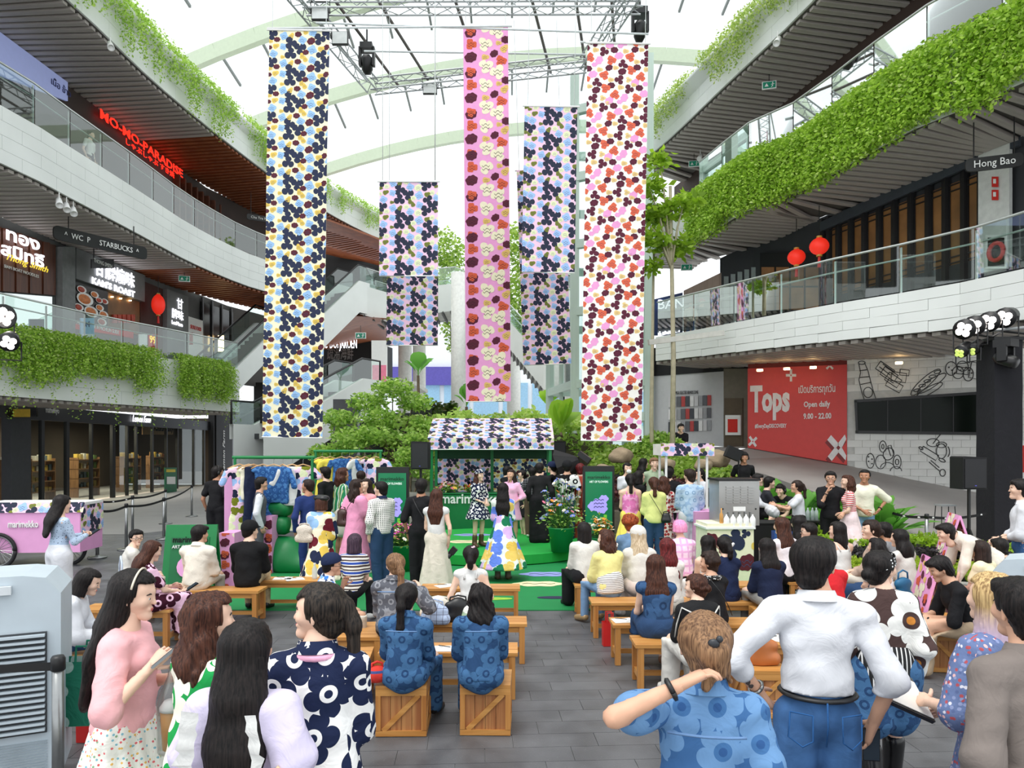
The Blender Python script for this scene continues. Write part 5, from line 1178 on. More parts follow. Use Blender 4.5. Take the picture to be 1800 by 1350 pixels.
# left of the poster: door bay and wall of product plates
DA,DB=(3.6,26.),(7.35,22.3)
struct(wpanel('wall_product',mat('pale_wall',(196,198,200),.6,var=.03),[(1140,655),(1272,648),(1272,785),(1140,775)],(4.4,24.6),(6.9,23.4),-.05,.1)); struct(wpanel('wall_product_head',BLACK,[(1140,612),(1318,612),(1318,650),(1140,662)],(4.4,24.6),(6.9,23.4),-.05,.12))
x6,n6=face_dir((4.4,24.6),(6.9,23.4)); PC=[mat('plate_%d' % i,c,.5) for i,c in enumerate([(200,200,202),(150,152,156),(90,92,98),(176,60,58),(60,64,72),(222,222,222)])]; T=thing('product_plates','three rows of grey and red brand plates on the pale wall','wall display')
for j in range(3):
    for i in range(10):wpanel('plate',PC[(i*7+j*5) % 6],rect(1176 +i*7.6,698 +j*22-i*.35,1182.5 +i*7.6,716 +j*22-i*.35),(4.4,24.6),(6.9,23.4),.06,.04,T)
wtext('MEGA SELECTED BRANDS ZONE',.16,BLACK,1208,693,(4.4,24.6),(6.9,23.4),.08,parent=T,width=.75)
struct(wpanel('wall_doorbay',mat('bay_grey',(120,112,100),.7),rect(1273,648,1316,788),(6.9,23.4),(7.35,22.9),-.02,.06)); struct(wpanel('door_1',mat('door_brown',(92,78,62),.6),rect(1276,700,1308,786),(6.9,23.4),(7.35,22.9),.05,.04))
T=thing('fire_hose_cabinet','small fire hose cabinet in the bay beside the red poster','hose cabinet'); wpanel('case',WHT,rect(1280,730,1306,765),(6.9,23.4),(7.35,22.9),.1,.08,T); wpanel('inside',RED,rect(1285,737,1302,760),(6.9,23.4),(7.35,22.9),.19,.01,T)
# ---- downlights that light the ground wall and soffits
for px,py in ((1391,655),(1436,650),(1582,640),(1345,655)):
    p=onwall(px,py,WR1A,WR1B)+n4*.8; struct(MB().cyl((p.x,p.y,4.4),.09,.06,12).build('ceiling_downlight',WARM))
# ================================================================ far end: escalators, bridge, lift tower, outdoors
PAR =mat('white_parapet',(230,233,230),.5,var=.04,vs=.8); STEP =mat('escalator_step',(70,72,74),.5,.4)
def escalator(label,a,b,w=1.4,side_h=.55,glass=.85,skirt=1.1):
    """a lower end, b upper end (points on the near side); body runs back by w"""
    T=thing('escalator',label,'escalator'); a,b=V(a),V(b); d=b-a; s=V((-d.y,d.x,0)).normalized()
    if s.y < 0:s=-s
    dh=V((d.x,d.y,0)).normalized(); a0,b0=a-dh*1.,b+dh*1.2
    for k in (0,1):
        o=s*(w+.2)*k; P=[a0+o,a+o,b+o,b0+o]
        mb=MB()
        for p,q in zip(P,P[1:]):
            mb.loft([[p+s*.2,q+s*.2],[p+V((0,0,side_h))+s*.2,q+V((0,0,side_h))+s*.2],[p+V((0,0,side_h)),q+V((0,0,side_h))],[p-V((0,0,skirt)),q-V((0,0,skirt))],[p-V((0,0,skirt))+s*.2,q-V((0,0,skirt))+s*.2]])
        mb.build('side_wall',PAR,T); mb=MB(); Z=V((0,0,1)); c=[p+s*.1 for p in P]
        mb.loft([[p+Z*side_h for p in c],[p+Z*(side_h +glass) for p in c]]); mb.build('glass_panel',GL,T)
        MB().tube([c[0]+Z*side_h]+[p+Z*(side_h +glass) for p in c]+[c[-1]+Z*side_h],.045,6).build('handrail',BLACKM,T,True)
    n=max(4,int(abs(d.z)/.22))
    for i in range(n):
        t=(i+.5)/n; p=a.lerp(b,t)+s*(w/2+.2); o=link('step',unit_box(STEP),T); o.matrix_local =frame(s,dh,(0,0,1),p) @ Matrix.Diagonal((w,d.length /n*.98,.2,1))
    under =MB(); under.loft([[p+s*.1-V((0,0,skirt)) for p in P],[p+s*1.-V((0,0,skirt)) for p in P]]); P2=[a0,a,b,b0]
    under =MB(); under.loft([[p-V((0,0,skirt)) for p in P2],[p+s*(w+.4)-V((0,0,skirt)) for p in P2]]); under.build('underside',mat('underside_grey',(120,122,120),.7),T); return T
escalator('escalator with white side climbing behind the far clothes rack',at(500,772,26),at(640,688,30),1.3)
escalator('escalator rising from the second floor left of the long banner',at(395,690,29.5),at(500,585,33.5),1.3,skirt=.5)
escalator('upper escalator with white side climbing to the bridge landing',at(540,600,34),at(632,512,37),1.3)
# bridge
def ribbon(label,pts,hgt,depth,m=PAR,name='footbridge'):
    T=thing(name,label,'footbridge'); P=[V(p) for p in pts]
    for k in (0,1):
        o=V((0,depth *k,0)); mb=MB(); mb.loft([[p+o for p in P],[p+o+V((0,.2,0)) for p in P],[p+o+V((0,.2,-hgt)) for p in P],[p+o+V((0,0,-hgt)) for p in P],[p+o for p in P]]); mb.build('parapet',m,T)
        C=[V((p.x,p.y)) for p in P]; mb=MB(); mb.loft([[p+o+V((0,.1,0)) for p in P],[p+o+V((0,.1,.95)) for p in P]]); mb.build('glass_panel',GL,T); MB().tube([p+o+V((0,.1,.98)) for p in P],.03,6).build('rail',RAILM,T)
    mb=MB(); mb.loft([[p+V((0,0,-hgt +.05)) for p in P],[p+V((0,depth,-hgt +.05)) for p in P]]); mb.build('deck',CONC,T)
    for i in range(len(P)-1):
        n=max(1,int((P[i+1]-P[i]).length /.5))
        for k in range(n):q=P[i].lerp(P[i+1],(k+.5)/n)-V((0,0,hgt +.05)); bar('rib',q,q+V((0,depth,0)),.1,.18,mat('rib_grey',(84,84,82),.7),T)
    return T
ribbon('white curved footbridge crossing behind the banners',[at(632,500,37.3),at(680,514,38),at(740,505,40),at(800,498,41),at(850,520,41.5)],1.55,3.)
ribbon('white stair ramp sloping down behind the pink banner',[at(850,520,41.5),at(900,570,39),at(955,632,36),at(990,640,35)],1.5,2.4,name='stair_ramp')
# wooden ceiling and dark shops behind the bridge
struct(MB().add([at(470,620,40),at(470,545,34),at(690,560,38),at(690,608,52)],[(0,1,2,3)]).build('ceiling_far',SLATW))
cf=struct(empty('ceiling_far_upper'))
for i in range(16):t=i/15; bar('slat',at(470,350,34).lerp(at(470,430,52),t),at(680,428,40).lerp(at(690,480,56),t),.45,.1,SLATW,cf)
for i in range(14):t=i/13; bar('slat',at(560,556,37).lerp(at(560,605,55),t),at(690,558,38.5).lerp(at(690,605,56),t),.6,.1,SLATW,cf)
struct(MB().add([at(470,430,50),at(690,465,52),at(690,520,52),at(470,530,50)],[(0,3,2,1)]).build('wall_far_upper',BLACK))
struct(MB().add([at(480,600,44),at(655,600,46),at(690,612,52),at(690,690,52),at(655,690,46),at(480,700,44)],[(0,1,4,5),(1,2,3,4)]).build('wall_far_left',BLACK))
struct(MB().box((-13.6,43,4.2),(3.,.6,8.)).build('wall_far_pier',DARKWALL)); struct(MB().add([(-13.8,38,0),(-8.2,38,0),(-8.2,38,5.6),(-13.8,38,5.6)],[(0,1,2,3)]).build('wall_under_escalator',BLACK))
T=thing('shop_sign','white capital letters over the dark far shop','sign'); text('CHAO DOI JAROEN',.8,NEON,at(590,612,43.5),parent=T,align='CENTER',width=2.6); text('蔬湯海鮮',1.,mat('sign_grey',(150,150,150),.6),at(598,630,43.5),parent=T,width=1.6)
struct(MB().box((at(668,0,36).x,37,at(667,668,36).z-.3),(4.,5.,.2)).build('floor_landing',CONC)); T=thing('standing_poster','narrow pink and white banner by the far escalator','poster'); MB().box((0,0,1.1),(.8,.05,2.2)).build('board',WHT,T); MB().box((0,-.04,.5),(.7,.02,.9)).build('print',mat('poster_pink',(240,130,160),.5),T); T.location =at(667,668,36)-V((0,0,.2))
for i,(px,d,y0,y1) in enumerate(((712,44,560,690),(737,46,560,690),(903,44,560,700),(806,40,480,700),(1004,46,470,690))):
    a,b=at(px,y0,d),at(px,y1,d); struct(MB().cyl((b.x,b.y,min(b.z,1.6)),.42,a.z-min(b.z,1.6),20).build('wall_column_%d' % (i+1),mat('column_white',(222,222,218),.6),smooth=True))
# pale buildings across the street
PB=mat('pale_building',(236,240,246),.6,var=.02); BG=mat('sky_blue_glass',(150,190,220),.15); VI=mat('violet_fascia',(92,84,170),.5)
T=thing('far_building','pale far building with blue windows beyond the garden','building'); MB().box((-2,66,7),(30,6,14)).build('wall',PB,T); MB().box((-9.5,62.8,8.4),(9,.3,1.6)).build('fascia',VI,T)
for i in range(6):MB().box((-7.5 +i*2.6,62.9,6.2),(2.2,.15,3.2)).build('window',BG,T)
for i in range(5):MB().box((5+i*2.2,62.9,5.5),(1.8,.15,3.)).build('window',BG,T)
# glass lift tower
LG=mat('lift_green_steel',(196,214,204),.45,var=.04); T=thing('lift_tower','pale green steel and glass lift tower behind the coral banner','lift tower')
LP=[at(1010,700,25.5),at(1140,700,24.2),at(966,700,29.5),at(1100,700,29.5)]
for p in LP:bar('post',V((p.x,p.y,.5)),V((p.x,p.y,15.5)),.3,.3,LG,T,up=(1,0,0))
for z in (3.2,4.4,7.,9.4,11.8,14.2):
    for i,j in ((0,1),(0,2),(2,3),(1,3)):bar('beam',V((LP[i].x,LP[i].y,z)),V((LP[j].x,LP[j].y,z)),.22,.3,LG,T)
for z0,z1 in ((.6,3.1),(4.5,6.9),(7.1,9.3),(9.5,11.7),(11.9,14.1)):
    for i,j in ((0,1),(0,2)):a,b=LP[i],LP[j]; MB().quad(V((a.x,a.y,z0)),V((b.x,b.y,z0)),V((b.x,b.y,z1)),V((a.x,a.y,z1))).build('pane',GL,T)
bar('post',V((LP[0].x*.5+LP[2].x*.5,LP[0].y*.5+LP[2].y*.5,.5)),V((LP[0].x*.5+LP[2].x*.5,LP[0].y*.5+LP[2].y*.5,15.)),.16,.16,LG,T,up=(1,0,0))
# ---------------------------------------------------------------- greenery
rng =np.random.default_rng(11)
BUSH =leaf_mat('bush_leaf','74a43c','cceC78','e8f8b4'); HEDGE =leaf_mat('hedge_leaf','a8d058','e2f690','f4ffc4'); GROUNDC =leaf_mat('cover_leaf','78a03a','bcd864','deeea0'); WINE =leaf_mat('wine_leaf','4a2a34','8c5a58','b08a6a'); LIME =leaf_mat('lime_leaf','7ca02c','b4dc3c','d4f070')
BARK =mat('bark',(120,104,84),.85,var=.2,vs=12,bump=.4,bs=30); PALEBARK =mat('pale_bark',(186,178,150),.8,var=.15,vs=6,bump=.3,bs=20)
def tree(label,base,h,crown,n,size=.13,m=BUSH,bark=BARK,r=.07,cat='tree',name='garden_tree',nbr=7,fork=.55):
    T=thing(name,label,cat,base); rg=np.random.default_rng(len(label)*7+n); mb=MB()
    mb.tube([(0,0,0),(.06,.02,h*.5),(-.03,0,h)],[r,r*.8,r*.5],7)
    for c in crown[:nbr]:mb.tube([(0,0,h*fork),(c[0]*.5,c[1]*.5,(h*(fork +.05)+c[2])/2),tuple(c[:3])],[r*.5,r*.35,r*.15],5)
    mb.build('trunk',bark,T,True); P=[]
    for cx,cy,cz,cr,cf in crown:
        k=int(n*cr ** 2/sum(q[3] ** 2 for q in crown)); q=rg.normal(size=(k,3)); q/=np.linalg.norm(q,axis=1,keepdims=True); q *= (.45 +.6*rg.random((k,1)))*cr; q[:,2] *= cf; P.append(q+(cx,cy,cz))
    leaves('foliage',np.concatenate(P),size,m,rg,T,up=.5,droop=.1,aspect=.5); return T
b=at(690,800,21); b.z=0
tree('spreading garden tree left of the kiosk',b,2.6,[(-1.6,0,3.,.55,.5),(-.8,.4,3.5,.6,.5),(.0,0,3.9,.6,.5),(.6,.3,3.5,.55,.5),(-.3,-.4,3.,.6,.5),(-1.2,-.3,2.5,.5,.5),(-.2,.2,2.4,.5,.5),(.9,0,2.8,.45,.5)],4200,.15,nbr=8)
b=at(615,800,19.5); b.z=0
tree('low bushy tree beside the far clothes rack',b,1.4,[(0,0,2.3,.55,.6),(-.7,.2,2.,.5,.5),(.6,0,2.5,.5,.5),(-.4,-.2,1.6,.5,.5),(.5,.2,1.7,.5,.5),(1.,.1,1.4,.4,.6)],3200,.14)
b=at(720,800,19); b.z=0
tree('twiggy shrub behind the standing loudspeaker',b,1.2,[(0,0,1.9,.45,.7),(-.4,.2,1.5,.4,.7),(.4,0,1.5,.4,.7),(.1,0,2.4,.35,.5)],1700,.12)
tree('slim outdoor tree between the small banner and the pink banner',V((at(795,600,47).x,47,1.6)),11,[(0,0,11.5,1.4,1.3),(.3,0,9.,1.2,1.3),(-.4,0,13.5,1.2,1.2),(.5,.5,7.5,.9,1)],3000,.3,m=GROUNDC)
tree('slim outdoor tree right of the pink banner',V((at(912,600,44).x,44,1.6)),9,[(0,0,10.,1.2,1.5),(.2,0,7.5,1.,1.4),(0,0,13.,1.1,1.4)],2600,.3,m=GROUNDC)
# slender tree tied to the right fascia
b=at(1180,790,19.2)
T=tree('slender pale-trunked tree tied to the right fascia',V((b.x,19.2,0)),9.2,[(-.6,0,9.2,.5,.6),(-.2,.2,8.5,.55,.6),(.3,-.2,8.7,.45,.5),(-.5,-.2,7.7,.5,.5),(.2,.2,7.6,.5,.5),(-.3,0,9.9,.35,.7),(-.75,.1,8.4,.4,.5),(-.6,.2,7.1,.35,.5)],1300,.24,m=LIME,bark=PALEBARK,r=.085,fork=.76)
b2=at(1148,790,19.6); mb=MB(); mb.tube([(b2.x,19.6,0),(b2.x-.05,19.6,3),(b2.x+.02,19.6,7.6)],[.07,.06,.03],7); tag(mb.build('sapling',PALEBARK,smooth=True),'thin bare sapling left of the tied tree','tree')
o=MB().beam(at(1140,602,19.),at(1272,585,19.6),.1,.14).build('tie_beam',mat('tie_white',(214,212,204),.6)); tag(o,'white timber brace tying the slender tree to the fascia','brace')
# hedge behind the kiosk, on a dark rock bank
ROCK =mat('rock',(104,96,84),.9,var=.3,vs=2.,bump=.6,bs=5)
def mound(nm,poly,z0,z1,m,jit=.1):
    mb=MB(); c=[V((x,y,z0)) for x,y in poly]; t=[V((x,y,z1)) for x,y in poly]; mb.loft([c+[c[0]],t+[t[0]]]); mb.add(t,[tuple(range(len(t)))]); return mb.build(nm,m)
def cover(label,poly,zf,n,size,m,h=.35,name='ground_cover',cat='plants'):
    """low planting filling a plan polygon; zf(x,y) is the soil height"""
    xs=[p[0] for p in poly]; ys_ =[p[1] for p in poly]; rg=np.random.default_rng(n+len(label)); q=np.stack([rg.uniform(min(xs),max(xs),n*3),rg.uniform(min(ys_),max(ys_),n*3)],1); ins =np.zeros(len(q),bool); k=len(poly)
    for i in range(k):
        (xa,ya),(xb,yb)=poly[i],poly[(i+1) % k]; ins ^= ((ya > q[:,1]) != (yb > q[:,1])) & (q[:,0] < (xb-xa)*(q[:,1]-ya)/(yb-ya+1e-9)+xa)
    q=q[ins][:n]; z=zf(q[:,0],q[:,1])+h*(.35 +.65 *rg.random(len(q)) ** .6)*(.75 +.25 *np.sin(q[:,0]*3.1)*np.cos(q[:,1]*2.7))
    o=leaves(name,np.column_stack([q,z]),size,m,rg,up=.5,aspect=.6); return tag(o,label,cat,kind='stuff')
struct(mound('ground_bank',[(-3.4,21),(2.6,20.5),(3.4,24),(-3.2,25)],0,2.55,ROCK)); struct(mound('ground_bank_low',[(-6.5,20.5),(-3.4,20.5),(-3.2,25),(-6.5,26)],0,1.5,ROCK))
cover('clipped light green hedge behind the flower kiosk',[(-3.4,20.9),(2.6,20.4),(3.4,24),(-3.2,25)],lambda x,y:2.5 +.06 *np.sin(x*3)-.0*y,6500,.17,HEDGE,.75,'clipped_hedge','hedge')
cover('leafy fringe hanging down the rock bank behind the kiosk',[(-3.6,20.2),(2.7,19.8),(2.7,20.6),(-3.5,21.)],lambda x,y:1.2 +.9*np.abs(np.sin(x*7)),2200,.15,BUSH,.9)
struct(mound('ground_rocks',[(1.6,15.6),(6.4,15.2),(6.8,18.6),(5.6,21.6),(2.4,20.6)],0,.75,ROCK))
slope =lambda x,y:.55 +np.clip((y-15.5)*.22,0,1.3)
cover('yellow-green ground cover on the rising planter by the wall',[(2.,18.),(5.4,17.2),(5.4,20.4),(2.3,20.4)],lambda x,y:slope(x,y)+.25,5200,.16,GROUNDC,.45); cover('wine-red leaved plants across the middle of the planter',[(1.8,16.),(6.,15.8),(6.,17.4),(2.,18.1)],slope,4200,.13,WINE,.5)
cover('bright green plants at the foot of the ramp',[(3.6,15.),(7.,14.4),(7.,15.9),(3.8,15.9)],lambda x,y:.62 +0*x,3600,.13,LIME,.4)
cover('rounded dark green bush under the coral banner',[(3.6,19.4),(4.8,19.2),(4.9,20.6),(3.7,20.6)],lambda x,y:1.7 +.6*np.clip(1-((x-4.25) ** 2+(y-20) ** 2)*1.6,0,1),1700,.13,BUSH,.4)
for i,(px,py,d,r) in enumerate(((1170,815,15.6,.22),(1092,800,16.9,.28),(1062,826,15.7,.22),(1262,806,16.6,.3),(1238,816,15.7,.2))):
    p=at(px,py,d); B=Blend(.05); B.ball((0,0,0),r*.7); B.ball((r*.5,.1,-r*.1),r*.55); B.ball((-r*.6,0,-r*.15),r*.5); B.disp =lambda X,Y,Z:.03 *np.sin(X*17+Z*9)*np.sin(Y*13+Z*15); o=link('garden_rock',np_mesh('garden_rock',*B.mesh(.05),mat('pale_rock',(150,132,108),.9,var=.25,vs=2.,bump=.8,bs=7)),None,p) if 1 else MB().sphere((0,0,0),1).build('garden_rock',mat('pale_rock',(168,152,128),.9,var=.25,vs=2.,bump=.6,bs=5),None,True,p); tag(o,['brown rock under the drinks cart canopy','brown rock at the top of the planter','small brown rock beside the softbox','flat rock near the man in headphones','small rock at the planter edge by the cart'][i],'rock')
# right-hand planter: big broad leaves, lime beds with stone kerb
def broad(label,base,n,L,w,m,rise=60,seed=0,name='broad_leaf_plant',spread=1.):
    T=thing(name,label,'plant',base); rg=random.Random(seed +n)
    for i in range(n):
        a=2*PI*i/n+rg.uniform(-.4,.4); e=R(rise +rg.uniform(-22,18)); l=L*rg.uniform(.75,1.1); mb=MB(); rows =[]
        for k in range(6):
            t=k/5; r_=l*t*math.cos(e)*spread; z=l*t*math.sin(e)-.35 *l*t*t; ww=w*l*math.sin(PI*min(1,.08 +t*.92)) ** .7*(1 if t > .22 else .12)
            c=V((r_*math.cos(a),r_*math.sin(a),z)); s=V((-math.sin(a),math.cos(a),0)); rows.append([c-s*ww+V((0,0,ww*.25)),c,c+s*ww+V((0,0,ww*.25))])
        mb.loft(rows); mb.build('leaf',m,T,True)
    return T
BIG =leaf_mat('big_leaf','4c9434','8ccc5c'); BIGL =leaf_mat('big_leaf_lime','88b830','c0ec50')
struct(mound('ground_planter',[(4.6,13.2),(6.9,12.2),(8.2,11.2),(8.6,9.6),(9.6,9.4),(9.4,11.),(7.2,14.8),(4.8,14.8)],0,.3,mat('planter_stone',(168,164,156),.8,var=.1)))
for i,(px,d) in enumerate(((1395,14.6),(1425,14.4),(1455,14.7),(1490,14.2),(1530,13.8),(1555,13.4),(1350,15.4))):
    b=at(px,900,d); broad('broad green leafed plant in the right planter, %s from the ramp foot' % ['fifth','fourth','third','second','first','lowest','farthest'][i],V((b.x,d,.35)),26,[1.5,1.45,1.5,1.4,1.4,1.2,1.7][i],.13,BIG,62,i)
cover('lime green bedding plants in front of the ramp',[(4.8,12.6),(7.2,11.4),(8.4,11.4),(6.6,13.4),(5,13.8)],lambda x,y:.3+0*x,5200,.1,LIME,.4); cover('dark purple bedding strip along the right planter',[(5.0,11.9),(8.4,10.4),(8.6,11.1),(5.2,12.6)],lambda x,y:.25 +0*x,2600,.09,leaf_mat('dark_bed','2c2a2e','5c5a5c'),.32); cover('yellow-green bedding strip by the stone kerb',[(4.9,11.1),(8.2,9.7),(8.5,10.4),(5.,11.9)],lambda x,y:.2+0*x,2600,.09,leaf_mat('lime_bed','8aa82c','c8e04c'),.28)
for i,(a,b) in enumerate((((4.7,10.95),(6.5,10.15)),((6.5,10.15),(8.3,9.4)))):o=MB().beam((a[0],a[1],.11),(b[0],b[1],.11),.22,.22).build('kerb_stone',mat('kerb_granite',(150,148,142),.8,var=.15,vs=20)); tag(o,['granite kerb stone beside the belt post','granite kerb stone nearer the painted ladder'][i],'kerb')
for i,(px,py,d,L,m,nm) in enumerate(((985,765,19.5,1.5,BIGL,'huge lime banana leaf plant beside the kiosk roof'),(735,660,30,1.6,BIG,'banana plant with dark broad leaves above the hedge'),(965,720,30,1.5,BIGL,'pale banana plant in front of the lift tower'),(820,715,28,1.3,BIG,'banana plant left of the pink banner foot'))):
    p=at(px,py,d); BT=broad(nm,p,7,L,.2,m,70,20+i,'banana_plant',.8); MB().tube([(0,0,0),(.05,0,2.5 -p.z if d < 20 else 1.6 -p.z)],[.06,.1],7).build('stem',BARK,BT)
cover('dark ivy clump on the rocks left of the pink banner',[(-3.2,23.2),(-1.9,23.2),(-1.9,24),(-3.2,24)],lambda x,y:2.6 +0*x,1500,.16,leaf_mat('ivy_leaf','2c4a1e','5c6e34','8a5a4a'),1.3)
# dark water wall slabs under the trees
for i,(px,d,w) in enumerate(((655,22.6,.7),(700,22.9,.8),(742,23.4,.7),(610,23.5,.8))):
    b=at(px,800,d); o=struct(MB().box((b.x,d,1.5 +.12 *i),(w,.5,3.+.24 *i)).build('wall_slab_%d' % (i+1),mat('wet_stone',(44,46,48),.25,var=.3,vs=3)))
for i in range(6):
    o=MB().box((0,0,.14 *i+.06),(1.5,.5,.28 *i+.12)).build('stone_step',mat('step_stone',(150,148,140),.8,var=.15),None,False,(-2.9 +.05 *i,17.4 +.55 *i,0)); tag(o,'%s pale stone step behind the loudspeaker left of the kiosk' % ['lowest','second','third','fourth','fifth','topmost'][i],'step','stone steps beside the kiosk')
# ================================================================ the event: banners, stage, kiosk, stalls, seating
def fabric(label,px0,px1,py_top,py_bot,d,pal,pat,unit,px_top=None,sway=.03,ox=0.,oz=0.,margin=0.):
    a=at(px0,py_bot,d); w=(px1 -px0)*d/F; zt=HC-(py_top -HZ)*d/F; h=zt-a.z; sh=0 if px_top is None else (px_top -px0)*d/F
    T=thing('fabric_banner',label,'banner',(a.x,d,a.z)); T.rotation_euler =(0,math.atan2(sh,h),0); ph=px0 *.1
    print_panel('cloth',w,h,pal,pat,unit,T,ox=ox,oz=oz,warp=lambda x,z:sway *math.sin(x*4.2 +ph)*(1-.75 *z/h)+sway *.6*math.sin(z*1.3 +ph))
    MB().tube([(-.05,0,h),(w+.05,0,h)],.022,6).build('top_bar',WHT,T); MB().tube([(0,0,0),(w,0,0)],.015,6).build('bottom_bar',WHT,T)
    for x in (.08,w-.08):MB().tube([(x,0,h),(x,0,h+(15.0 -zt))],.008,4).build('hanging_wire',RAILM,T)
    return T
fabric('long cream banner with navy, blue and yellow flower print, far left',460,566,52,768,17.1,'A',PAT_A,.657,473)
fabric('long pink banner with coral, wine and cream flowers in the middle',819,898,47,706,20.8,'D',PAT_D,1.2,814)
fabric('long white banner with dense coral, pink and wine flowers',1021,1128,75,774,17.4,'C',PAT_C,.46,1033,ox=.02)
fabric('short pink banner with navy and blue flowers, front one left of middle',667,770,319,485,17.6,'B',PAT_A,.62)
fabric('pink navy-flowered banner hanging behind the short front one',680,770,400,607,21.,'B',PAT_A,.62,sway=.06,ox=.3)
fabric('tall pink banner with navy and blue flowers beside the coral banner',917,1010,186,478,17.6,'B',PAT_A,.62,922,ox=.1)
fabric('rear pink navy-flowered banner below and behind its tall neighbour',920,1004,300,642,21.4,'B',PAT_A,.62,908,sway=.06)
# ---- carpet and stage
GREEN =mat('event_green',(8,128,66),.75,var=.05,vs=3); GREENL =mat('stage_green',(22,160,62),.6,var=.05,vs=3); GPAINT =mat('green_paint',(8,122,62),.45,var=.05)
carpet =MB().box((0,13.75,.006),(8.4,8.7,.012)).build('carpet',GREEN); tag(carpet,'green event carpet spread over the dark slate floor','carpet')
def flat_blob(name,label,px,py,z,r,kind,m,sx=1.6,sy=1.,rot=0.,strokes=True):
    p=at(px,py,F*(HC-z)/(py-HZ)); q=blob(kind); mb=MB(); n=len(q); vs=[(p.x+r*x*sx,p.y+r*y*sy,z) for x,y in q]
    mb.add(vs+[(x,y,z-.004) for x,y,_ in vs],[tuple(range(n))]+[(i,i+n,(i+1) % n+n,(i+1) % n) for i in range(n)])
    T=thing(name,label,'floor sticker'); mb.build('sheet',m,T)
    if strokes:MB().loft([[(p.x+r*t*sx*.6,p.y+r*.12 *math.sin(t*7)-.012,z+.003),(p.x+r*t*sx*.6,p.y+r*.12 *math.sin(t*7)+.012,z+.003)] for t in np.linspace(-1,1,14)]).build('line',BLACK,T)
LIL =mat('sticker_lilac',(150,160,224),.6); CRM =mat('sticker_cream',(238,228,184),.6); NVY =mat('sticker_navy',(34,38,70),.6); LGR =mat('sticker_lime',(150,196,60),.6)
flat_blob('floor_sticker','lilac flower sticker on the carpet right of the stage',958,1009,.018,.28,'cloud',LIL); flat_blob('floor_sticker','cream flower sticker near the carpet front edge',947,1026,.018,.27,'cloud',CRM); flat_blob('floor_sticker','navy leaf sticker beside the front bench',998,1050,.018,.2,'heart',NVY,2.6,.6,strokes=False); flat_blob('floor_sticker','lime leaf sticker behind the white tank top',876,1052,.018,.12,'heart',LGR,strokes=False)
flat_blob('floor_sticker','blue flower sticker on the stage in front of the counter',832,940,.215,.28,'cloud',LIL); flat_blob('floor_sticker','cream flower sticker at the left of the stage',820,952,.215,.3,'cloud',CRM)
flat_blob('floor_sticker','cream flower sticker on the slate near the belt post',1612,1012,.006,.2,'cloud',CRM,1.2); flat_blob('floor_sticker','lime flower sticker on the slate near the seated man',1622,1028,.006,.28,'cloud',LGR,1.2,strokes=False)
o=MB().lathe([(0,0),(2.1,0),(2.15,.02),(2.15,.19),(2.12,.2),(0,.2)],(-.45,14.95,.012),64).build('round_stage',GREENL); tag(o,'low round green stage in front of the flower kiosk','stage')
# ---- kiosk
T=thing('flower_kiosk','green flower kiosk with printed canopy at the back of the stage','kiosk',(-2.02,17.5,.0)); kw,kd=3.0,1.1
for x in (.04,kw-.04):
    for y in (0,kd):MB().box((x,y,1.15),(.07,.07,2.3)).build('post',GPAINT,T)
MB().box((kw/2,kd,1.1),(.08,.08,2.2)).build('post',GPAINT,T)
MB().box((kw/2,0,.5),(kw-.1,.05,1.)).box((kw/2,.3,1.0),(kw-.1,.65,.04)).build('counter',GPAINT,T)
text('marimekko',.34,WHT,(kw*.33,-.04,.78),parent=T,bold=.006,width=1.45,ext=.01)
MB().box((kw/2,kd+.04,1.95),(kw,.04,.5)).build('back_board',mat('dark_green_paint',(6,70,40),.6),T)
print_panel('back_print',kw/2-.08,1.0,'B',PAT_A,.42,T,Matrix.Translation((.05,kd-.02,.85)),back=False); print_panel('back_print',kw/2-.08,1.0,'A',PAT_A,.42,T,Matrix.Translation((kw/2+.04,kd-.02,.85)),back=False)
print_panel('valance',kw+.1,.28,'B',PAT_A,.42,T,Matrix.Translation((-.05,-.06,2.1)),back=False)
rp=print_panel('roof_cloth',kw+.1,1.3,'B',PAT_A,.5,T,Matrix.Translation((-.05,-.06,2.38)) @ Matrix.Rotation(R(-66),4,'X'),back=False)
for x in (-.05,kw+.05):MB().add([(x,-.06,2.38),(x,1.12,2.9),(x,1.12,2.1),(x,-.06,2.1)],[(0,1,2,3)]).build('side_cloth',mat('print_f3cbe4','f3cbe4',.8),T)
MB().tube([(-.05,-.07,2.1),(kw+.05,-.07,2.1)],.012,5).build('valance_rod',WHT,T)
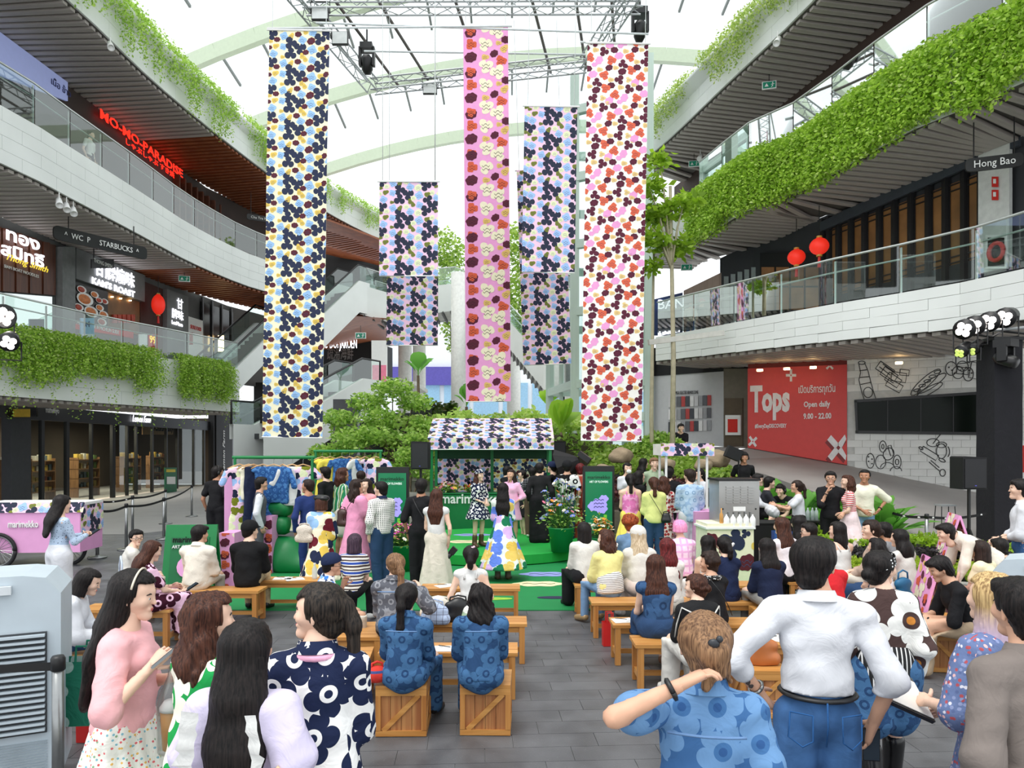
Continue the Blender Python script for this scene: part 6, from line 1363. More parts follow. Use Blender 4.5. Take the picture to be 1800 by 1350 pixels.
# flowers for sale on the counter
PET =[mat('petal_%d' % i,c,.6) for i,c in enumerate([(232,120,170),(250,244,240),(226,60,40),(244,150,50),(250,210,90),(120,140,220),(214,90,190)])]
STEMG =mat('stem_green',(60,110,50),.6)
fl_cache ={}
def bloom(m):
    if m.name not in fl_cache:
        mb=MB()
        for k in range(7):
            a=2*PI*k/7; c=V((math.cos(a),math.sin(a),0)); s=V((-math.sin(a),math.cos(a),0)); mb.add([V((0,0,0)),c*.6-s*.34 +V((0,0,.25)),c+V((0,0,.1)),c*.6+s*.34 +V((0,0,.25))],[(0,1,2,3)])
        mb.sphere((0,0,.12),.22,6,4,1); fl_cache[m.name]=mb.mesh('bloom',[m,PET[4]])
    return fl_cache[m.name]
def bouquet(label,base,n,rad,h,cols,size=.07,bucket=None,seed=0,group=None,tall=0.):
    T=thing('flower_bucket' if bucket else 'bouquet',label,'flowers',base,group=group); rg=random.Random(seed); z0=0
    if bucket:MB().lathe([(.0,0),(bucket *.78,0),(bucket,.42),(bucket *1.04,.43),(bucket *1.04,.45),(bucket *.9,.45),(bucket *.85,.4),(0,.4)],n=24).build('bucket',GPAINT,T,True); z0=.4
    st=MB()
    for i in range(n):
        a=rg.uniform(0,2*PI); r_=rad *math.sqrt(rg.random()); z=z0+h*(.45 +.55 *(1-(r_/rad) ** 2))*rg.uniform(.75,1.05)+(tall *rg.random() ** 2); p=V((r_*math.cos(a),r_*math.sin(a),z)); st.tube([(p.x*.3,p.y*.3,z0),p],.006,4)
        o=link('bloom',bloom(PET[rg.choice(cols)]),T); o.matrix_local =Matrix.Translation(p) @ Matrix.Rotation(rg.uniform(-.6,.6),4,'X') @ Matrix.Rotation(rg.uniform(-.6,.6),4,'Y') @ Matrix.Scale(size *rg.uniform(.7,1.2),4)
    st.build('stems',STEMG,T); rn=np.random.default_rng(seed); q=rn.normal(size=(n*3,3))*(rad *.5,rad *.5,h*.25)+(0,0,z0+h*.4); leaves('leaves',q,size *1.5,BUSH,rn,T); return T
bouquet('big green bucket with tall blue, white and orange flowers at the stage edge',at(987,971,13.2)*1 if 0 else V((at(987,0,13.2).x,13.25,.22)),110,.36,.55,[1,1,1,3,5,5,0],.05,.24,4,tall=.5)
bouquet('green bucket of pink and purple flowers beside the man in black',V((at(708,0,12.3).x,12.4,.012)),80,.3,.45,[0,6,6,0,1],.05,.22,5)
bouquet('low orange and white flowers in front of the right screen',V((at(1052,0,13.6).x,13.4,.012)),50,.25,.45,[3,3,4,1],.05,.2,6)
bouquet('wrapped bouquets on the left end of the kiosk counter',V((-1.6,17.8,1.03)),40,.3,.25,[0,1,2,4],.06,None,7); bouquet('red and yellow flowers on the kiosk counter middle',V((-1.0,17.8,1.03)),26,.26,.2,[2,3,2,4],.06,None,8)
bouquet('small white flowers under the drinks cart',V((at(1195,0,13.2).x,13.6,.4)),20,.15,.25,[1],.05,None,9)
# ---- clothes rails
HANGW =wood('hanger_wood','c89a68','dcb486')
def garment(T,x,kind,m,w=.24,L=.7,rz=0.,slv=.0,name='garment'):
    """hung at bar point x; local z=0 at the bar"""
    G=thing(name,x[1],'garment',group=None); B=Blend(.03); z=-.16
    if kind == 'dress':B.limb((0,0,z-.05),(0,0,z-.35),w*.62,w*.5,3.,k=.02); B.limb((0,0,z-.35),(0,0,z-L),w*.5,w*.95,3.,k=.05)
    elif kind == 'trousers':
        for s in (-1,1):B.limb((s*.07,0,z),(s*.08,0,z-L),.085,.1,2.)
    else:B.limb((0,0,z-.06),(0,0,z-L+w*.4),w*.7,w*.72,3.)
    if kind != 'trousers':B.limb((-w*.75,0,z-.04),(w*.75,0,z-.04),.04,.04,1.5)
    if slv:
        for s in (-1,1):B.limb((s*w*.8,0,z-.05),(s*(w*.8+slv *.55),.0,z-.05 -slv),.06,.065,1.7)
    B.disp =lambda X,Y,Z:.008 *np.sin(X*45+3*np.sin(Z*6)); B.cut((0,0,z-L),(0,0,-1)); B.cut((0,0,z+.03),(0,0,1))
    link('cloth',np_mesh('cloth',*B.mesh(.02),m,smooth=True),G)
    MB().tube([(-.2,0,-.17),(-.1,0,-.12),(0,0,-.09),(.1,0,-.12),(.2,0,-.17)],.012,6).build('hanger',HANGW,G,True); MB().tube([(0,0,-.09),(0,0,-.02),(.02,0,.02),(.0,0,.035),(-.02,0,.02)],.004,5).build('hook',STEEL,G)
    G.location =(x[0][0],x[0][1],x[0][2]-.03); G.rotation_euler[2]=rz; return G
def rack(label,px0,px1,py,d,d1=None):
    a,b=at(px0,py,d),at(px1,py,d1 or d); b.z=a.z; T=thing('clothes_rail',label,'clothes rail'); MB().tube([a-(b-a)*.03,b+(b-a)*.03],.028,8).build('bar',GPAINT,T)
    for p in (a,b):MB().tube([V((p.x,p.y,0)),p],.026,8).build('post',GPAINT,T); MB().box((p.x,p.y,.025),(.07,.55,.04)).build('foot',GPAINT,T)
    return a,b
a,b=rack('green clothes rail hung with denim and pink print clothes',413,549,804,12.4)
PB_ =flower('cloth_pinkprint','f2cfe6',['20273e','767d22','e9eec2','a0c2f0'],None,None,6.5,3,.42,True); DENF =flower('cloth_denim_print','4a7cb4',['2c5690'],'4a7cb4','2c5690',7.,5,.46); CRMC =cloth('cloth_cream','f4eed6'); WHC =cloth('cloth_white','dededc'); YEL =cloth('cloth_yellow','f2dc5a')
bar_pt =lambda t:a.lerp(b,t)
for t,k,m,w,L,rz,sv,l in ((.06,'dress',PB_,.22,1.25,20,.2,'long pink print dress at the left end of the clothes rail'),(.18,'top',CRMC,.2,.55,30,0,'cream strappy top next to the long pink print dress'),(.24,'trousers',cloth('cloth_navy','1e2640'),.2,.95,35,0,'navy trousers hung below the cream top'),(.36,'dress',DENF,.22,.95,15,0,'sleeveless blue denim dress on the clothes rail'),(.50,'top',DENF,.24,.6,-5,.2,'short-sleeved denim top in the middle of the rail'),(.62,'top',DENF,.22,.62,-35,.25,'denim jacket hung slanting beside the white shirt'),(.74,'top',WHC,.26,.65,5,.22,'plain white T-shirt on the clothes rail'),(.88,'dress',PB_,.24,1.1,10,.1,'long pink navy-flowered dress beside the white T-shirt')):
    garment(None,(bar_pt(t),l),k,m,w,L,R(rz),sv)
a,b=rack('farther green clothes rail with yellow and denim clothes',555,669,793,15.2)
for t,k,m,w,L,rz,sv,l in ((.1,'dress',YEL,.2,.9,20,0,'pale yellow dress at the left of the far rail'),(.22,'dress',YEL,.22,1.1,30,.1,'second yellow dress with frills on the far rail'),(.4,'top',DENF,.26,.6,10,.2,'blue denim blouse on the far rail'),(.52,'top',DENF,.22,.6,-20,.2,'second denim blouse half hidden on the far rail'),(.64,'top',WHC,.2,.8,50,.1,'white blouse hung edgewise on the far rail'),(.76,'dress',PB_,.16,.8,60,0,'narrow pink print dress on the far rail'),(.93,'top',PB_,.28,.75,5,.25,'pink print T-shirt at the right end of the far rail')):
    garment(None,(bar_pt(t),l),k,m,w,L,R(rz),sv)
# ---- green roll sculpture and printed pedestals
p=at(492,0,12.5); T=thing('roll_sculpture','green sculpture of stacked rolls beside the clothes rail','sculpture',(p.x,12.5,.012),R(-12))
for z,r_,x in ((.78,.17,.0),(1.08,.15,.02),(1.35,.13,-.02)):MB().lathe([(r_*.6,-.22),(r_,-.17),(r_,.1),(r_*.8,.17),(r_*.4,.2)],(x,0,z),24,R=Matrix.Rotation(PI/2,3,'Y')).build('roll',GPAINT,T,True)
B=Blend(.12); B.limb((-.1,0,.3),(.15,0,.25),.3,.34); B.limb((.2,-.1,.12),(.5,-.1,.1),.26,.2); B.cut((0,0,0),(0,0,-1)); link('base',np_mesh('base',*B.mesh(.03),GPAINT,smooth=True),T)
def box_print(name,label,cat,px0,px1,py0,py1,d,depth,pal,pat,unit,rz=0.,base=0.,m=None):
    a=at(px0,py1,d); w=(px1 -px0)*d/F; h=HC-(py0 -HZ)*d/F-base; a.z=base; T=thing(name,label,cat,(a.x,d,a.z),rz); MB().box((w/2,depth /2+.01,h/2),(w,depth,h)).build('body',m or mat('box_pink',(232,166,214),.6),T); print_panel('print',w,h,pal,pat,unit,T,Matrix.Translation((0,0,0)),back=False); return T
PINK =mat('box_pink',(232,166,214),.6,var=.03)
o=MB().prism([(-.1,0),(.1,0),(.1,1.5),(.07,1.6),(0,1.65),(-.07,1.6),(-.1,1.5)],0,.3).build('pink_arch_stand',PINK,None,False,V((at(402,0,12.7).x,12.75,.0))); tag(o,'narrow pink arched panel left of the clothes rail','panel')
box_print('printed_pedestal','pink pedestal with wine and coral flowers behind the cream jacket','pedestal',385,412,937,1003,10.9,.4,'D',PAT_D,.5); box_print('printed_pedestal','coral printed pedestal behind the man in the grey vest','pedestal',462,478,908,1000,12.1,.3,'D',PAT_D,.6)
def a_board(label,px,py_top,d,w,h,rz,front,pal=None,lean=12):
    p=at(px,py_top,d); T=thing('a_board',label,'sign board',(p.x,d,.005),rz)
    for s in (1,-1):
        M_=Matrix.Translation((0,s*h*math.sin(R(lean)),0)) @ Matrix.Rotation((R(-lean) if s < 0 else R(lean)),4,'X')
        if pal:o=print_panel('panel',w,h,pal[0],pal[1],pal[2],T,M_ @ Matrix.Translation((-w/2,0,0)),thick=.03)
        else:o=MB().box((0,0,h/2),(w,.03,h)).build('panel',front,T); o.matrix_local =M_; e=MB().box((0,-.02,h*.46),(w*.74,.015,h*.72)).build('inset',mat('deep_green',(6,104,56),.5),T); e.matrix_local =M_
    return T
T=a_board('green folding sign board with black lettering behind the cream jacket',338,926,10.6,.74,1.02,R(4),GPAINT)
Ml=Matrix.Translation((0,-1.02 *math.sin(R(12)),0)) @ Matrix.Rotation(R(-12),4,'X')
for s_,sz,z,m_ in (('marimekko',.13,.76,BLACK),('ART OF FLOWERS',.07,.67,WHT)):o=text(s_,sz,m_,(0,-.035,z),parent=T,width=.5); o.matrix_local =Ml
flw =MB().lathe([(0,0),(.16,0),(.16,.01),(0,.01)],(.0,-.04,.4),14,0,Matrix.Rotation(PI/2,3,'X')).build('flower_print',PINK,T); flw.matrix_local =Ml
a_board('flower-printed folding board standing edge-on near the belt post',1680,878,11.2,.6,1.15,R(72),None,('D',PAT_D,.5),17); a_board('low printed folding board edge-on behind the seated man',1640,1003,7.9,.6,.95,R(75),None,('D',PAT_D,.5),14)
# ---- pink sales cart with bicycle wheels
p=at(62,985,12.8); T=thing('sales_cart','pink sales cart with printed top and spoked wheels on the left','cart',(p.x,12.8,0),R(4))
MB().box((-.1,.4,.62),(1.75,.8,.72)).build('body',PINK,T); print_panel('top_print',1.85,.2,'B',PAT_A,.5,T,Matrix.Translation((-1.02,-.02,.98)) @ Matrix.Rotation(R(-25),4,'X'),back=False); MB().box((-.1,.42,1.13),(1.8,.7,.05)).build('top',WHT,T); print_panel('side_print',.8,.55,'B',PAT_A,.5,T,Matrix.Translation((.79,0,.6)) @ Matrix.Rotation(R(90),4,'Z'),back=False)
text('marimekko',.17,WHT,(-.2,-.015,.72),parent=T,bold=.003,width=.52)
TYRE =mat('tyre',(26,26,28),.7)
for x,y in ((-.62,-.04),(.42,.3)):
    w=MB().tube([(x+.3*math.cos(t),y,.3+.3*math.sin(t)) for t in np.linspace(0,2*PI,33)],.032,8).build('wheel',TYRE,T,True); MB().tube([(x+.262 *math.cos(t),y,.3+.262 *math.sin(t)) for t in np.linspace(0,2*PI,29)],.012,6).build('rim',STEEL,w,True); mb=MB()
    for k in range(20):t=2*PI*k/20; mb.tube([(x+.02 *math.cos(t+1),y+(.02 if k % 2 else -.02),.3+.02 *math.sin(t+1)),(x+.26 *math.cos(t),y,.3+.26 *math.sin(t))],.004,4)
    mb.build('spokes',STEEL,w); MB().tube([(x,y-.04,.3),(x,y+.04,.3)],.03,10).build('hub',STEEL,w)
# ---- belt posts
BELT =mat('belt_black',(22,22,24),.8,var=.05)
def post(label,x,y,top=.98):
    T=thing('belt_post',label,'belt post',(x,y,.004),group='steel belt posts'); MB().lathe([(0,0),(.17,0),(.175,.015),(.16,.03),(.05,.04),(.034,.06)],n=20).build('base',STEEL,T,True); MB().cyl((0,0,.05),.031,top -.09,14).build('pole',STEEL,T,True); MB().lathe([(.031,0),(.038,.005),(.038,.07),(.03,.085),(0,.088)],(0,0,top -.09),14).build('head',BLACKM,T,True); return V((x,y,top -.06))
def belt(label,a,b,mark='m'):
    a,b=V(a),V(b); T=thing('belt',label,'belt'); n=10; mb=MB(); pts =[a.lerp(b,t)-V((0,0,.05 *math.sin(PI*t))) for t in np.linspace(0,1,n+1)]
    mb.loft([[p+V((0,0,-.024)) for p in pts],[p+V((0,0,.024)) for p in pts]]); mb.build('strap',BELT,T); d=(b-a).normalized(); k=max(1,int((b-a).length /.28))
    nrm =d.cross(V((0,0,1))); nrm =nrm if nrm.y < 0 else -nrm
    if mark != 'm':text(mark,.05,WHT,a.lerp(b,.75)+nrm *.006 -V((0,0,.055)),V((0,0,1)).cross(nrm),parent=T,ext=.001); return T
    for i in range(k):
        t=(i+.5)/k; p=a.lerp(b,t)-V((0,0,.05 *math.sin(PI*t)))+nrm *.004; x=V((0,0,1)).cross(nrm)
        MB().quad(p-x*.028 -V((0,0,.012)),p+x*.028 -V((0,0,.012)),p+x*.02 +V((0,0,.014)),p-x*.02 +V((0,0,.014))).build('mark',WHT,T)
ps=[]
for i,(px,yb) in enumerate(((171,981),(222,967),(288,948),(337,908),(163,952),(233,942),(291,921))):
    d=F*HC/(yb-HZ); q=at(px,yb,d); ps.append(post('steel belt post, %s' % ['nearest of the left queue, beside the woman with the phone','second in the near row of the left queue','third in the near row of the left queue','at the far end of the left queue','just behind the pink cart','second in the rear row of the left queue','third in the rear row of the left queue'][i],q.x,d))
for i,(a,b) in enumerate(((0,1),(1,2),(2,3),(4,5),(5,6))):belt('black belt with white marks, %s stretch of the left queue' % ['nearest','second near','third near','rear first','rear second'][i],ps[a],ps[b])
q4=at(40,905,15.5); belt('black belt running from the rear post behind the pink cart',ps[4],V((q4.x,16.5,.93)))
f1=post('steel belt post in the foreground beside the air cooler',at(102,0,4.05).x,4.05); f2=post('steel belt post in the foreground behind the green print dress',at(333,0,3.55).x,3.55); T=belt('black belt passing in front of the air cooler',V((-4.4,4.15,.95)),f1,'MEGA')
r1=post('steel belt post by the granite kerb on the right',at(1629,0,12.6).x,12.6); belt('black belt along the right planter',V((at(1552,0,13.4).x,13.4,.98)),r1); belt('black belt from the kerb post to the black tower',r1,V((at(1735,0,13.2).x,13.2,.93)))
# ---- screens
def screen(label,px0,px1,py_top,d):
    a=at(px0,py_top,d); w=(px1 -px0)*d/F; h=a.z; T=thing('digital_screen',label,'screen',(a.x,d,.01)); MB().box((w/2,.06,h/2),(w,.12,h)).build('case',BLACKM,T); MB().box((w/2,-.005,h*.585),(w*.86,.01,h*.7)).build('display',mat('screen_green',(14,110,70),.3,var=.08,vs=2,emit=.35),T)
    q=blob('cloud'); LI=mat('screen_lilac',(160,150,232),.3,var=0,emit=.5); c=(w/2,h*.56); mb=MB()
    for ox,oz,r_ in ((0,0,.17),(-.1,-.03,.13),(.1,.12,.1),(.05,-.08,.13)):mb.prism([(c[0]+ox+r_*x,c[1]+oz+r_*y) for x,y in q],-.016 -r_*.01,-.01)
    mb.build('flower',LI,T); mb=MB()
    for k in range(3):mb.tube([(c[0]-.1+.2*t,-.02,c[1]+.08 -.07 *k+.03 *abs(math.sin(t*9))) for t in np.linspace(0,1,12)],.006,4)
    mb.build('flower_lines',BLACK,T); MB().prism([(c[0]+.1,c[1]-.2),(c[0]+.16,c[1]-.2),(c[0]+.16,c[1]-.32),(c[0]+.1,c[1]-.34)],-.014,-.01).build('stem',mat('screen_lime',(110,190,60),.3,var=0,emit=.4),T)
    text('marimekko',.1,BLACK,(w/2,-.014,h*.855),parent=T,width=w*.72,ext=.002); text('ART OF FLOWERS',.06,mat('screen_white',(230,240,236),.3,var=0,emit=.6),(w/2,-.014,h*.81),parent=T,width=w*.6,ext=.002)
    for i,s_ in enumerate(('2024','A CELEBRATION OF','PRINTS AND COLOUR')):text(s_,.045,MATS['screen_white'],(w*.12,-.014,h*.34 -i*.055),parent=T,align='LEFT',ext=.001)
screen('upright digital screen with lilac flower, left of the stage',661,718,822,13.6); screen('upright digital screen with lilac flower, right of the stage',1025,1080,820,14.3)
# ---- loudspeakers, softbox, light tower
def speaker(label,px,py,d,w=.4,h=.62,base=0.,stand=True,rz=0.):
    p=at(px,py,d); T=thing('loudspeaker',label,'loudspeaker',(p.x,d,p.z-h),rz); MB().prism([(-w/2,0),(w/2,0),(w/2,h),(-w/2+.03,h+.02),(-w/2,h)],0,w*.9).build('cabinet',BLACK,T); MB().box((0,-.01,h/2),(w*.88,.02,h*.9)).build('grille',mat('speaker_grille',(30,30,34),.6),T); MB().box((0,-.022,h*.12),(.03,.004,.015)).build('badge',mat('badge_violet',(90,90,190),.4),T)
    if stand:
        S=thing('speaker_stand','black tripod stand under the ' +label.replace('black loudspeaker','loudspeaker'),'stand',(p.x,d+w*.4,base)); MB().tube([(0,0,.5),(0,0,p.z-h-base)],.03,8).build('pole',BLACKM,S)
        for k in range(3):a=2*PI*k/3+.5; MB().tube([(0,0,.75),(.5*math.cos(a),.5*math.sin(a),.02)],.018,6).build('leg',BLACKM,S)
speaker('black loudspeaker left of the kiosk',738,777,16.6,.42,.64); speaker('black loudspeaker right behind the kiosk post',981,776,18.8,.42,.64); speaker('black loudspeaker beside the black tower',1714,804,12.4,.42,.56)
p=at(1018,808,15.6); T=thing('softbox','black softbox light leaning behind the man with the cap','softbox',p,R(-20)); MB().lathe([(.06,.0),(.12,.05),(.42,.4),(.44,.42),(.4,.42),(.1,.08)],(0,0,0),8,R=Matrix.Rotation(R(-115),3,'Y')).build('shell',BLACK,T); MB().box((.12,0,.06),(.3,.12,.12),0,Matrix.Rotation(R(35),3,'Y')).build('lamp',BLACKM,T); MB().tube([(0,0,-.05),(0,0,-p.z+.75)],.02,6).build('pole',BLACKM,T)
p=at(1289,797,16.2); T=thing('softbox','small black photo lamp beside the man in headphones','softbox',p); MB().box((0,0,0),(.34,.2,.26),0,Matrix.Rotation(.4,3,'Y')).build('shell',BLACK,T); MB().tube([(.12,0,-.1),(.12,0,-p.z+.75)],.018,6).build('pole',BLACKM,T)
p=at(1756,965,13.4); T=thing('light_tower','tall black cloth-wrapped lighting tower on the right','light tower',(p.x,13.4,0)); tw_ =.52
B=MB(); n=14; B.loft([[(sx*tw_ /2*(1+.012 *math.sin(k*2.3 +sx)),sy*tw_ /2,4.15 *k/n) for sx,sy in ((-1,-1),(1,-1),(1,1),(-1,1))] for k in range(n+1)],closed=True); B.build('cloth_wrap',mat('black_cloth',(24,24,30),.9,var=.1,bump=.4,bs=6),T); MB().box((0,0,4.17),(.56,.56,.06)).build('cap',BLACKM,T)
MB().tube([(-.75,-.1,4.3),(1.1,-.1,4.45)],.03,8).build('cross_bar',ALU,T); MB().tube([(-.7,-.1,4.3),(-.3,-.25,4.2),(0,-.1,4.33),(.4,-.25,4.25),(.9,-.1,4.4)],.025,6).build('cables',BLACKM,T)
LENSON =mat('lamp_lens_on',(255,246,240),.3,var=0,emit=6.); LENSG =mat('lamp_lens_green',(206,226,120),.3,var=0,emit=.6)
def par(label,p,aim,r=.14,lens=LENSON,parent=None):
    z=V(aim).normalized(); x=z.cross(V((0,0,1))).normalized(); y=z.cross(x); Rm=Matrix((x,y,z)).transposed(); T=thing('stage_lamp',label,'stage lamp'); p=V(p)
    MB().lathe([(r*.5,-r*2.2),(r*.9,-r*1.6),(r,-.2*r),(r*1.12,0),(r*1.12,r*.5),(r*.95,r*.5),(r*.95,.1)],p,16,0,Rm).build('can',BLACKM,T,True)
    for k in range(4):a=k*PI/2+.4; MB().lathe([(0,0),(r*.38,.0),(r*.3,.03)],p+Rm @ V((r*.48 *math.cos(a),r*.48 *math.sin(a),.1)),10,0,Rm).build('lens',lens,T)
    MB().tube([p+x*r*1.2,p+x*r*1.2 -V((0,0,r*2.2)),p-x*r*1.2 -V((0,0,r*2.2)),p-x*r*1.2],.015,5).build('yoke',BLACKM,T); return T
for i,(px,py) in enumerate(((1697,578),(1714,572),(1740,565),(1768,558))):par('%s of four stage lamps on top of the tower' % ['first','second','third','fourth'][i],at(px,py,13.3),(-.75,-.6,-.25),.17)
for i,(px,py) in enumerate(((1692,616),(1712,612))):par('greenish lamp hanging under the tower bar, %s one' % ['outer','inner'][i],at(px,py,13.3),(-.7,-.3,-.5),.11,LENSG)
p=at(1768,625,13.0); T=thing('moving_head_lamp','black moving head lamp hung upside down from the tower','lamp',p,R(30)); MB().box((0,0,.22),(.3,.3,.14)).build('base',BLACKM,T); MB().prism([(-.16,.18),(-.16,-.1),(-.11,-.12),(-.11,.18)],-.08,.08).prism([(.11,.18),(.11,-.12),(.16,-.1),(.16,.18)],-.08,.08).build('yoke',BLACKM,T); MB().lathe([(.07,-.2),(.12,-.1),(.12,.15),(.09,.2),(.0,.2)],(0,0,-.08),14,R=Matrix.Rotation(R(115),3,'X')).build('head',BLACKM,T,True)
par('bright stage lamp at the left edge above the vines',at(2,556,13.),(.8,-.3,-.1),.2); par('second stage lamp pointing down at the left edge',at(16,600,12.6),(.4,-.7,-.3),.15)
# ---- drinks cart with printed canopy, soft-serve machine on printed counter
p=at(1160,0,13.6); T=thing('drinks_cart','pink drinks cart under a small flower-printed canopy','cart',(p.x,13.6,.012)); cw=1.02
for x in (.12,cw-.12):
    for y in (0,.6):MB().tube([(x,y,.9),(x,y,2.0)],.025,8).build('post',WHT,T)
print_panel('canopy_front',cw,.24,'B',PAT_A,.42,T,Matrix.Translation((0,-.08,1.98)),back=False); MB().box((cw/2,.3,2.1),(cw,.72,.22)).build('canopy',mat('canopy_cream',(240,236,230),.7),T); MB().box((cw*.7,.3,.45),(cw*1.3,.7,.9)).build('body',PINK,T); MB().box((cw*.7,.3,.92),(cw*1.35,.75,.04)).build('worktop',WHT,T)
p=at(1300,0,12.2); o=MB().prism([(-.5,0),(.0,0),(.0,1.02),(-.5,1.02)],0,.6).build('pink_counter',PINK,None,False,(at(1272,0,12.4).x,12.4,.012)); tag(o,'plain pink counter between drinks cart and printed counter','counter')
T=box_print('printed_counter','counter with big cream, navy and wine flower print','counter',1243,1326,922,1015,11.3,.6,'A',[(k,x,y,r*1.0,a) for k,x,y,r,a in [('wine',.05,.2,.2,0),('navy',.45,.3,.3,.4),('navy',.55,.15,.18,1.5),('wine',.78,.62,.2,.4),('heart',.4,.78,.16,.2),('navy',.75,.06,.1,0),('heart',.95,.3,.1,0)]],.82,R(2),m=CRMC); T.location.z=.012
MB().box((.37,.3,.86),(.8,.66,.03)).build('worktop',WHT,T)
p=at(1268,0,11.4); SST =mat('machine_steel',(178,178,176),.3,.75,var=.05,vs=6); T=thing('soft_serve_machine','stainless steel dessert machine with louvred back on the counter','machine',(p.x,11.5,.89),R(2))
MB().box((.33,.28,.36),(.66,.52,.72)).build('body',SST,T); MB().box((.33,.28,.74),(.7,.56,.03)).build('lid',BLACKM,T)
for j in range(7):
    for i in range(4):MB().prism([(0,0),(.09,0),(.09,.018),(0,.024)],-.018,0).build('louvre',SST,T,False,(.11 +i*.12,.02,.36 +j*.042))
MB().box((.33,.015,.27),(.2,.01,.07)).build('label_plate',WHT,T)
for i in range(5):MB().tube([(.15 +i*.09,.01,.03),(.15 +i*.09,.01,.22)],.018,8).build('pipe',STEEL,T)
for x in (.06,.6):MB().sphere((x,.015,.27),.015,8,5).build('bolt',BLACKM,T)
for i in range(5):
    b_=at(1277 +i*11.5,0,11.36); o=MB().lathe([(0,0),(.045,0),(.047,.02),(.047,.13),(.03,.16),(.014,.18),(.012,.2),(0,.202)],n=14).build('squeeze_bottle',WHT,None,True,(b_.x,11.36,.885)); tag(o,'%s white squeeze bottle from the left on the printed counter' % ['first','second','third','fourth','fifth'][i],'bottle','white squeeze bottles')
b_=at(1268,0,11.38); o=MB().lathe([(0,0),(.03,0),(.03,.2),(.012,.23),(.01,.3),(0,.3)],n=12).build('sauce_bottle',mat('amber_sauce',(206,150,80),.4),None,True,(b_.x,11.38,.885)); tag(o,'slim amber sauce bottle beside the white squeeze bottles','bottle')
p=at(1365,0,13.6); T=thing('folding_table','black cloth-covered desk with seated crew in the right background','table',(p.x,13.6,0)); MB().box((0,0,.72),(1.3,.6,.04)).build('top',BLACK,T); MB().box((0,-.29,.36),(1.3,.02,.7)).build('cloth',BLACK,T); MB().box((0,.29,.36),(1.3,.02,.7)).build('back_cloth',BLACK,T)
p=at(1240,0,15.2); T=thing('air_cooler','grey-green air cooler half hidden behind the drinks cart','air cooler',(p.x,15.2,.0)); MB().box((0,0,.75),(.55,.4,1.5)).build('case',mat('cooler_green',(160,186,180),.5),T); MB().box((0,-.21,1.1),(.42,.02,.4)).build('grille',DARKWALL,T)
# ---- benches, low tables and crates
PINE =wood('pine','b47838','d49c58',.7,.4,0); PINEV =wood('pine_upright','a86c34','cc9250',.7,.4,2); CRW =wood('crate_board','9c6038','c08a56',.7,.4,2)
def bench(label,x,y,L=1.9,dpt=.34,h=.4,rz=0.):
    T=thing('bench',label,'bench',(x,y,.003),rz)
    for k in range(3):MB().box((L/2,-dpt /3+k*dpt /3,h-.015),(L,dpt /3-.006,.03)).build('plank',PINE,T)
    MB().box((L/2,-dpt /2+.04,h-.06),(L-.06,.025,.06)).build('apron',PINE,T); MB().box((L/2,dpt /2-.04,h-.06),(L-.06,.025,.06)).build('apron',PINE,T)
    for sx in (.05,L-.05):
        for sy in (-dpt /2+.035,dpt /2-.035):MB().box((sx,sy,(h-.03)/2),(.055,.055,h-.03)).build('leg',PINEV,T)
        MB().box((sx,0,.1),(.035,dpt -.1,.05)).build('end_rail',PINE,T)
    MB().box((L/2,0,.1),(L-.12,.03,.045)).build('stretcher',PINE,T); return T
def crate(label,x,y,s=.38,rz=0.,flip=1):
    T=thing('wooden_crate',label,'crate',(x,y,.003),rz); MB().box((0,0,s-.012),(s,s,.024)).build('lid',PINE,T)
    for a in range(4):
        Rz_ =Matrix.Rotation(a*PI/2,4,'Z')
        def pt(mb,nm,m):o=mb.build(nm,m,T); o.matrix_local =Rz_
        for k in range(4):pt(MB().box((-.5*s+.03 +(s-.06)*(k+.5)/4,-s/2+.022,s/2-.01),((s-.06)/4-.003,.014,s-.04)),'board',CRW)
        pt(MB().box((0,-s/2+.008,s-.05),(s-.002,.016,.05)),'rail',PINE); pt(MB().box((0,-s/2+.008,.022),(s-.002,.016,.04)),'rail',PINE)
        for x_ in (-1,1):pt(MB().box((x_*(s/2-.02),-s/2+.008,s/2-.015),(.036,.016,s-.12)),'stile',PINEV)
        l=(s-.1)*1.35; pt(MB().box((0,-s/2+.009,s/2-.015),(l,.014,.036),0,Matrix.Rotation(R(-45)*flip,3,'Y')),'brace',PINE)
    return T
for i,(x,y,L) in enumerate(((.80,9.2,2.6),(.90,8.2,2.5),(1.0,7.2,2.3),(1.1,6.5,1.9))):bench('pine bench in the right block, %s from the stage' % ['nearest','second','third','fourth'][i],x,y,L,h=.4)
for i,(x,y) in enumerate(((3.6,9.4),(3.65,8.4),(3.5,7.4))):bench('pine bench at the far right, %s row from the stage' % ['first','second','third'][i],x,y,2.0)
bench('pine table bench with napkins left of the green carpet',-3.4,9.5,.85); bench('pine bench under the cream jacket and the black jumper',-4.6,8.85,1.5); bench('pine low table in front of the white tank top',-1.15,9.0,1.25); bench('pine low table heaped with bags',-1.1,7.25,1.25); bench('pine low table in front of the two denim jackets',-1.15,6.25,1.2); bench('pine bench under the grey denim jacket',-1.7,6.75,.5); bench('pine bench at the left under the pink print dress',-4.7,7.85,1.0)
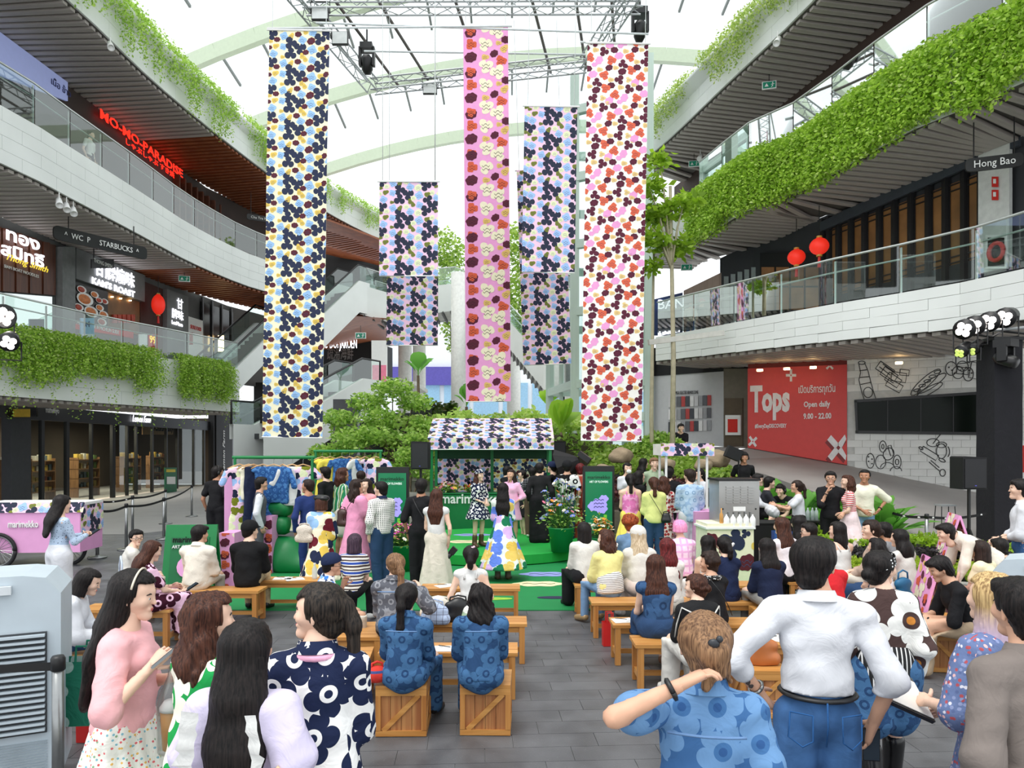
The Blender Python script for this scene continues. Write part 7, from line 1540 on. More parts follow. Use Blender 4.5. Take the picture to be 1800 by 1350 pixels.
for x,y,rz,l,f in ((at(709,0,5.45).x,5.5,R(1),'pine crate under the left of two blue denim jackets',1),(at(855,0,5.45).x,5.52,R(-1.5),'pine crate under the right of two blue denim jackets',1),(at(625,0,7.).x,7.05,R(8),'pine crate left of the grey denim jacket',1),(at(612,0,6.1).x,6.15,R(5),'pine crate behind the navy print dress',1),(at(1336,0,5.8).x,5.85,R(-2),'pine crate carrying the tan handbag',1),(at(1664,0,6.9).x,7.0,R(-8),'pine crate under the seated man in black T-shirt',-1),(at(1345,0,8.).x,7.8,R(0),'pine crate behind the black bandana woman',1),(at(1395,0,7.).x,7.0,R(3),'pine crate beside the navy jumper',1),(at(1610,0,8.).x,8.0,R(10),'pine crate carrying the blue bag',-1),(at(130,0,6.3).x,6.3,R(0),'pine crate under the white shirt woman on the left',1),(at(1690,0,8.6).x,8.6,R(0),'pine crate behind the seated man, under the yellow top',1)):crate(l,x,y,.38,rz,f)
# ---- things on the tables
PAPER =mat('paper',(240,238,232),.7,var=.02)
def napkin(label,x,y,z,rz=0.):
    T=thing('menu_sheet',label,'menu',(x,y,z),rz,'folded menus on the low tables'); MB().box((0,0,.004),(.24,.17,.006)).build('sheet',PAPER,T); MB().box((.03,.0,.012),(.12,.1,.008),0,Matrix.Rotation(.4,3,'Z')).build('napkin',WHT,T); MB().box((-.03,.03,.018),(.12,.012,.004),0,Matrix.Rotation(-.5,3,'Z')).build('print',BLACK,T)
for l,px,d in (('folded menu at the left end of the napkin table',497,9.5),('folded menu in the middle of the napkin table',518,9.45),('folded menu beside the white tank top',783,9.),('folded menu on the low table behind the denim jackets',787,6.2),('folded menu on the third bench of the right block',1098,7.2),('folded menu beside the green drink',1364,6.55),('folded menu beside the seated man in black T-shirt',1616,7.1)):napkin(l,at(px,0,d).x,d,.404,rng.random())
rng =np.random.default_rng(2)
p=at(553,0,9.5); T=thing('water_bottle','clear water bottle on the napkin table','bottle',(p.x,9.5,.404)); MB().lathe([(0,0),(.032,0),(.034,.02),(.034,.13),(.014,.17),(.013,.19)],n=14).build('bottle',mat('clear_plastic',(214,226,228),.2,alpha=.6),T,True); MB().cyl((0,0,.19),.016,.02,12).build('cap',WHT,T)
def handbag(label,loc,w,h,dp,m,strap=None,rz=0.,name='handbag',handle=.12):
    T=thing(name,label,'bag',loc,rz); B=Blend(.03); B.limb((-w/2+.05,0,.05),(w/2-.05,0,.05),.06,.06,1.); B.limb((-w/2+.06,0,h-.05),(w/2-.06,0,h-.05),.05,.05,1.2); B.limb((0,0,.06),(0,0,h-.06),w*.36,w*.34,w*.36 /(dp/2)); B.cut((0,0,0),(0,0,-1)); link('body',np_mesh('body',*B.mesh(.012),m,smooth=True),T)
    MB().tube([(-w*.3,0,h-.03),(-w*.26,0,h+handle *.7),(0,0,h+handle),(w*.26,0,h+handle *.7),(w*.3,0,h-.03)],.01,6).build('handle',strap or m,T,True); return T
TANL =mat('tan_leather',(176,104,54),.4,var=.1); handbag('tan leather handbag with twin handles on the crate',V((at(1336,0,5.8).x,5.85,.385)),.34,.2,.16,TANL,None,R(-12)); 
PATCH =plaid('patch_quilt','b4c4e0','5a5a70',.06,.08)
for l,px,d,w,h,m,rz in (('black bag in the middle of the heap on the low table',805,7.2,.3,.2,mat('black_leather',(26,26,28),.35),.2),('lilac quilted bag at the left of the heap',765,7.1,.3,.18,PATCH,-.3),('cream canvas bag at the back of the heap',770,7.35,.36,.16,cloth('bag_cream','e8e0d0'),.1),('pale flowered bag at the right of the heap',835,7.2,.28,.16,flower('bag_flower','e8ece4',['a8c0a0','e4a8c0'],None,None,14.,5,.4,True),.4)):handbag(l,V((at(px,0,d).x,d,.404)),w,h,.14,m,None,rz,handle=.06)
def shopping_bag(label,loc,w,h,dp,m,rz=0.,hm=None):
    T=thing('shopping_bag',label,'bag',loc,rz); MB().loft([[(-w/2,-dp/2,0),(w/2,-dp/2,0),(w/2,dp/2,0),(-w/2,dp/2,0)],[(-w/2*1.04,-dp/2,h),(w/2*1.04,-dp/2,h),(w/2*1.04,dp/2,h),(-w/2*1.04,dp/2,h)]],closed=True).add([(-w/2,-dp/2,0),(w/2,-dp/2,0),(w/2,dp/2,0),(-w/2,dp/2,0)],[(3,2,1,0)]).build('body',m,T)
    for y in (-dp/2,dp/2):MB().tube([(-w*.22,y,h),(-w*.2,y,h+.1),(w*.2,y,h+.1),(w*.22,y,h)],.008,5).build('handle',hm or m,T)
shopping_bag('red paper shopping bag under the second right bench',V((at(1068,0,7.9).x,7.75,.004)),.15,.26,.08,mat('bag_red',(206,36,34),.5),.1)
shopping_bag('green shopping bag with pale dots beside the foreground belt post',V((at(148,0,4.6).x,4.7,.35)),.36,.42,.14,dots('bag_green_dots','0f6a52','9ab0a8',5.5,.24,.3),.1)
shopping_bag('small red bag on the floor beside the green shopping bag',V((at(160,0,5.2).x,5.25,.004)),.22,.3,.1,mat('bag_red',(206,36,34),.5))
shopping_bag('blue shopping bag beside the woman in white T-shirt',V((at(1390,0,12.).x,12.4,.3)),.3,.4,.15,mat('bag_blue',(40,90,160),.5))
p=at(1342,0,6.6); T=thing('iced_drink','green iced drink in a clear cup on the bench','drink',(p.x,6.55,.404)); MB().lathe([(0,0),(.03,0),(.042,.1),(.04,.1),(.0,.09)],n=14).build('cup',mat('matcha',(130,160,80),.4),T,True); MB().lathe([(.044,.1),(.044,.112),(.03,.13),(.0,.13)],n=14).build('lid',mat('clear_plastic',(214,226,228),.2),T,True)
p=at(1420 -22,0,7.); 
# ---- air coolers
CG=mat('cooler_grey',(188,200,208),.45,var=.03); CGD =mat('cooler_slot',(54,58,62),.6)
def cooler(label,x,y,rz,w=.66,dp=.46,h=1.22):
    T=thing('air_cooler',label,'air cooler',(x,y,0),rz)
    prof =[(-w/2,.12),(-w/2,h-.12),(-w/2+.08,h-.02),(-w/2+.2,h),(w/2-.2,h),(w/2-.08,h-.02),(w/2,h-.12),(w/2,.12)]
    MB().prism(prof,-dp/2,dp/2).build('case',CG,T); MB().box((0,-dp/2-.005,.72),(w*.8,.02,.62)).build('outlet',CGD,T)
    for i in range(17):MB().prism([(-w*.39,0),(w*.39,0),(w*.39,.014),(-w*.39,.014)],-.04,0).build('louvre',CG,T,False,(0,-dp/2-.005,.43 +i*.036))
    MB().box((0,-dp/2-.035,.72),(.012,.02,.62)).build('divider',CG,T)
    for i in range(12):MB().box((0,-dp/2-.004,.17 +i*.017),(w*.8,.012,.006)).build('rib',mat('cooler_rib',(160,172,180),.5),T)
    MB().box((0,-dp/2-.02,h-.08),(w*.3,.03,.05)).build('control_panel',mat('cooler_panel',(210,216,220),.4),T)
    for sx in (-1,1):
        for sy in (-1,1):MB().lathe([(.035,-.02),(.05,-.015),(.05,.015),(.035,.02)],(sx*(w/2-.08),sy*(dp/2-.06),.055),14,0,Matrix.Rotation(PI/2,3,'Y')).box((sx*(w/2-.08),sy*(dp/2-.06),.1),(.05,.05,.05)).build('caster',BLACKM,T)
cooler('pale grey air cooler with louvres in the left foreground',-3.24,4.5,R(25),.72,.5,1.38); cooler('pale grey air cooler cut by the right edge of the picture',4.55,6.1,R(-40))
# ---- wire stand behind the belt, right
T=thing('wire_stand','thin grey wire stand behind the right loudspeaker','stand',(at(1722,0,13.).x+.1,14.2,.0)); MB().box((0,0,1.0),(.3,.25,.03)).build('tray',ALU,T)
for sx in (-1,1):
    for sy in (-1,1):MB().tube([(sx*.13,sy*.1,1.),(sx*.17,sy*.16,0)],.01,5).build('leg',BLACKM,T)
# ================================================================ the crowd
C=cloth
DEN1 =flower('denim_blue_flowers','3d6698',['6890bc'],'416c9e','30568a',6.2,5,.44,depth=.24); DEN2 =flower('denim_mid_flowers','2b4a72',['426a94'],'27446c','426a94',7.,5,.45,depth=.24); GREYD =flower('denim_grey_flowers','8c8e94',['5c5e66'],'8c8e94','5c5e66',7.,5,.46,depth=.22)
NAVYU =flower('navy_white_flowers','f4f4f2',['1d2746'],'f4f4f2','1d2746',6.,5,.47); NAVYS =flower('navy_white_small','f4f4f2',['1b2340'],'f4f4f2','1b2340',9.,5,.48); BROWNU =flower('brown_white_flowers','4c3a38',['e8e8e4'],'4c3a38','c88238',4.,5,.48,seed=.13,depth=.2); GREENU =flower('green_white_flowers','1f9a4c',['f2eee0'],'1f9a4c','f2eee0',4.5,5,.47,seed=.3); PINKU =flower('pink_wine_flowers','f0c4dc',['3e1426'],'f0c4dc','3e1426',5.,5,.44,seed=.2)
BLUEW =flower('blue_white_shirt','f4f6f8',['3f7fd8','2c3a5c','7aa8e8'],None,None,7.,3,.42,seed=.4); PASTEL =flower('pastel_dress','eef2ec',['6a8ae8','f0c860','1f7a54','e0b8ec','f4d070'],None,None,5.2,3,.46,seed=.7); CREAMP =flower('cream_coat_print','f4eed2',['222b48','6a1e2c','9cc4ee','eac85c'],None,None,5.,3,.44,seed=.1); LBLUE =flower('light_blue_jacket','9ab8da',['b8d0e8'],'8aaacc','b8d0e8',6.,5,.5); PINKP =flower('pink_strap_print','f4a8d4',['e27ab8'],None,None,7.,5,.4); REDF =flower('red_small_floral','f0e4dc',['b03434','8c5050'],None,None,16.,5,.36); TSU =flower('black_tee_flower','141416',['f0f0ee'],'141416','f0f0ee',3.2,5,.42,True,seed=.16)
FLSK =dots('skirt_small_flowers','ecece4',['d85a60','7fb8c8','e8b860','ececE4','e06a70','ecece4','8ab08a'],48.,.24,.9); BLUEF =dots('blue_floral_dress','6678a4',['e8b8b8','d8d8e4','b05058','6678a4','8c98c0','6678a4','5a6a98'],52.,.36,1.); POLKA =dots('polka_shirt','f2f0ea','2a2a34',36.,.26,0.); LACEB =dots('blue_lace_top','b8cce4','3a4a6c',26.,.12,.6); BANDB =dots('bandana_dots','141416','ececec',40.,.24,.8)
STR1 =stripes('tee_blue_brown_stripes',[(0,'f2ece0'),(.2,'4a3a38'),(.4,'f2ece0'),(.5,'2448a0'),(.75,'f2ece0'),(.85,'4a3a38')],.11); STRR =stripes('tee_red_stripes',[(0,'f4ece8'),(.5,'d2424c')],.034); STRG =stripes('green_stripe_shirt',[(0,'0f7a4c'),(.62,'f0f4e8'),(.78,'0f7a4c'),(.9,'e8e0a0')],.09,'x'); STRB =stripes('black_white_pinstripe',[(0,'16161a'),(.72,'e8e8e8')],.026,'x'); STRT =stripes('thin_grey_stripes',[(0,'f0f0ee'),(.72,'4a4a50')],.02); PLK =plaid('pink_plaid','f4d8ec','e8b0dc',.09,.3); PLB =plaid('black_plaid','26262a','8a8a90',.05,.1)
DYED =cloth('jeans_blue','41689a',bump=.35,var=.25); JEAN =cloth('jeans_light','7c9cc0'); JDK =cloth('jeans_dark','2c4668'); BLK =cloth('black_cotton','1b1b1e',var=.12); BLK2 =cloth('black_knit','141416'); WHT2 =cloth('white_shirt','dadce2',bump=.5); CRM2 =cloth('cream_shirt','e8dfd0'); OFFW =cloth('off_white','dcd9d2'); NAVY =cloth('navy_cotton','1d2848'); NAVYB =cloth('navy_suit','26386e'); GREYV =cloth('grey_vest','5a5c62'); PINKC =cloth('pink_cardigan','eeb4b8'); PINKS =cloth('pink_shirt','f4b8d8'); PINKD =cloth('pink_dress','f0a0c4'); CORALP =cloth('coral_pink','f0a0a8'); LAV =cloth('lavender_top','d4cce6'); YELP =cloth('pale_yellow','f0e89a'); YELK =cloth('lime_sweater','dfe290'); BEIGE =cloth('beige_cardigan','c0a898'); KHAKI =cloth('khaki_trousers','b8a288'); TAUPE =cloth('taupe_blazer','7c736e'); RUST =cloth('rust_shirt','a84838'); SAGE =cloth('sage_shirt','a0b094'); DENP =cloth('denim_dark_plain','2a4468'); REDJ =cloth('red_jacket','d02830'); ORNJ =cloth('yellow_pink_skirt','f4e06a'); SKW =cloth('white_skirt','f0ece8'); SHEER =cloth('sheer_beige_skirt','dcd4c4'); BLKS =cloth('black_jacket','202022'); STONE =cloth('stone_trousers','ded8cc'); DKBR =cloth('brown_trousers','5c4a3e')
FRAMEB =mat('glasses_black',(24,24,26),.3); SUNL =mat('sunglass_lens',(24,24,30),.15)
st=dict
# ---------------- foreground
P1=person('woman in pink cardigan and flowered tiered skirt looking at her phone',236,1005,3.25,82,hair=('long','black',.5),top=(PINKC,'elbow',st(loose=.035,name='cardigan',hemup=-.14,neck=.0)),bottom=('skirt',FLSK,st(hem=.25,flare=.34,folds=16,fold=.014)),arms=((-.06,.2,-.2),(.03,.17,-.07)),curl=(1.3,1.3),head_pitch=-10)
P2=person('woman with brown hair in green and white flowered dress',370,1045,2.95,38,hair=('wavy','brown',.3),top=(GREENU,'long',st(dress=(.2,.3),loose=.025)),arms=('front','front'),head_yaw=15)
P3=person('woman with very long black hair in a lavender frilled top',436,1092,2.55,8,hair=('long','black',.58),top=(LAV,'short',st(puff=.025,loose=.02)),bottom=('skirt',LAV,st(hem=.2,flare=.3)),arms=('down','bag'),skin=1)
P4=person('woman with long ponytail in navy and white flowered dress holding a bottle',560,1028,2.85,-8,hair=('pony','tail',.52),top=(NAVYU,'elbow',st(dress=(.35,.33),loose=.03,collar=1)),arms=((-.02,.3,-.24),'front'),head_yaw=-78,curl=(1.3,.8))
P7=person('woman with clipped brown hair and blue denim shirt, hand at her head',1237,1079,2.45,12,hair=('claw','ash',0),top=(DEN1,'short',st(loose=.04,collar=1,hemup=-.2)),bottom=('trousers',JEAN),arms=('hair','down'),head_yaw=-10,skin=1)
P8=person('man in white shirt and blue jeans, hand on hip, seen from behind',1432,946,3.3,8,sex='m',hair=('short','black',0),top=(WHT2,'roll',st(loose=.035,collar=1,hemup=.065,wr=.007)),bottom=('jeans',DYED,st(w=.012)),arms=('hip',(.06,.02,-.48)),head_yaw=35,skin=1,wide=1.06)
P9=person('woman in white and brown big-flower jacket with spotted headscarf',1548,970,4.35,14,hair=('lowbun','black',0),top=(BROWNU,'long',st(loose=.05,name='jacket',hemup=-.12)),bottom=('shorts',DEN2,st(w=.05,len=.75)),shoe='boot',arms=('down','down'),head_yaw=52,stance=.14)
P10 =person('woman with streaked blonde bob in blue floral dress',1742,1009,3.15,-22,hair=('bob','streak',.14),top=(BLUEF,'elbow',st(dress=(.1,.32),loose=.03,folds=22,puff=.02)),arms=((.0,.24,-.3),'front'))
P11 =person('man in taupe blazer at the right edge, seen from behind',1796,1018,2.62,-10,sex='m',hair=('short','black',0),top=(TAUPE,'long',st(loose=.035,name='blazer',hemup=-.2,wr=.004,collar=1)),bottom=('trousers',TAUPE),arms=('down','down'),skin=1)
# ---------------- seated, left block
P5=person('woman with black ponytail in blue flowered denim jacket on left crate',716,1026,5.45,5,True,hair=('pony','black',.3),top=(DEN2,'long',st(loose=.03,name='jacket',collar=1)),bottom=('jeans',DEN2,st(w=.02)),shoe='black',arms=('lap','lap'),seat=.385,head_yaw=8,legspread=.04,wide=1.14)
P6=person('woman with loose wavy black hair in blue flowered denim shirt on right crate',845,1026,5.45,-4,True,hair=('wavy','black',.3),top=(DEN2,'elbow',st(loose=.035,collar=1)),bottom=('jeans',DEN2,st(w=.02)),shoe='black',arms=('lap','lap'),seat=.385,skin=2,wide=1.14)
U9=person('woman with brown ponytail in grey flowered denim jacket, hand raised',694,973,6.75,2,True,hair=('pony','ash',.22),top=(GREYD,'long',st(loose=.04,name='jacket',collar=1)),bottom=('jeans',BLK),arms=('lap','clap'),head_yaw=-35,seat=.4,wide=1.1)
U10 =person('woman with tied black hair in a white tank top',828,959,7.55,0,True,hair=('pony','black',.1),top=(WHC,'none',st(loose=.006,tank=1)),bottom=('skirt',SKW,st(hem=.2)),arms=((.0,.12,-.4),(.0,.12,-.4)),seat=.4)
U8=person('woman with purple-black bob in striped T-shirt',624,938,8.6,4,True,hair=('bob','purple',.1),top=(STR1,'short',st(loose=.02)),bottom=('jeans',BLK),arms=('lap','lap'))
U7=person('man in navy beanie and glasses with blue and white shirt',584,976,7.0,62,True,'m',hair=('crop','black',0),top=(BLUEW,'elbow',st(loose=.035,collar=1)),bottom=('trousers',STONE),arms=('chin','lap'),head_yaw=15,skin=1)
U4=person('person in black flat cap and loose black jumper on the bench',440,917,9.15,-3,True,'m',hair=('crop','black',0),top=(BLK2,'long',st(loose=.05,hemup=-.1)),bottom=('trousers',C('leopard_trousers','b0a080',var=.4)),shoe='black',arms=('lap','lap'),head_yaw=40)
U3=person('man with black hair in cream jacket on the left bench',352,923,8.95,5,True,'m',hair=('short','black',0),top=(CRM2,'long',st(loose=.04,name='jacket',collar=1)),bottom=('trousers',STONE),arms=('table','lap'),head_yaw=30,skin=1)
U1=person('man with glasses in cream hooded top turning to the camera',240,931,9.1,60,True,'m',hair=('short','black',0),top=(OFFW,'long',st(loose=.04)),bottom=('trousers',STONE),arms=('lap','lap'),head_yaw=70)
U2=person('woman with brown hair in pink and wine flowered top on left bench',268,951,7.75,48,True,hair=('long','brown',.3),top=(PINKU,'short',st(loose=.03)),bottom=('skirt',PINKU,st(hem=.12)),arms=('phone','table'),head_pitch=-18,shoe='white')
U5=person('woman with short black hair in oversized white shirt bending over her phone',156,997,6.2,72,True,hair=('bob','black',.08),top=(WHT2,'long',st(loose=.055,hemup=-.1)),bottom=('jeans',JDK),arms=('phone','phone'),lean=26,head_pitch=-15,seat=.4)
U6=person('woman with long black hair in blue lace top and white trousers by the pink cart',110,871,8.7,35,hair=('long','black',.38),top=(LACEB,'long',st(loose=.004,hemup=.02)),bottom=('trousers',WHT2,st(w=.035,flare=.03)),arms=('phone','phone'),curl=(1.3,1.3),head_pitch=-12)
# ---------------- standing, left middle
T1=person('man in black with headphones walking away on the far left',383,820,13.8,12,sex='m',hair=('short','black',0),top=(BLK,'short',st(loose=.03)),bottom=('trousers',BLK,st(w=.02)),arms=('down','down'),head_yaw=40,skin=2,shoe='black')
T2=person('man in grey waistcoat and white shirt facing right',460,839,12.1,70,sex='m',hair=('short','black',0),top=(GREYV,'none',st(loose=.012,name='waistcoat')),bottom=('trousers',GREYV),arms=('down','down'),skin=1,shoe='black')
T3=person('man in navy suit with cropped hair seen from the side',541,843,11.4,-38,sex='m',hair=('crop','dark',0),top=(NAVYB,'long',st(loose=.02,name='jacket',hemup=-.14)),bottom=('trousers',NAVYB),arms=('down','down'),head_yaw=-40,skin=2,shoe='black')
T4=person('man in black shirt looking left behind the navy suit',571,821,13.9,-70,sex='m',hair=('short','black',0),top=(BLK,'long',st(loose=.02)),bottom=('trousers',BLK),arms=('down','front'))
T5=person('woman in black beret and cream flower-print coat',566,872,9.95,8,hair=('bob','brown',.06),top=(CREAMP,'elbow',st(loose=.03,puff=.03)),bottom=('skirt',CREAMP,st(hem=.32,flare=.3)),arms=('front','front'),shoe='black')
T6=person('woman with short brown hair in green striped shirt',603,823,12.9,55,hair=('wavy','brown',.14),top=(STRG,'long',st(loose=.035,hemup=-.16)),bottom=('shorts',STONE,st(w=.03)),arms=('front','down'),skin=2)
T7=person('woman in pink puff-sleeved dress with brown shoulder bag',628,843,11.1,40,hair=('wavy','dark',.24),top=(PINKD,'short',st(puff=.04,dress=(.25,.3),loose=.025)),arms=('down','phone'),head_yaw=20,skin=1)
T8=person('woman in coral pink shirt facing the camera behind the pink dress',643,842,12.2,215,hair=('long','dark',.3),top=(CORALP,'short',st(loose=.02)),bottom=('jeans',JDK),arms=('down','front'))
T9=person('person with black bowl haircut in spotted shirt and navy trousers',669,847,10.9,-42,sex='m',hair=('short','black',0),top=(POLKA,'long',st(loose=.035,collar=1,collarmat=NAVY)),bottom=('trousers',JDK,st(w=.025)),arms=('down','front'),head_yaw=-30,shoe='black')
T10 =person('man with thinning hair behind the green striped shirt',634,828,14.4,-30,sex='m',hair=('crop','dark',0),top=(BLK,'short'),bottom=('trousers',BLK),skin=2)
# ---------------- stage
K1=person('woman on the stage in navy flowered dress and headscarf, laughing',843,827,13.9,140,hair=('wavy','brown',.3),top=(NAVYS,'elbow',st(dress=(.75,.27),loose=.02)),arms=('front','front'),base=.212,head_yaw=-10,shoe='brownboot')
K2=person('woman on the stage in pink shirt dress with rolled sleeves',898,826,14.,205,hair=('wavy','dark',.28),top=(PINKS,'roll',st(dress=(.72,.22),loose=.025,collar=1,folds=5)),arms=('bag','phone'),base=.212,head_yaw=10,skin=1)
K3=person('woman with long black hair in pastel leaf-print dress seen from behind',884,849,11.6,0,hair=('long','black',.52),top=(PASTEL,'long',st(dress=(.2,.4),loose=.012)),arms=('front','front'),shoe='brownboot')
K4=person('woman with brown hair in white sleeveless top and sheer skirt',768,860,10.2,8,hair=('long','brown',.4),top=(WHC,'none',st(loose=.02,hemup=.02)),bottom=('skirt',SHEER,st(hem=.12,flare=.27,folds=7)),arms=('front','down'))
K5=person('man in black T-shirt with crossbody strap standing left of the stage',741,842,10.7,4,sex='m',hair=('short','black',0),top=(BLK,'elbow',st(loose=.025)),bottom=('trousers',BLK,st(w=.02)),arms=('down','down'),skin=2,shoe='black')
K6=person('man in black shirt and wide black trousers on the stage',948,814,14.6,-5,sex='m',hair=('short','black',0),top=(BLKS,'long',st(loose=.03)),bottom=('trousers',BLK,st(w=.05,flare=.04)),arms=('down','down'),base=.212,shoe='black')
K7=person('man in black checked shirt beside the wide black trousers',936,822,15.4,10,sex='m',hair=('short','black',0),top=(PLB,'long',st(loose=.02)),bottom=('trousers',DKBR,st(w=.02)),base=.212)
K8=person('man in black cap and black shirt behind the stage guests',970,813,16.2,-60,sex='m',hair=('crop','black',0),top=(BLK,'long',st(loose=.02)),bottom=('trousers',BLK),arms=('face','down'),base=.05)
K9=person('man in cap and black T-shirt with big white flower',997,811,15.2,5,sex='m',hair=('crop','black',0),top=(TSU,'short',st(loose=.03)),bottom=('trousers',JDK),arms=('face','down'),skin=1,base=.05)
K10 =person('person with dark red hair in rust shirt beside the right screen',1020,815,15.4,5,hair=('short','red',0),top=(RUST,'short',st(loose=.04,hemup=-.2)),bottom=('trousers',RUST,st(w=.04)),sex='m')
K11 =person('woman in sunglasses smiling beside the kiosk counter',917,827,15.9,250,hair=('lowbun','black',0),top=(NAVYS,'short',st(loose=.01)),bottom=('skirt',BLK,st(hem=.6,flare=.24)),base=.1,shoe='black')
K12 =person('person in black leaning over the kiosk counter',892,820,16.9,60,sex='m',hair=('short','black',0),top=(BLK,'long',st(loose=.02)),bottom=('trousers',BLK),arms=('reach','reach'),base=.05)
# ---------------- standing, right middle
C1=person('woman with black ponytail in pink strappy top and yellow skirt',1108,833,12.9,5,hair=('pony','black',.42),top=(PINKP,'strap',st(loose=.03)),bottom=('skirt',ORNJ,st(hem=.3,flare=.32)),arms=('front','front'))
C2=person('woman with black bob in dark top chatting behind the pink top',1125,828,14.2,70,hair=('bob','black',.1),top=(BLK,'short'),bottom=('trousers',BLK),arms=('front','phone'),shoe='black')
C3=person('woman in white T-shirt and face mask behind the crowd',1103,814,15.6,170,hair=('pony','black',.2),top=(WHT2,'short',st(loose=.02)),bottom=('trousers',BLK),arms=('front','front'))
C4=person('woman with long black hair in dark clothes by the planter',1132,806,16.3,60,hair=('long','black',.3),top=(BLK,'short'),bottom=('trousers',BLK),base=.2)
C5=person('man in sage green shirt facing the camera by the planter',1150,805,15.3,180,sex='m',hair=('short','ash',0),top=(SAGE,'short',st(loose=.03,collar=1)),bottom=('trousers',STONE),arms=('back','back'),base=.1)
C6=person('woman with brown ponytail in lime sweater and dark jeans',1149,839,12.4,3,hair=('pony','brown',.25),top=(YELK,'long',st(loose=.04)),bottom=('jeans',JDK,st(w=.015)),arms=('front','front'))
C7=person('woman with wavy brown hair in red-flowered dress',1167,838,13.1,8,hair=('wavy','brown',.2),top=(REDF,'long',st(dress=(.15,.24),loose=.015)),arms=('front','front'))
C8=person('man in black shirt beside the drinks cart',1176,820,13.7,20,sex='m',hair=('short','black',0),top=(BLK,'long',st(loose=.02)),bottom=('trousers',BLK),arms=('front','front'),shoe='black')
C9=person('man in pale blue flowered denim jacket and white trousers',1212,825,12.7,0,sex='m',hair=('short','dark',0),top=(LBLUE,'elbow',st(loose=.04,name='jacket',hemup=-.16)),bottom=('trousers',WHT2,st(w=.025)),arms=('front','front'),head_yaw=-30)
C10 =person('woman with ponytail in white shirt serving behind the drinks cart',1229,824,14.9,-120,hair=('pony','black',.2),top=(WHT2,'long',st(loose=.02)),bottom=('trousers',BLK),arms=('table','table'))
C11 =person('woman in black with lowered head behind the steel machine',1263,845,13.9,110,hair=('wavy','brown',.15),top=(BLK,'long'),bottom=('trousers',BLK),arms=('table','table'))
M5=person('man in black T-shirt and headphones standing below the ramp',1308,796,16.2,185,sex='m',hair=('short','black',0),top=(BLK,'short',st(loose=.02)),bottom=('trousers',BLK),arms=('back','back'),base=.3,skin=2)
M6=person('crew member in cap and white shirt at the black desk',1333,833,14.5,120,True,'m',hair=('short','black',0),top=(WHT2,'long',st(loose=.02)),bottom=('trousers',BLK),arms=('table','table'),seat=.75,base=.3)
M7=person('crew member in dark shirt bent over the black desk',1353,838,14.4,100,True,'m',hair=('short','black',0),top=(C('charcoal_shirt','2c2e34'),'short',st(loose=.02)),bottom=('trousers',BLK),arms=('table','table'),seat=.72,base=.27)
M8=person('crew member in headphones lying low over the black desk',1372,850,14.2,-130,True,'m',hair=('short','black',0),top=(BLK,'short',st(loose=.02)),bottom=('trousers',BLK),arms=('table','table'),lean=26,seat=.66,base=.21)
M1=person('woman with ponytail in white T-shirt holding a bag, facing left',1400,845,12.6,-72,hair=('pony','dark',.25),top=(WHT2,'short',st(loose=.02,hemup=.0)),bottom=('skirt',BLK,st(hem=.4,flare=.24)),arms=('reach','reach'),head_yaw=-5,skin=1)
M2=person('man in black T-shirt and glasses with hand raised to his mouth',1460,829,12.5,205,sex='m',hair=('short','black',0),top=(BLK,'elbow',st(loose=.03)),bottom=('trousers',BLK),arms=('bag','chin'),skin=1,shoe='black')
M3=person('woman in red and white striped T-shirt and pale skirt',1489,836,12.4,-75,hair=('wavy','brown',.12),top=(STRR,'short',st(loose=.012,hemup=.0)),bottom=('skirt',C('pale_pink_skirt','f2dce0'),st(hem=.4,flare=.3)),arms=('front','down'))
M4=person('man in cream T-shirt and jeans, hand on hip',1520,826,12.9,195,sex='m',hair=('crop','black',0),top=(C('cream_tee','eeecd8'),'elbow',st(loose=.04)),bottom=('jeans',JEAN),arms=('hip','front'),skin=2,head_yaw=20)
P14 =person('man in white shirt and jeans at the right edge, hands clasped',1792,843,8.6,-60,sex='m',hair=('short','black',0),top=(WHT2,'roll',st(loose=.03,collar=1,hemup=.02)),bottom=('jeans',DYED),arms=('front','front'),skin=0)
P13 =person('man in cream shirt bending down to speak',1662,926,8.3,-82,sex='m',hair=('short','black',0),top=(CRM2,'long',st(loose=.03,collar=1)),bottom=('trousers',STONE),arms=((.02,.34,-.34),(.02,.34,-.34)),lean=58,head_pitch=4)
P12 =person('seated man in black T-shirt and khaki trousers reading his phone',1652,975,6.75,-80,True,'m',hair=('short','black',0),top=(BLK,'elbow',st(loose=.025)),bottom=('trousers',KHAKI,st(w=.02)),arms=('phone','phone'),cross=True,lean=24,head_pitch=-22,skin=1,seat=.385,curl=(1.3,1.3))
# ---------------- seated, right block
S1=person('woman with black hair in loose white shirt at the aisle end',1026,918,9.4,-14,True,hair=('bob','black',.14),top=(OFFW,'long',st(loose=.05)),bottom=('trousers',BLK,st(w=.04)),arms=('lap','lap'),shoe='black')
S2=person('woman with white hair clip and pale yellow shawl at the aisle end',1064,931,8.55,-24,True,hair=('wavy','brown',.18),top=(YELP,'elbow',st(loose=.05,name='shawl')),bottom=('jeans',JEAN),arms=('lap','lap'),shoe='gold',head_yaw=-20)
S3=person('woman with ginger curls in denim jacket',1107,906,9.9,-8,True,hair=('curly','ginger',.1),top=(C('denim_wash','6a88a8',var=.15),'long',st(loose=.04,name='jacket')),bottom=('jeans',JEAN),arms=('lap','lap'))
S4=person('woman with long blonde hair and head scarf in white sweater',1121,926,8.75,-6,True,hair=('long','blonde',.42),top=(OFFW,'long',st(loose=.045)),bottom=('skirt',C('blush_skirt','ecdcd4'),st(hem=.15)),arms=('lap','lap'))
S5=person('person with pink hair in pink checked shirt',1194,914,9.6,-10,True,hair=('bob','pink',.0),top=(PLK,'short',st(loose=.03)),bottom=('trousers',BLK),arms=('phone','phone'))
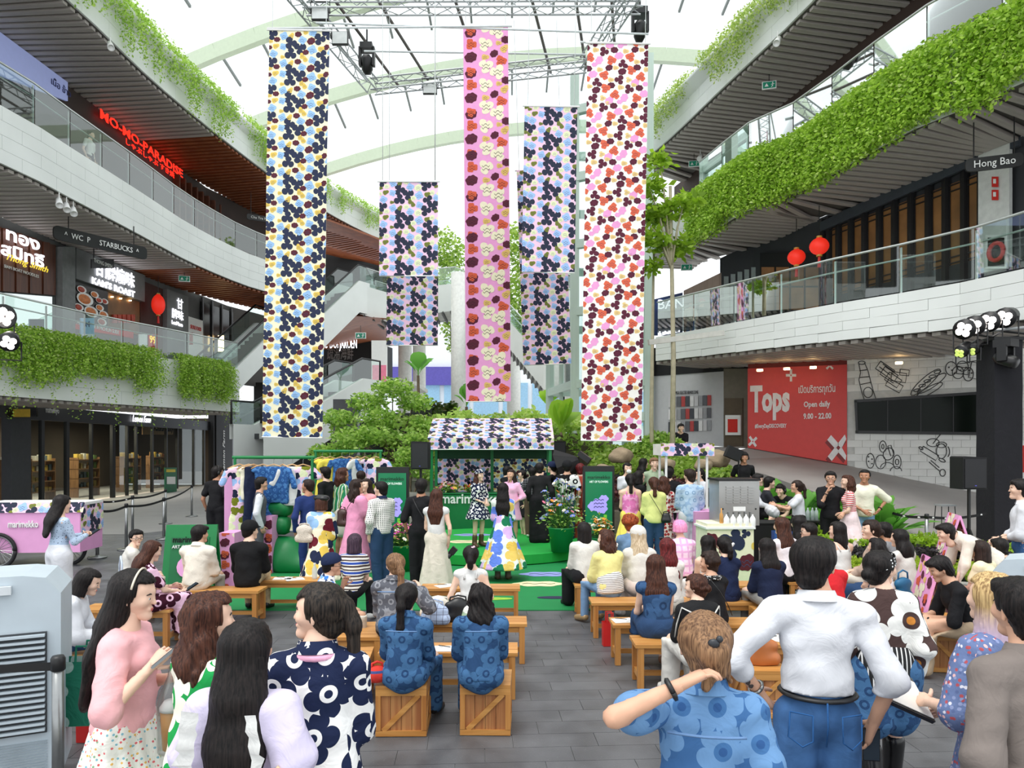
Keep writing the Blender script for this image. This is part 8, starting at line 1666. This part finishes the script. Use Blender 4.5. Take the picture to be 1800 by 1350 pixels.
S6=person('woman with very long dark red hair and sunglasses on her head',1172,946,8.0,-8,True,hair=('long','red',.55),top=(C('cream_knit','e8e2da'),'long',st(loose=.02)),bottom=('trousers',STONE),arms=('lap','lap'))
S7=person('woman with long brown hair in sleeveless blue flowered denim dress',1152,975,6.75,3,True,hair=('long','brown',.42),top=(flower('denim_dark_flowers','2a4468',['385880'],'243c5e','385880',5.,5,.45),'none',st(loose=.02)),bottom=('skirt',DENP,st(hem=.32)),arms=('phone','lap'),shoe='brown')
S8=person('woman with straight black hair in white strappy top',1243,941,8.4,-10,True,hair=('long','black',.3),top=(WHC,'strap',st(loose=.01)),bottom=('skirt',SKW,st(hem=.2)),arms=('lap','lap'))
S9=person('woman with black ponytail and white clip in navy blouse',1272,943,8.3,-16,True,hair=('pony','black',.12),top=(NAVY,'short',st(loose=.02)),bottom=('trousers',NAVY),arms=('lap','lap'),seat=.39)
S10 =person('woman with short curly hair and spotted neck scarf in black top',1246,973,7.15,-20,True,hair=('curly','dark',.1),top=(BLK,'elbow',st(loose=.02)),bottom=('trousers',BLK),arms=('chin','lap'),head_yaw=-45,skin=1)
S11 =person('woman with braided hair in black jacket with white piping',1222,1012,5.95,-10,True,hair=('braid','brown',0),top=(BLKS,'long',st(loose=.045,name='jacket',hemup=-.08)),bottom=('trousers',OFFW,st(w=.03)),arms=('lap','lap'),head_yaw=-55)
S12 =person('woman with long black hair in navy jumper',1347,946,7.95,-8,True,hair=('long','black',.34),top=(C('navy_jumper','1a2440'),'long',st(loose=.03)),bottom=('trousers',C('grey_trousers','8c8a86')),arms=('lap','lap'))
S13 =person('woman with long auburn hair in white sleeveless blouse',1373,909,9.5,-20,True,hair=('long','brown',.4),top=(C('white_sheer','f2eaee'),'none',st(loose=.02)),bottom=('trousers',BLK),arms=('lap','table'),skin=0)
S14 =person('man with sunglasses in pale grey shirt behind the white shirt',1421,919,9.3,-40,True,'m',hair=('short','black',0),top=(C('pale_grey_shirt','c8ccd8'),'short',st(loose=.02)),bottom=('trousers',BLK),head_yaw=-35)
S15 =person('woman with black hair in white dress with thin straps',1471,917,9.25,-14,True,hair=('side','black',.3),top=(WHC,'strap',st(loose=.012)),bottom=('skirt',SKW,st(hem=.15)),arms=('lap','lap'),head_yaw=-40)
S16 =person('woman with long black hair half hidden behind the auburn hair',1403,906,9.9,-10,True,hair=('long','black',.35),top=(BLK,'long'),bottom=('trousers',BLK))
S17 =person('woman with beaded hair tie in beige cardigan looking left',1530,914,8.95,-50,True,hair=('lowbun','dark',0),top=(BEIGE,'long',st(loose=.03,name='cardigan')),bottom=('trousers',STONE),arms=('lap','cross'),head_yaw=-35)
S18 =person('man with black hair behind the beige cardigan',1553,918,9.5,-40,True,'m',hair=('short','black',0),top=(C('grey_tee','8c8c90'),'short'),bottom=('trousers',BLK),skin=2)
S19 =person('woman with tousled black hair in white lace top',1540,946,8.1,-25,True,hair=('wavy','black',.12),top=(C('white_lace','f0f0f0',bump=.8,bs=60.),'short',st(loose=.02)),bottom=('skirt',DENP,st(hem=.2)),arms=('lap','lap'))
S20 =person('woman with sleek black hair in white sweater',1580,930,8.6,-28,True,hair=('long','black',.26),top=(OFFW,'long',st(loose=.03)),bottom=('trousers',STONE),arms=('lap','lap'))
S21 =person('person in red jacket mostly hidden by the white shirt',1452,963,7.5,-10,True,hair=('short','black',0),sex='m',top=(REDJ,'long',st(loose=.04,name='jacket')),bottom=('trousers',BLK),arms=('lap','lap'))
S22 =person('woman with brown hair in pale yellow top behind the air cooler',1722,970,8.1,-30,True,hair=('bob','dark',.12),top=(C('butter_top','f0e6c0'),'short',st(loose=.03)),bottom=('trousers',STONE),arms=('lap','lap'))
S23 =person('person with black hair barely visible above the right air cooler',1756,964,8.3,-20,True,hair=('short','black',0),sex='m',top=(BLK,'short'),bottom=('trousers',BLK))
# ---------------- far away
person('man in black sitting cross-legged on the planter wall',1197,744,20.4,180,True,'m',hair=('short','black',0),top=(BLK,'short',st(loose=.02)),bottom=('trousers',BLK),arms=('lap','lap'),seat=2.02,base=1.6,cross=True,lean=20)
person('person leaning on the second floor balustrade in pale shirt',1214,530,24.,190,sex='m',hair=('short','black',0),top=(CRM2,'short'),bottom=('trousers',JDK),base=5.6)
person('person in red cap on the second floor balcony',1234,526,24.3,170,sex='m',hair=('crop','black',0),top=(BLK,'short'),bottom=('trousers',BLK),base=5.6)
person('person walking behind the third floor balustrade on the left',160,208,23.5,90,hair=('short','black',0),sex='m',top=(OFFW,'short'),bottom=('trousers',BLK),base=10.7)
# ================================================================ what people wear and hold
def child_tube(p,name,pts,r,m,n=6,flat=None):return MB().tube([Vector(q) for q in pts],r,n,flat=flat).build(name,m,p['root'],True)
glasses(U1,FRAMEB); glasses(U7,FRAMEB); glasses(M2,FRAMEB); glasses(K11,FRAMEB,SUNL); glasses(S14,FRAMEB,SUNL)
cap(U7,NAVY,kind='beanie'); cap(U4,BLK2,peak=1); cap(K8,NAVY,peak=1); cap(K9,BLK,peak=0); cap(T5,mat('beret_leather',(22,22,24),.3),kind='beret')
cap(PEOPLE[-2],REDJ,peak=1)
for p_,m_ in ((K1,NAVYS),(S4,OFFW)):cap(p_,m_,peak=0,z=.045)
band(P9,BANDB,.055,.03,.03,.108,arc=2.6); child_tube(P1,'headband',[hx(P1,.1*math.sin(t),.012,.036 +.104 *math.cos(t)) for t in np.linspace(-1.4,1.4,15)],.005,mat('pearl',(220,210,190),.3))
def headphones(p):
    mb=MB(); mb.tube([hx(p,.1*math.sin(t),-.01,.03 +.115 *math.cos(t)) for t in np.linspace(-1.7,1.7,12)],.009,6)
    for s in (-1,1):mb.sphere(hx(p,s*.1,-.01,.0),(.022,.035,.04),8,6)
    mb.build('headphones',BLACKM,p['root'],True)
for q in (T1,M5,M8):headphones(q)
def clip(p,x,y,z,m=WHT,r=.028):MB().sphere(hx(p,x,y,z),(r,r*.5,r*.8),8,5).sphere(hx(p,x+.02,y,z+.015),r*.6,8,5).build('hair_clip',m,p['root'],True)
clip(S2,.06,-.12,-.08); clip(S9,.04,-.13,.02); clip(U10,.02,-.08,.1,mat('clip_pink',(240,200,214),.5),.022); clip(P7,0,-.15,.05,mat('clip_dark',(40,44,50),.4),.02); clip(S17,.03,-.15,-.03,WHT,.018)
mb=MB().sphere(hx(C3,0,.095,-.05),(.06,.035,.045),10,7).build('face_mask',WHT,C3['root'],True)
# sunglasses pushed up
q=MB()
for s in (-1,1):q.sphere(hx(S6,s*.04,.07,.115),(.03,.012,.02),8,5)
q.build('sunglasses',FRAMEB,S6['root'])
# cuffs, belts, sleeves with a second colour, straps
def belt_(p,m,z=.12,r=.135):
    c=[p['pel']+np.array([r*p['k']*math.sin(t),r*p['k']*.86 *math.cos(t),z*p['k']]) for t in np.linspace(0,2*PI,25)]; child_tube(p,'belt',c,.02,m,6,.55)
belt_(P8,BLACKM,.055,.15)
def watch(p,i,m=STEEL):
    w,e=p['wr'][i],p['el'][i]; d=(w-e)/np.linalg.norm(w-e); c=w-d*.035; u=np.cross(d,[0,0,1.]); u/=np.linalg.norm(u); v=np.cross(d,u); child_tube(p,'watch',[c+(u*math.cos(t)+v*math.sin(t))*.033 *p['k'] for t in np.linspace(0,2*PI,13)],.009,m,5)
for p_,i,m_ in ((P8,0,STEEL),(P7,0,BLACKM),(P12,0,BLACKM),(P12,1,BLACKM),(K5,0,BLACKM),(K2,1,BLACKM),(P14,0,BLACKM),(M3,1,STEEL),(M2,1,BLACKM),(T1,0,BLACKM),(M4,0,BLACKM)):watch(p_,i,m_)
def strap(p,m,s=1,r=.009):
    P=p['P']; child_tube(p,'bag_strap',[P(-s*.1,-.12,.44),P(-s*.02,-.165,.3),P(s*.07,-.165,.15),P(s*.15,-.12,.02)],r,m,5,.5)
strap(C6,BLACKM); strap(T7,mat('brown_leather',(66,40,34),.4),-1); strap(K5,BLACKM,1,.014); strap(S10,BLACKM)
# white sleeves of the waistcoat man, piping of the black jacket, scarf of the curly woman
B=Blend(.02)
for i in (0,1):B.limb(T2['sh'][i],T2['el'][i],.066,.06); B.limb(T2['el'][i],T2['wr'][i],.058,.045)
B.limb(T2['sh'][0],T2['sh'][1],.055,.055); B.limb(T2['P'](0,-.01,.4),T2['P'](0,-.01,.47),.065,.058); link('shirt',np_mesh('shirt',*B.mesh(.024),WHT2,smooth=True),T2['root'])
for i,s in enumerate((-1,1)):
    sh,el,wr,P=S11['sh'][i],S11['el'][i],S11['wr'][i],S11['P']; o_=np.array([s*.062,-.05,.03]); child_tube(S11,'piping',[P(0,-.175,.36),P(s*.1,-.16,.37),sh+o_*[.6,1,1.3],(sh+el)/2+o_*[1,1,.3],el+o_*[.9,.9,.2]],.007,OFFW,5)
child_tube(S10,'neck_scarf',[S10['P'](.085 *math.sin(t),.08 *math.cos(t)-.01,.445) for t in np.linspace(0,2*PI,17)],.028,BANDB,8)
child_tube(P4,'neck_scarf',[P4['P'](.078 *math.sin(t),.07 *math.cos(t)-.012,.452) for t in np.linspace(0,2*PI,15)],.016,cloth('scarf_pink','f4b4d0'),7)
# lace frills on the lavender top
P=P3['P']
for s in (-1,1):
    mb=MB(); rows =[]
    for t in np.linspace(0,1,13):c=P(s*(.09 +.045 *t),-.165 +.02 *t+.01 *math.sin(t*30),.43 -.33 *t); rows.append([Vector(c),Vector(c+np.array([s*.05,-.02 +.014 *math.sin(t*40),.012]))])
    mb.loft(rows); mb.build('lace_frill',WHC,P3['root'],True)
# yellow shawl knot band, striped top hem, pink panels
B=Blend(.03); P=S2['P']; B.limb(P(0,-.01,.1),P(0,0,-.02),.165,.17,1.2); B.cut(P(0,0,-.06),-S2['up']); link('striped_top',np_mesh('striped_top',*B.mesh(.022),STRT,smooth=True),S2['root'])
B=Blend(.03); P=P9['P']; B.limb(P(0,0,.0),P(0,0,-.12),.185,.19,1.1); B.cut(P(0,0,-.17),-P9['up']); link('striped_shirt',np_mesh('striped_shirt',*B.mesh(.016),STRB,smooth=True),P9['root'])
B=Blend(.03); P=C1['P']; B.limb(P(0,0,-.45),P(0,0,-.62),.27,.3,1.05); B.cut(P(0,0,-.68),-C1['up']); B.cut(P(0,0,-.46),C1['up']); link('skirt_panel',np_mesh('skirt_panel',*B.mesh(.03),cloth('skirt_pink','f4a8d4'),smooth=True),C1['root'])
# ruffled hems of the tiered skirt
for zz,r_ in ((.62,.235),(.42,.295)):
    child_tube(P1,'ruffle',[(r_*(1+.03 *math.sin(t*19))*math.sin(t),r_*.95 *math.cos(t),zz+.012 *math.sin(t*23)) for t in np.linspace(0,2*PI,80)],.012,FLSK,5)
# jeans pockets and seams
JST =cloth('jeans_seam','2a5a92'); P=P8['P']
for s in (-1,1):child_tube(P8,'pocket',[P(s*.145,-.122,.0),P(s*.06,-.152,-.005),P(s*.06,-.158,-.11),P(s*.1,-.145,-.14),P(s*.15,-.11,-.11),P(s*.145,-.122,.0)],.004,JST,4)
child_tube(P8,'seam',[P(0,-.152,.05),P(0,-.158,-.05),P(0,-.13,-.14)],.004,JST,4)
for q_ in (P7,P5,P6,U9):
    P=q_['P']; child_tube(q_,'yoke_seam',[P(x,-.13 -.045 *math.cos(x*8),.355) for x in np.linspace(-.13,.13,9)],.005,cloth('denim_seam','6a8cb8'),4)
# tattoo marks on the white shirt man's forearm
mb=MB(); w,e=P8['wr'][0],P8['el'][0]
for k in range(4):c=e+(w-e)*(.45 +.1*k); mb.sphere(c+np.array([-.012,-.033,0]),(.012,.004,.014),6,4)
mb.build('tattoo',mat('tattoo_ink',(58,50,50),.6),P8['root'])
# ---- held things
PHONEM =mat('phone_black',(24,24,28),.2)
def phone(label,p,i,off=(0,.07,.03),rz=0.,tilt=-40,m=PHONEM):
    c=W_(p,p['wr'][i])+(p['Mw'].to_3x3() @ V(off)); T=thing('mobile_phone',label,'phone',c); T.rotation_euler =(R(tilt),0,p['root'].rotation_euler[2]+rz); MB().box((0,0,0),(.075,.012,.15)).build('case',m,T); MB().box((0,-.007,0),(.068,.002,.14)).build('display',mat('phone_glass',(50,60,70),.1),T)
phone('silver phone in the hand of the pink cardigan woman',P1,1,(-.01,.07,.05),0,-50,mat('phone_silver',(150,156,160),.25,.6)); phone('phone held by the seated man in black T-shirt',P12,0,(.06,.1,.04),0,-60); phone('phone held by the bent woman in white shirt',U5,1,(-.05,.1,.04),0,-60); phone('phone held by the woman in blue lace top',U6,1,(-.03,.1,.02),0,-60); phone('phone held by the pink flowered top woman',U2,1,(-.02,.1,.03),0,-60); phone('phone in the lowered hand of the white shirt man',P8,1,(0,.02,-.1),0,0); phone('phone held up by the pink haired person',S5,0,(.05,.12,.1),0,-20)
c=W_(P1,P1['wr'][1])+(P1['Mw'].to_3x3() @ V((.0,.09,-.36))); T=thing('carrier_bag','clear plastic bag with an iced orange drink held by the pink cardigan woman','drink',c); MB().lathe([(0,0),(.04,0),(.05,.17),(.0,.17)],n=16).build('cup',mat('orange_drink',(222,160,84),.4),T,True); MB().lathe([(.053,.17),(.053,.185),(.035,.21),(0,.21)],n=16).build('lid',WHT,T,True)
PLAS =glass_mat('plastic_film',(232,232,232),.12,.3); MB().lathe([(.02,-.02),(.06,-.01),(.064,.2),(.045,.26),(.02,.32),(.014,.36)],n=14).build('film',PLAS,T,True)
c=W_(P4,P4['wr'][0])+(P4['Mw'].to_3x3() @ V((.0,.07,-.06))); T=thing('water_bottle','turquoise water bottle in the hand of the navy print dress','bottle',c); T.rotation_euler =(0,R(-28),0); MB().lathe([(0,0),(.034,0),(.036,.02),(.036,.13),(.016,.18),(.015,.2),(0,.2)],n=16).build('bottle',mat('aqua_plastic',(120,214,206),.15,alpha=.85),T,True); MB().cyl((0,0,.2),.019,.025,14).build('cap',mat('aqua_cap',(20,160,150),.4),T); MB().lathe([(.037,.04),(.037,.11)],n=16).build('label',WHT,T)
P=P3['P']; c=W_(P3,P(.2,-.1,-.36)); T=handbag('woven tan shoulder bag with pink pompom on the lavender top woman',c,.3,.24,.12,mat('woven_tan',(206,176,136),.7,var=.25,vs=60,bump=.8,bs=70),mat('strap_tan',(214,190,156),.6),P3['root'].rotation_euler[2]+.3,handle=.3); MB().sphere((-.08,-.1,.14),.055,12,8).build('pompom',cloth('pompom_pink','f4b4c4'),T,True)
P=T7['P']; c=W_(T7,P(-.19,-.1,-.02)); handbag('brown drawstring bag on the pink dress',c,.24,.26,.16,mat('brown_leather',(66,40,34),.4),None,T7['root'].rotation_euler[2],handle=.05)
P=U2['P']; c=W_(U2,P(-.1,-.2,-.02)); handbag('pale blue drawstring bag on the back of the pink flowered top',c,.2,.2,.1,cloth('bag_paleblue','c4d0e0'),None,U2['root'].rotation_euler[2],handle=.3)
P=C6['P']; c=W_(C6,P(.2,-.1,-.08)); handbag('small black crossbody bag on the lime sweater woman',c,.16,.17,.07,mat('black_leather',(26,26,28),.35),None,C6['root'].rotation_euler[2],handle=.03)
P=T5['P']; c=W_(T5,P(-.24,-.08,.0)); handbag('fluffy cream bag under the arm of the beret woman',c,.26,.22,.16,cloth('fleece_cream','e8dccc',bump=1.,bs=90.),None,T5['root'].rotation_euler[2],handle=.04)
c=W_(S19,S19['P'](.2,-.1,-.06)); handbag('teal blue bag hanging beside the white lace top',c,.24,.24,.12,mat('teal_leather',(30,100,140),.5),None,.3,handle=.1); c=W_(S1,S1['P'](.2,-.05,-.08)); handbag('small black bag between the first two aisle guests',c,.16,.12,.1,mat('black_leather',(26,26,28),.35),None,0,handle=.05); c=W_(P5,P5['P'](-.22,-.02,-.07)); handbag('small red and blue pouch beside the left denim jacket',c,.14,.11,.1,stripes('pouch_red_blue',[(0,'d03428'),(.4,'3a4a80'),(.6,'d03428')],.09),None,.3,handle=.04)
P=P10['P']; c=W_(P10,P10['wr'][0])+V((-.08,.1,.02)); T=thing('folder','black open folder held by the woman in blue floral dress','folder',c); T.rotation_euler =(R(-50),R(25),R(20)); MB().box((0,0,0),(.32,.02,.24)).build('cover',BLACKM,T); MB().box((.01,-.013,-.01),(.28,.004,.2)).build('paper',PAPER,T)
c=W_(K4,K4['wr'][1])+V((.07,-.03,-.1)); T=thing('camera','black camera with long lens held by the white sleeveless top','camera',c); T.rotation_euler =(0,R(40),0); MB().box((0,0,0),(.09,.07,.1)).build('camera_body',BLACKM,T); MB().lathe([(.035,0),(.035,.1),(.042,.18),(.04,.2),(.0,.19)],(0,0,-.05),14,R=Matrix.Rotation(PI,3,'X')).build('lens',BLACKM,T,True)
c=W_(M1,M1['wr'][0])+V((-.06,0,-.1)); T=thing('plastic_bag','crumpled clear bag held by the woman in white T-shirt','bag',c); B=Blend(.03); B.ball((0,0,0),.1); B.ball((.06,0,-.04),.08); B.ball((-.05,.02,.04),.07); B.disp =lambda X,Y,Z:.01 *np.sin(X*70)*np.sin(Z*60+Y*40); link('film',np_mesh('film',*B.mesh(.018),mat('milky_plastic',(214,214,218),.3),smooth=True),T)
for k,(px,py) in enumerate(((1422,0),(1430,0),(1437,0))):
    o=MB().lathe([(0,0),(.035,0),(.035,.16),(.014,.2),(.014,.23),(0,.23)],n=12).build('water_bottle',mat('clear_plastic',(214,226,228),.2),None,True,(at(px,0,13.2).x,13.25,.8)); tag(o,'%s of three water bottles on the steel rack in the right background' % ['first','second','third'][k],'bottle','water bottles on the rack')
T=thing('metal_rack','dark metal rack with water bottles beside the man in black T-shirt','rack',(at(1430,0,13.2).x,13.25,0)); MB().box((0,0,.78),(.4,.3,.03)).build('shelf',BLACKM,T); MB().box((0,0,.4),(.4,.3,.03)).build('shelf',BLACKM,T)
for sx in (-1,1):
    for sy in (-1,1):MB().box((sx*.18,sy*.13,.39),(.03,.03,.78)).build('leg',BLACKM,T)
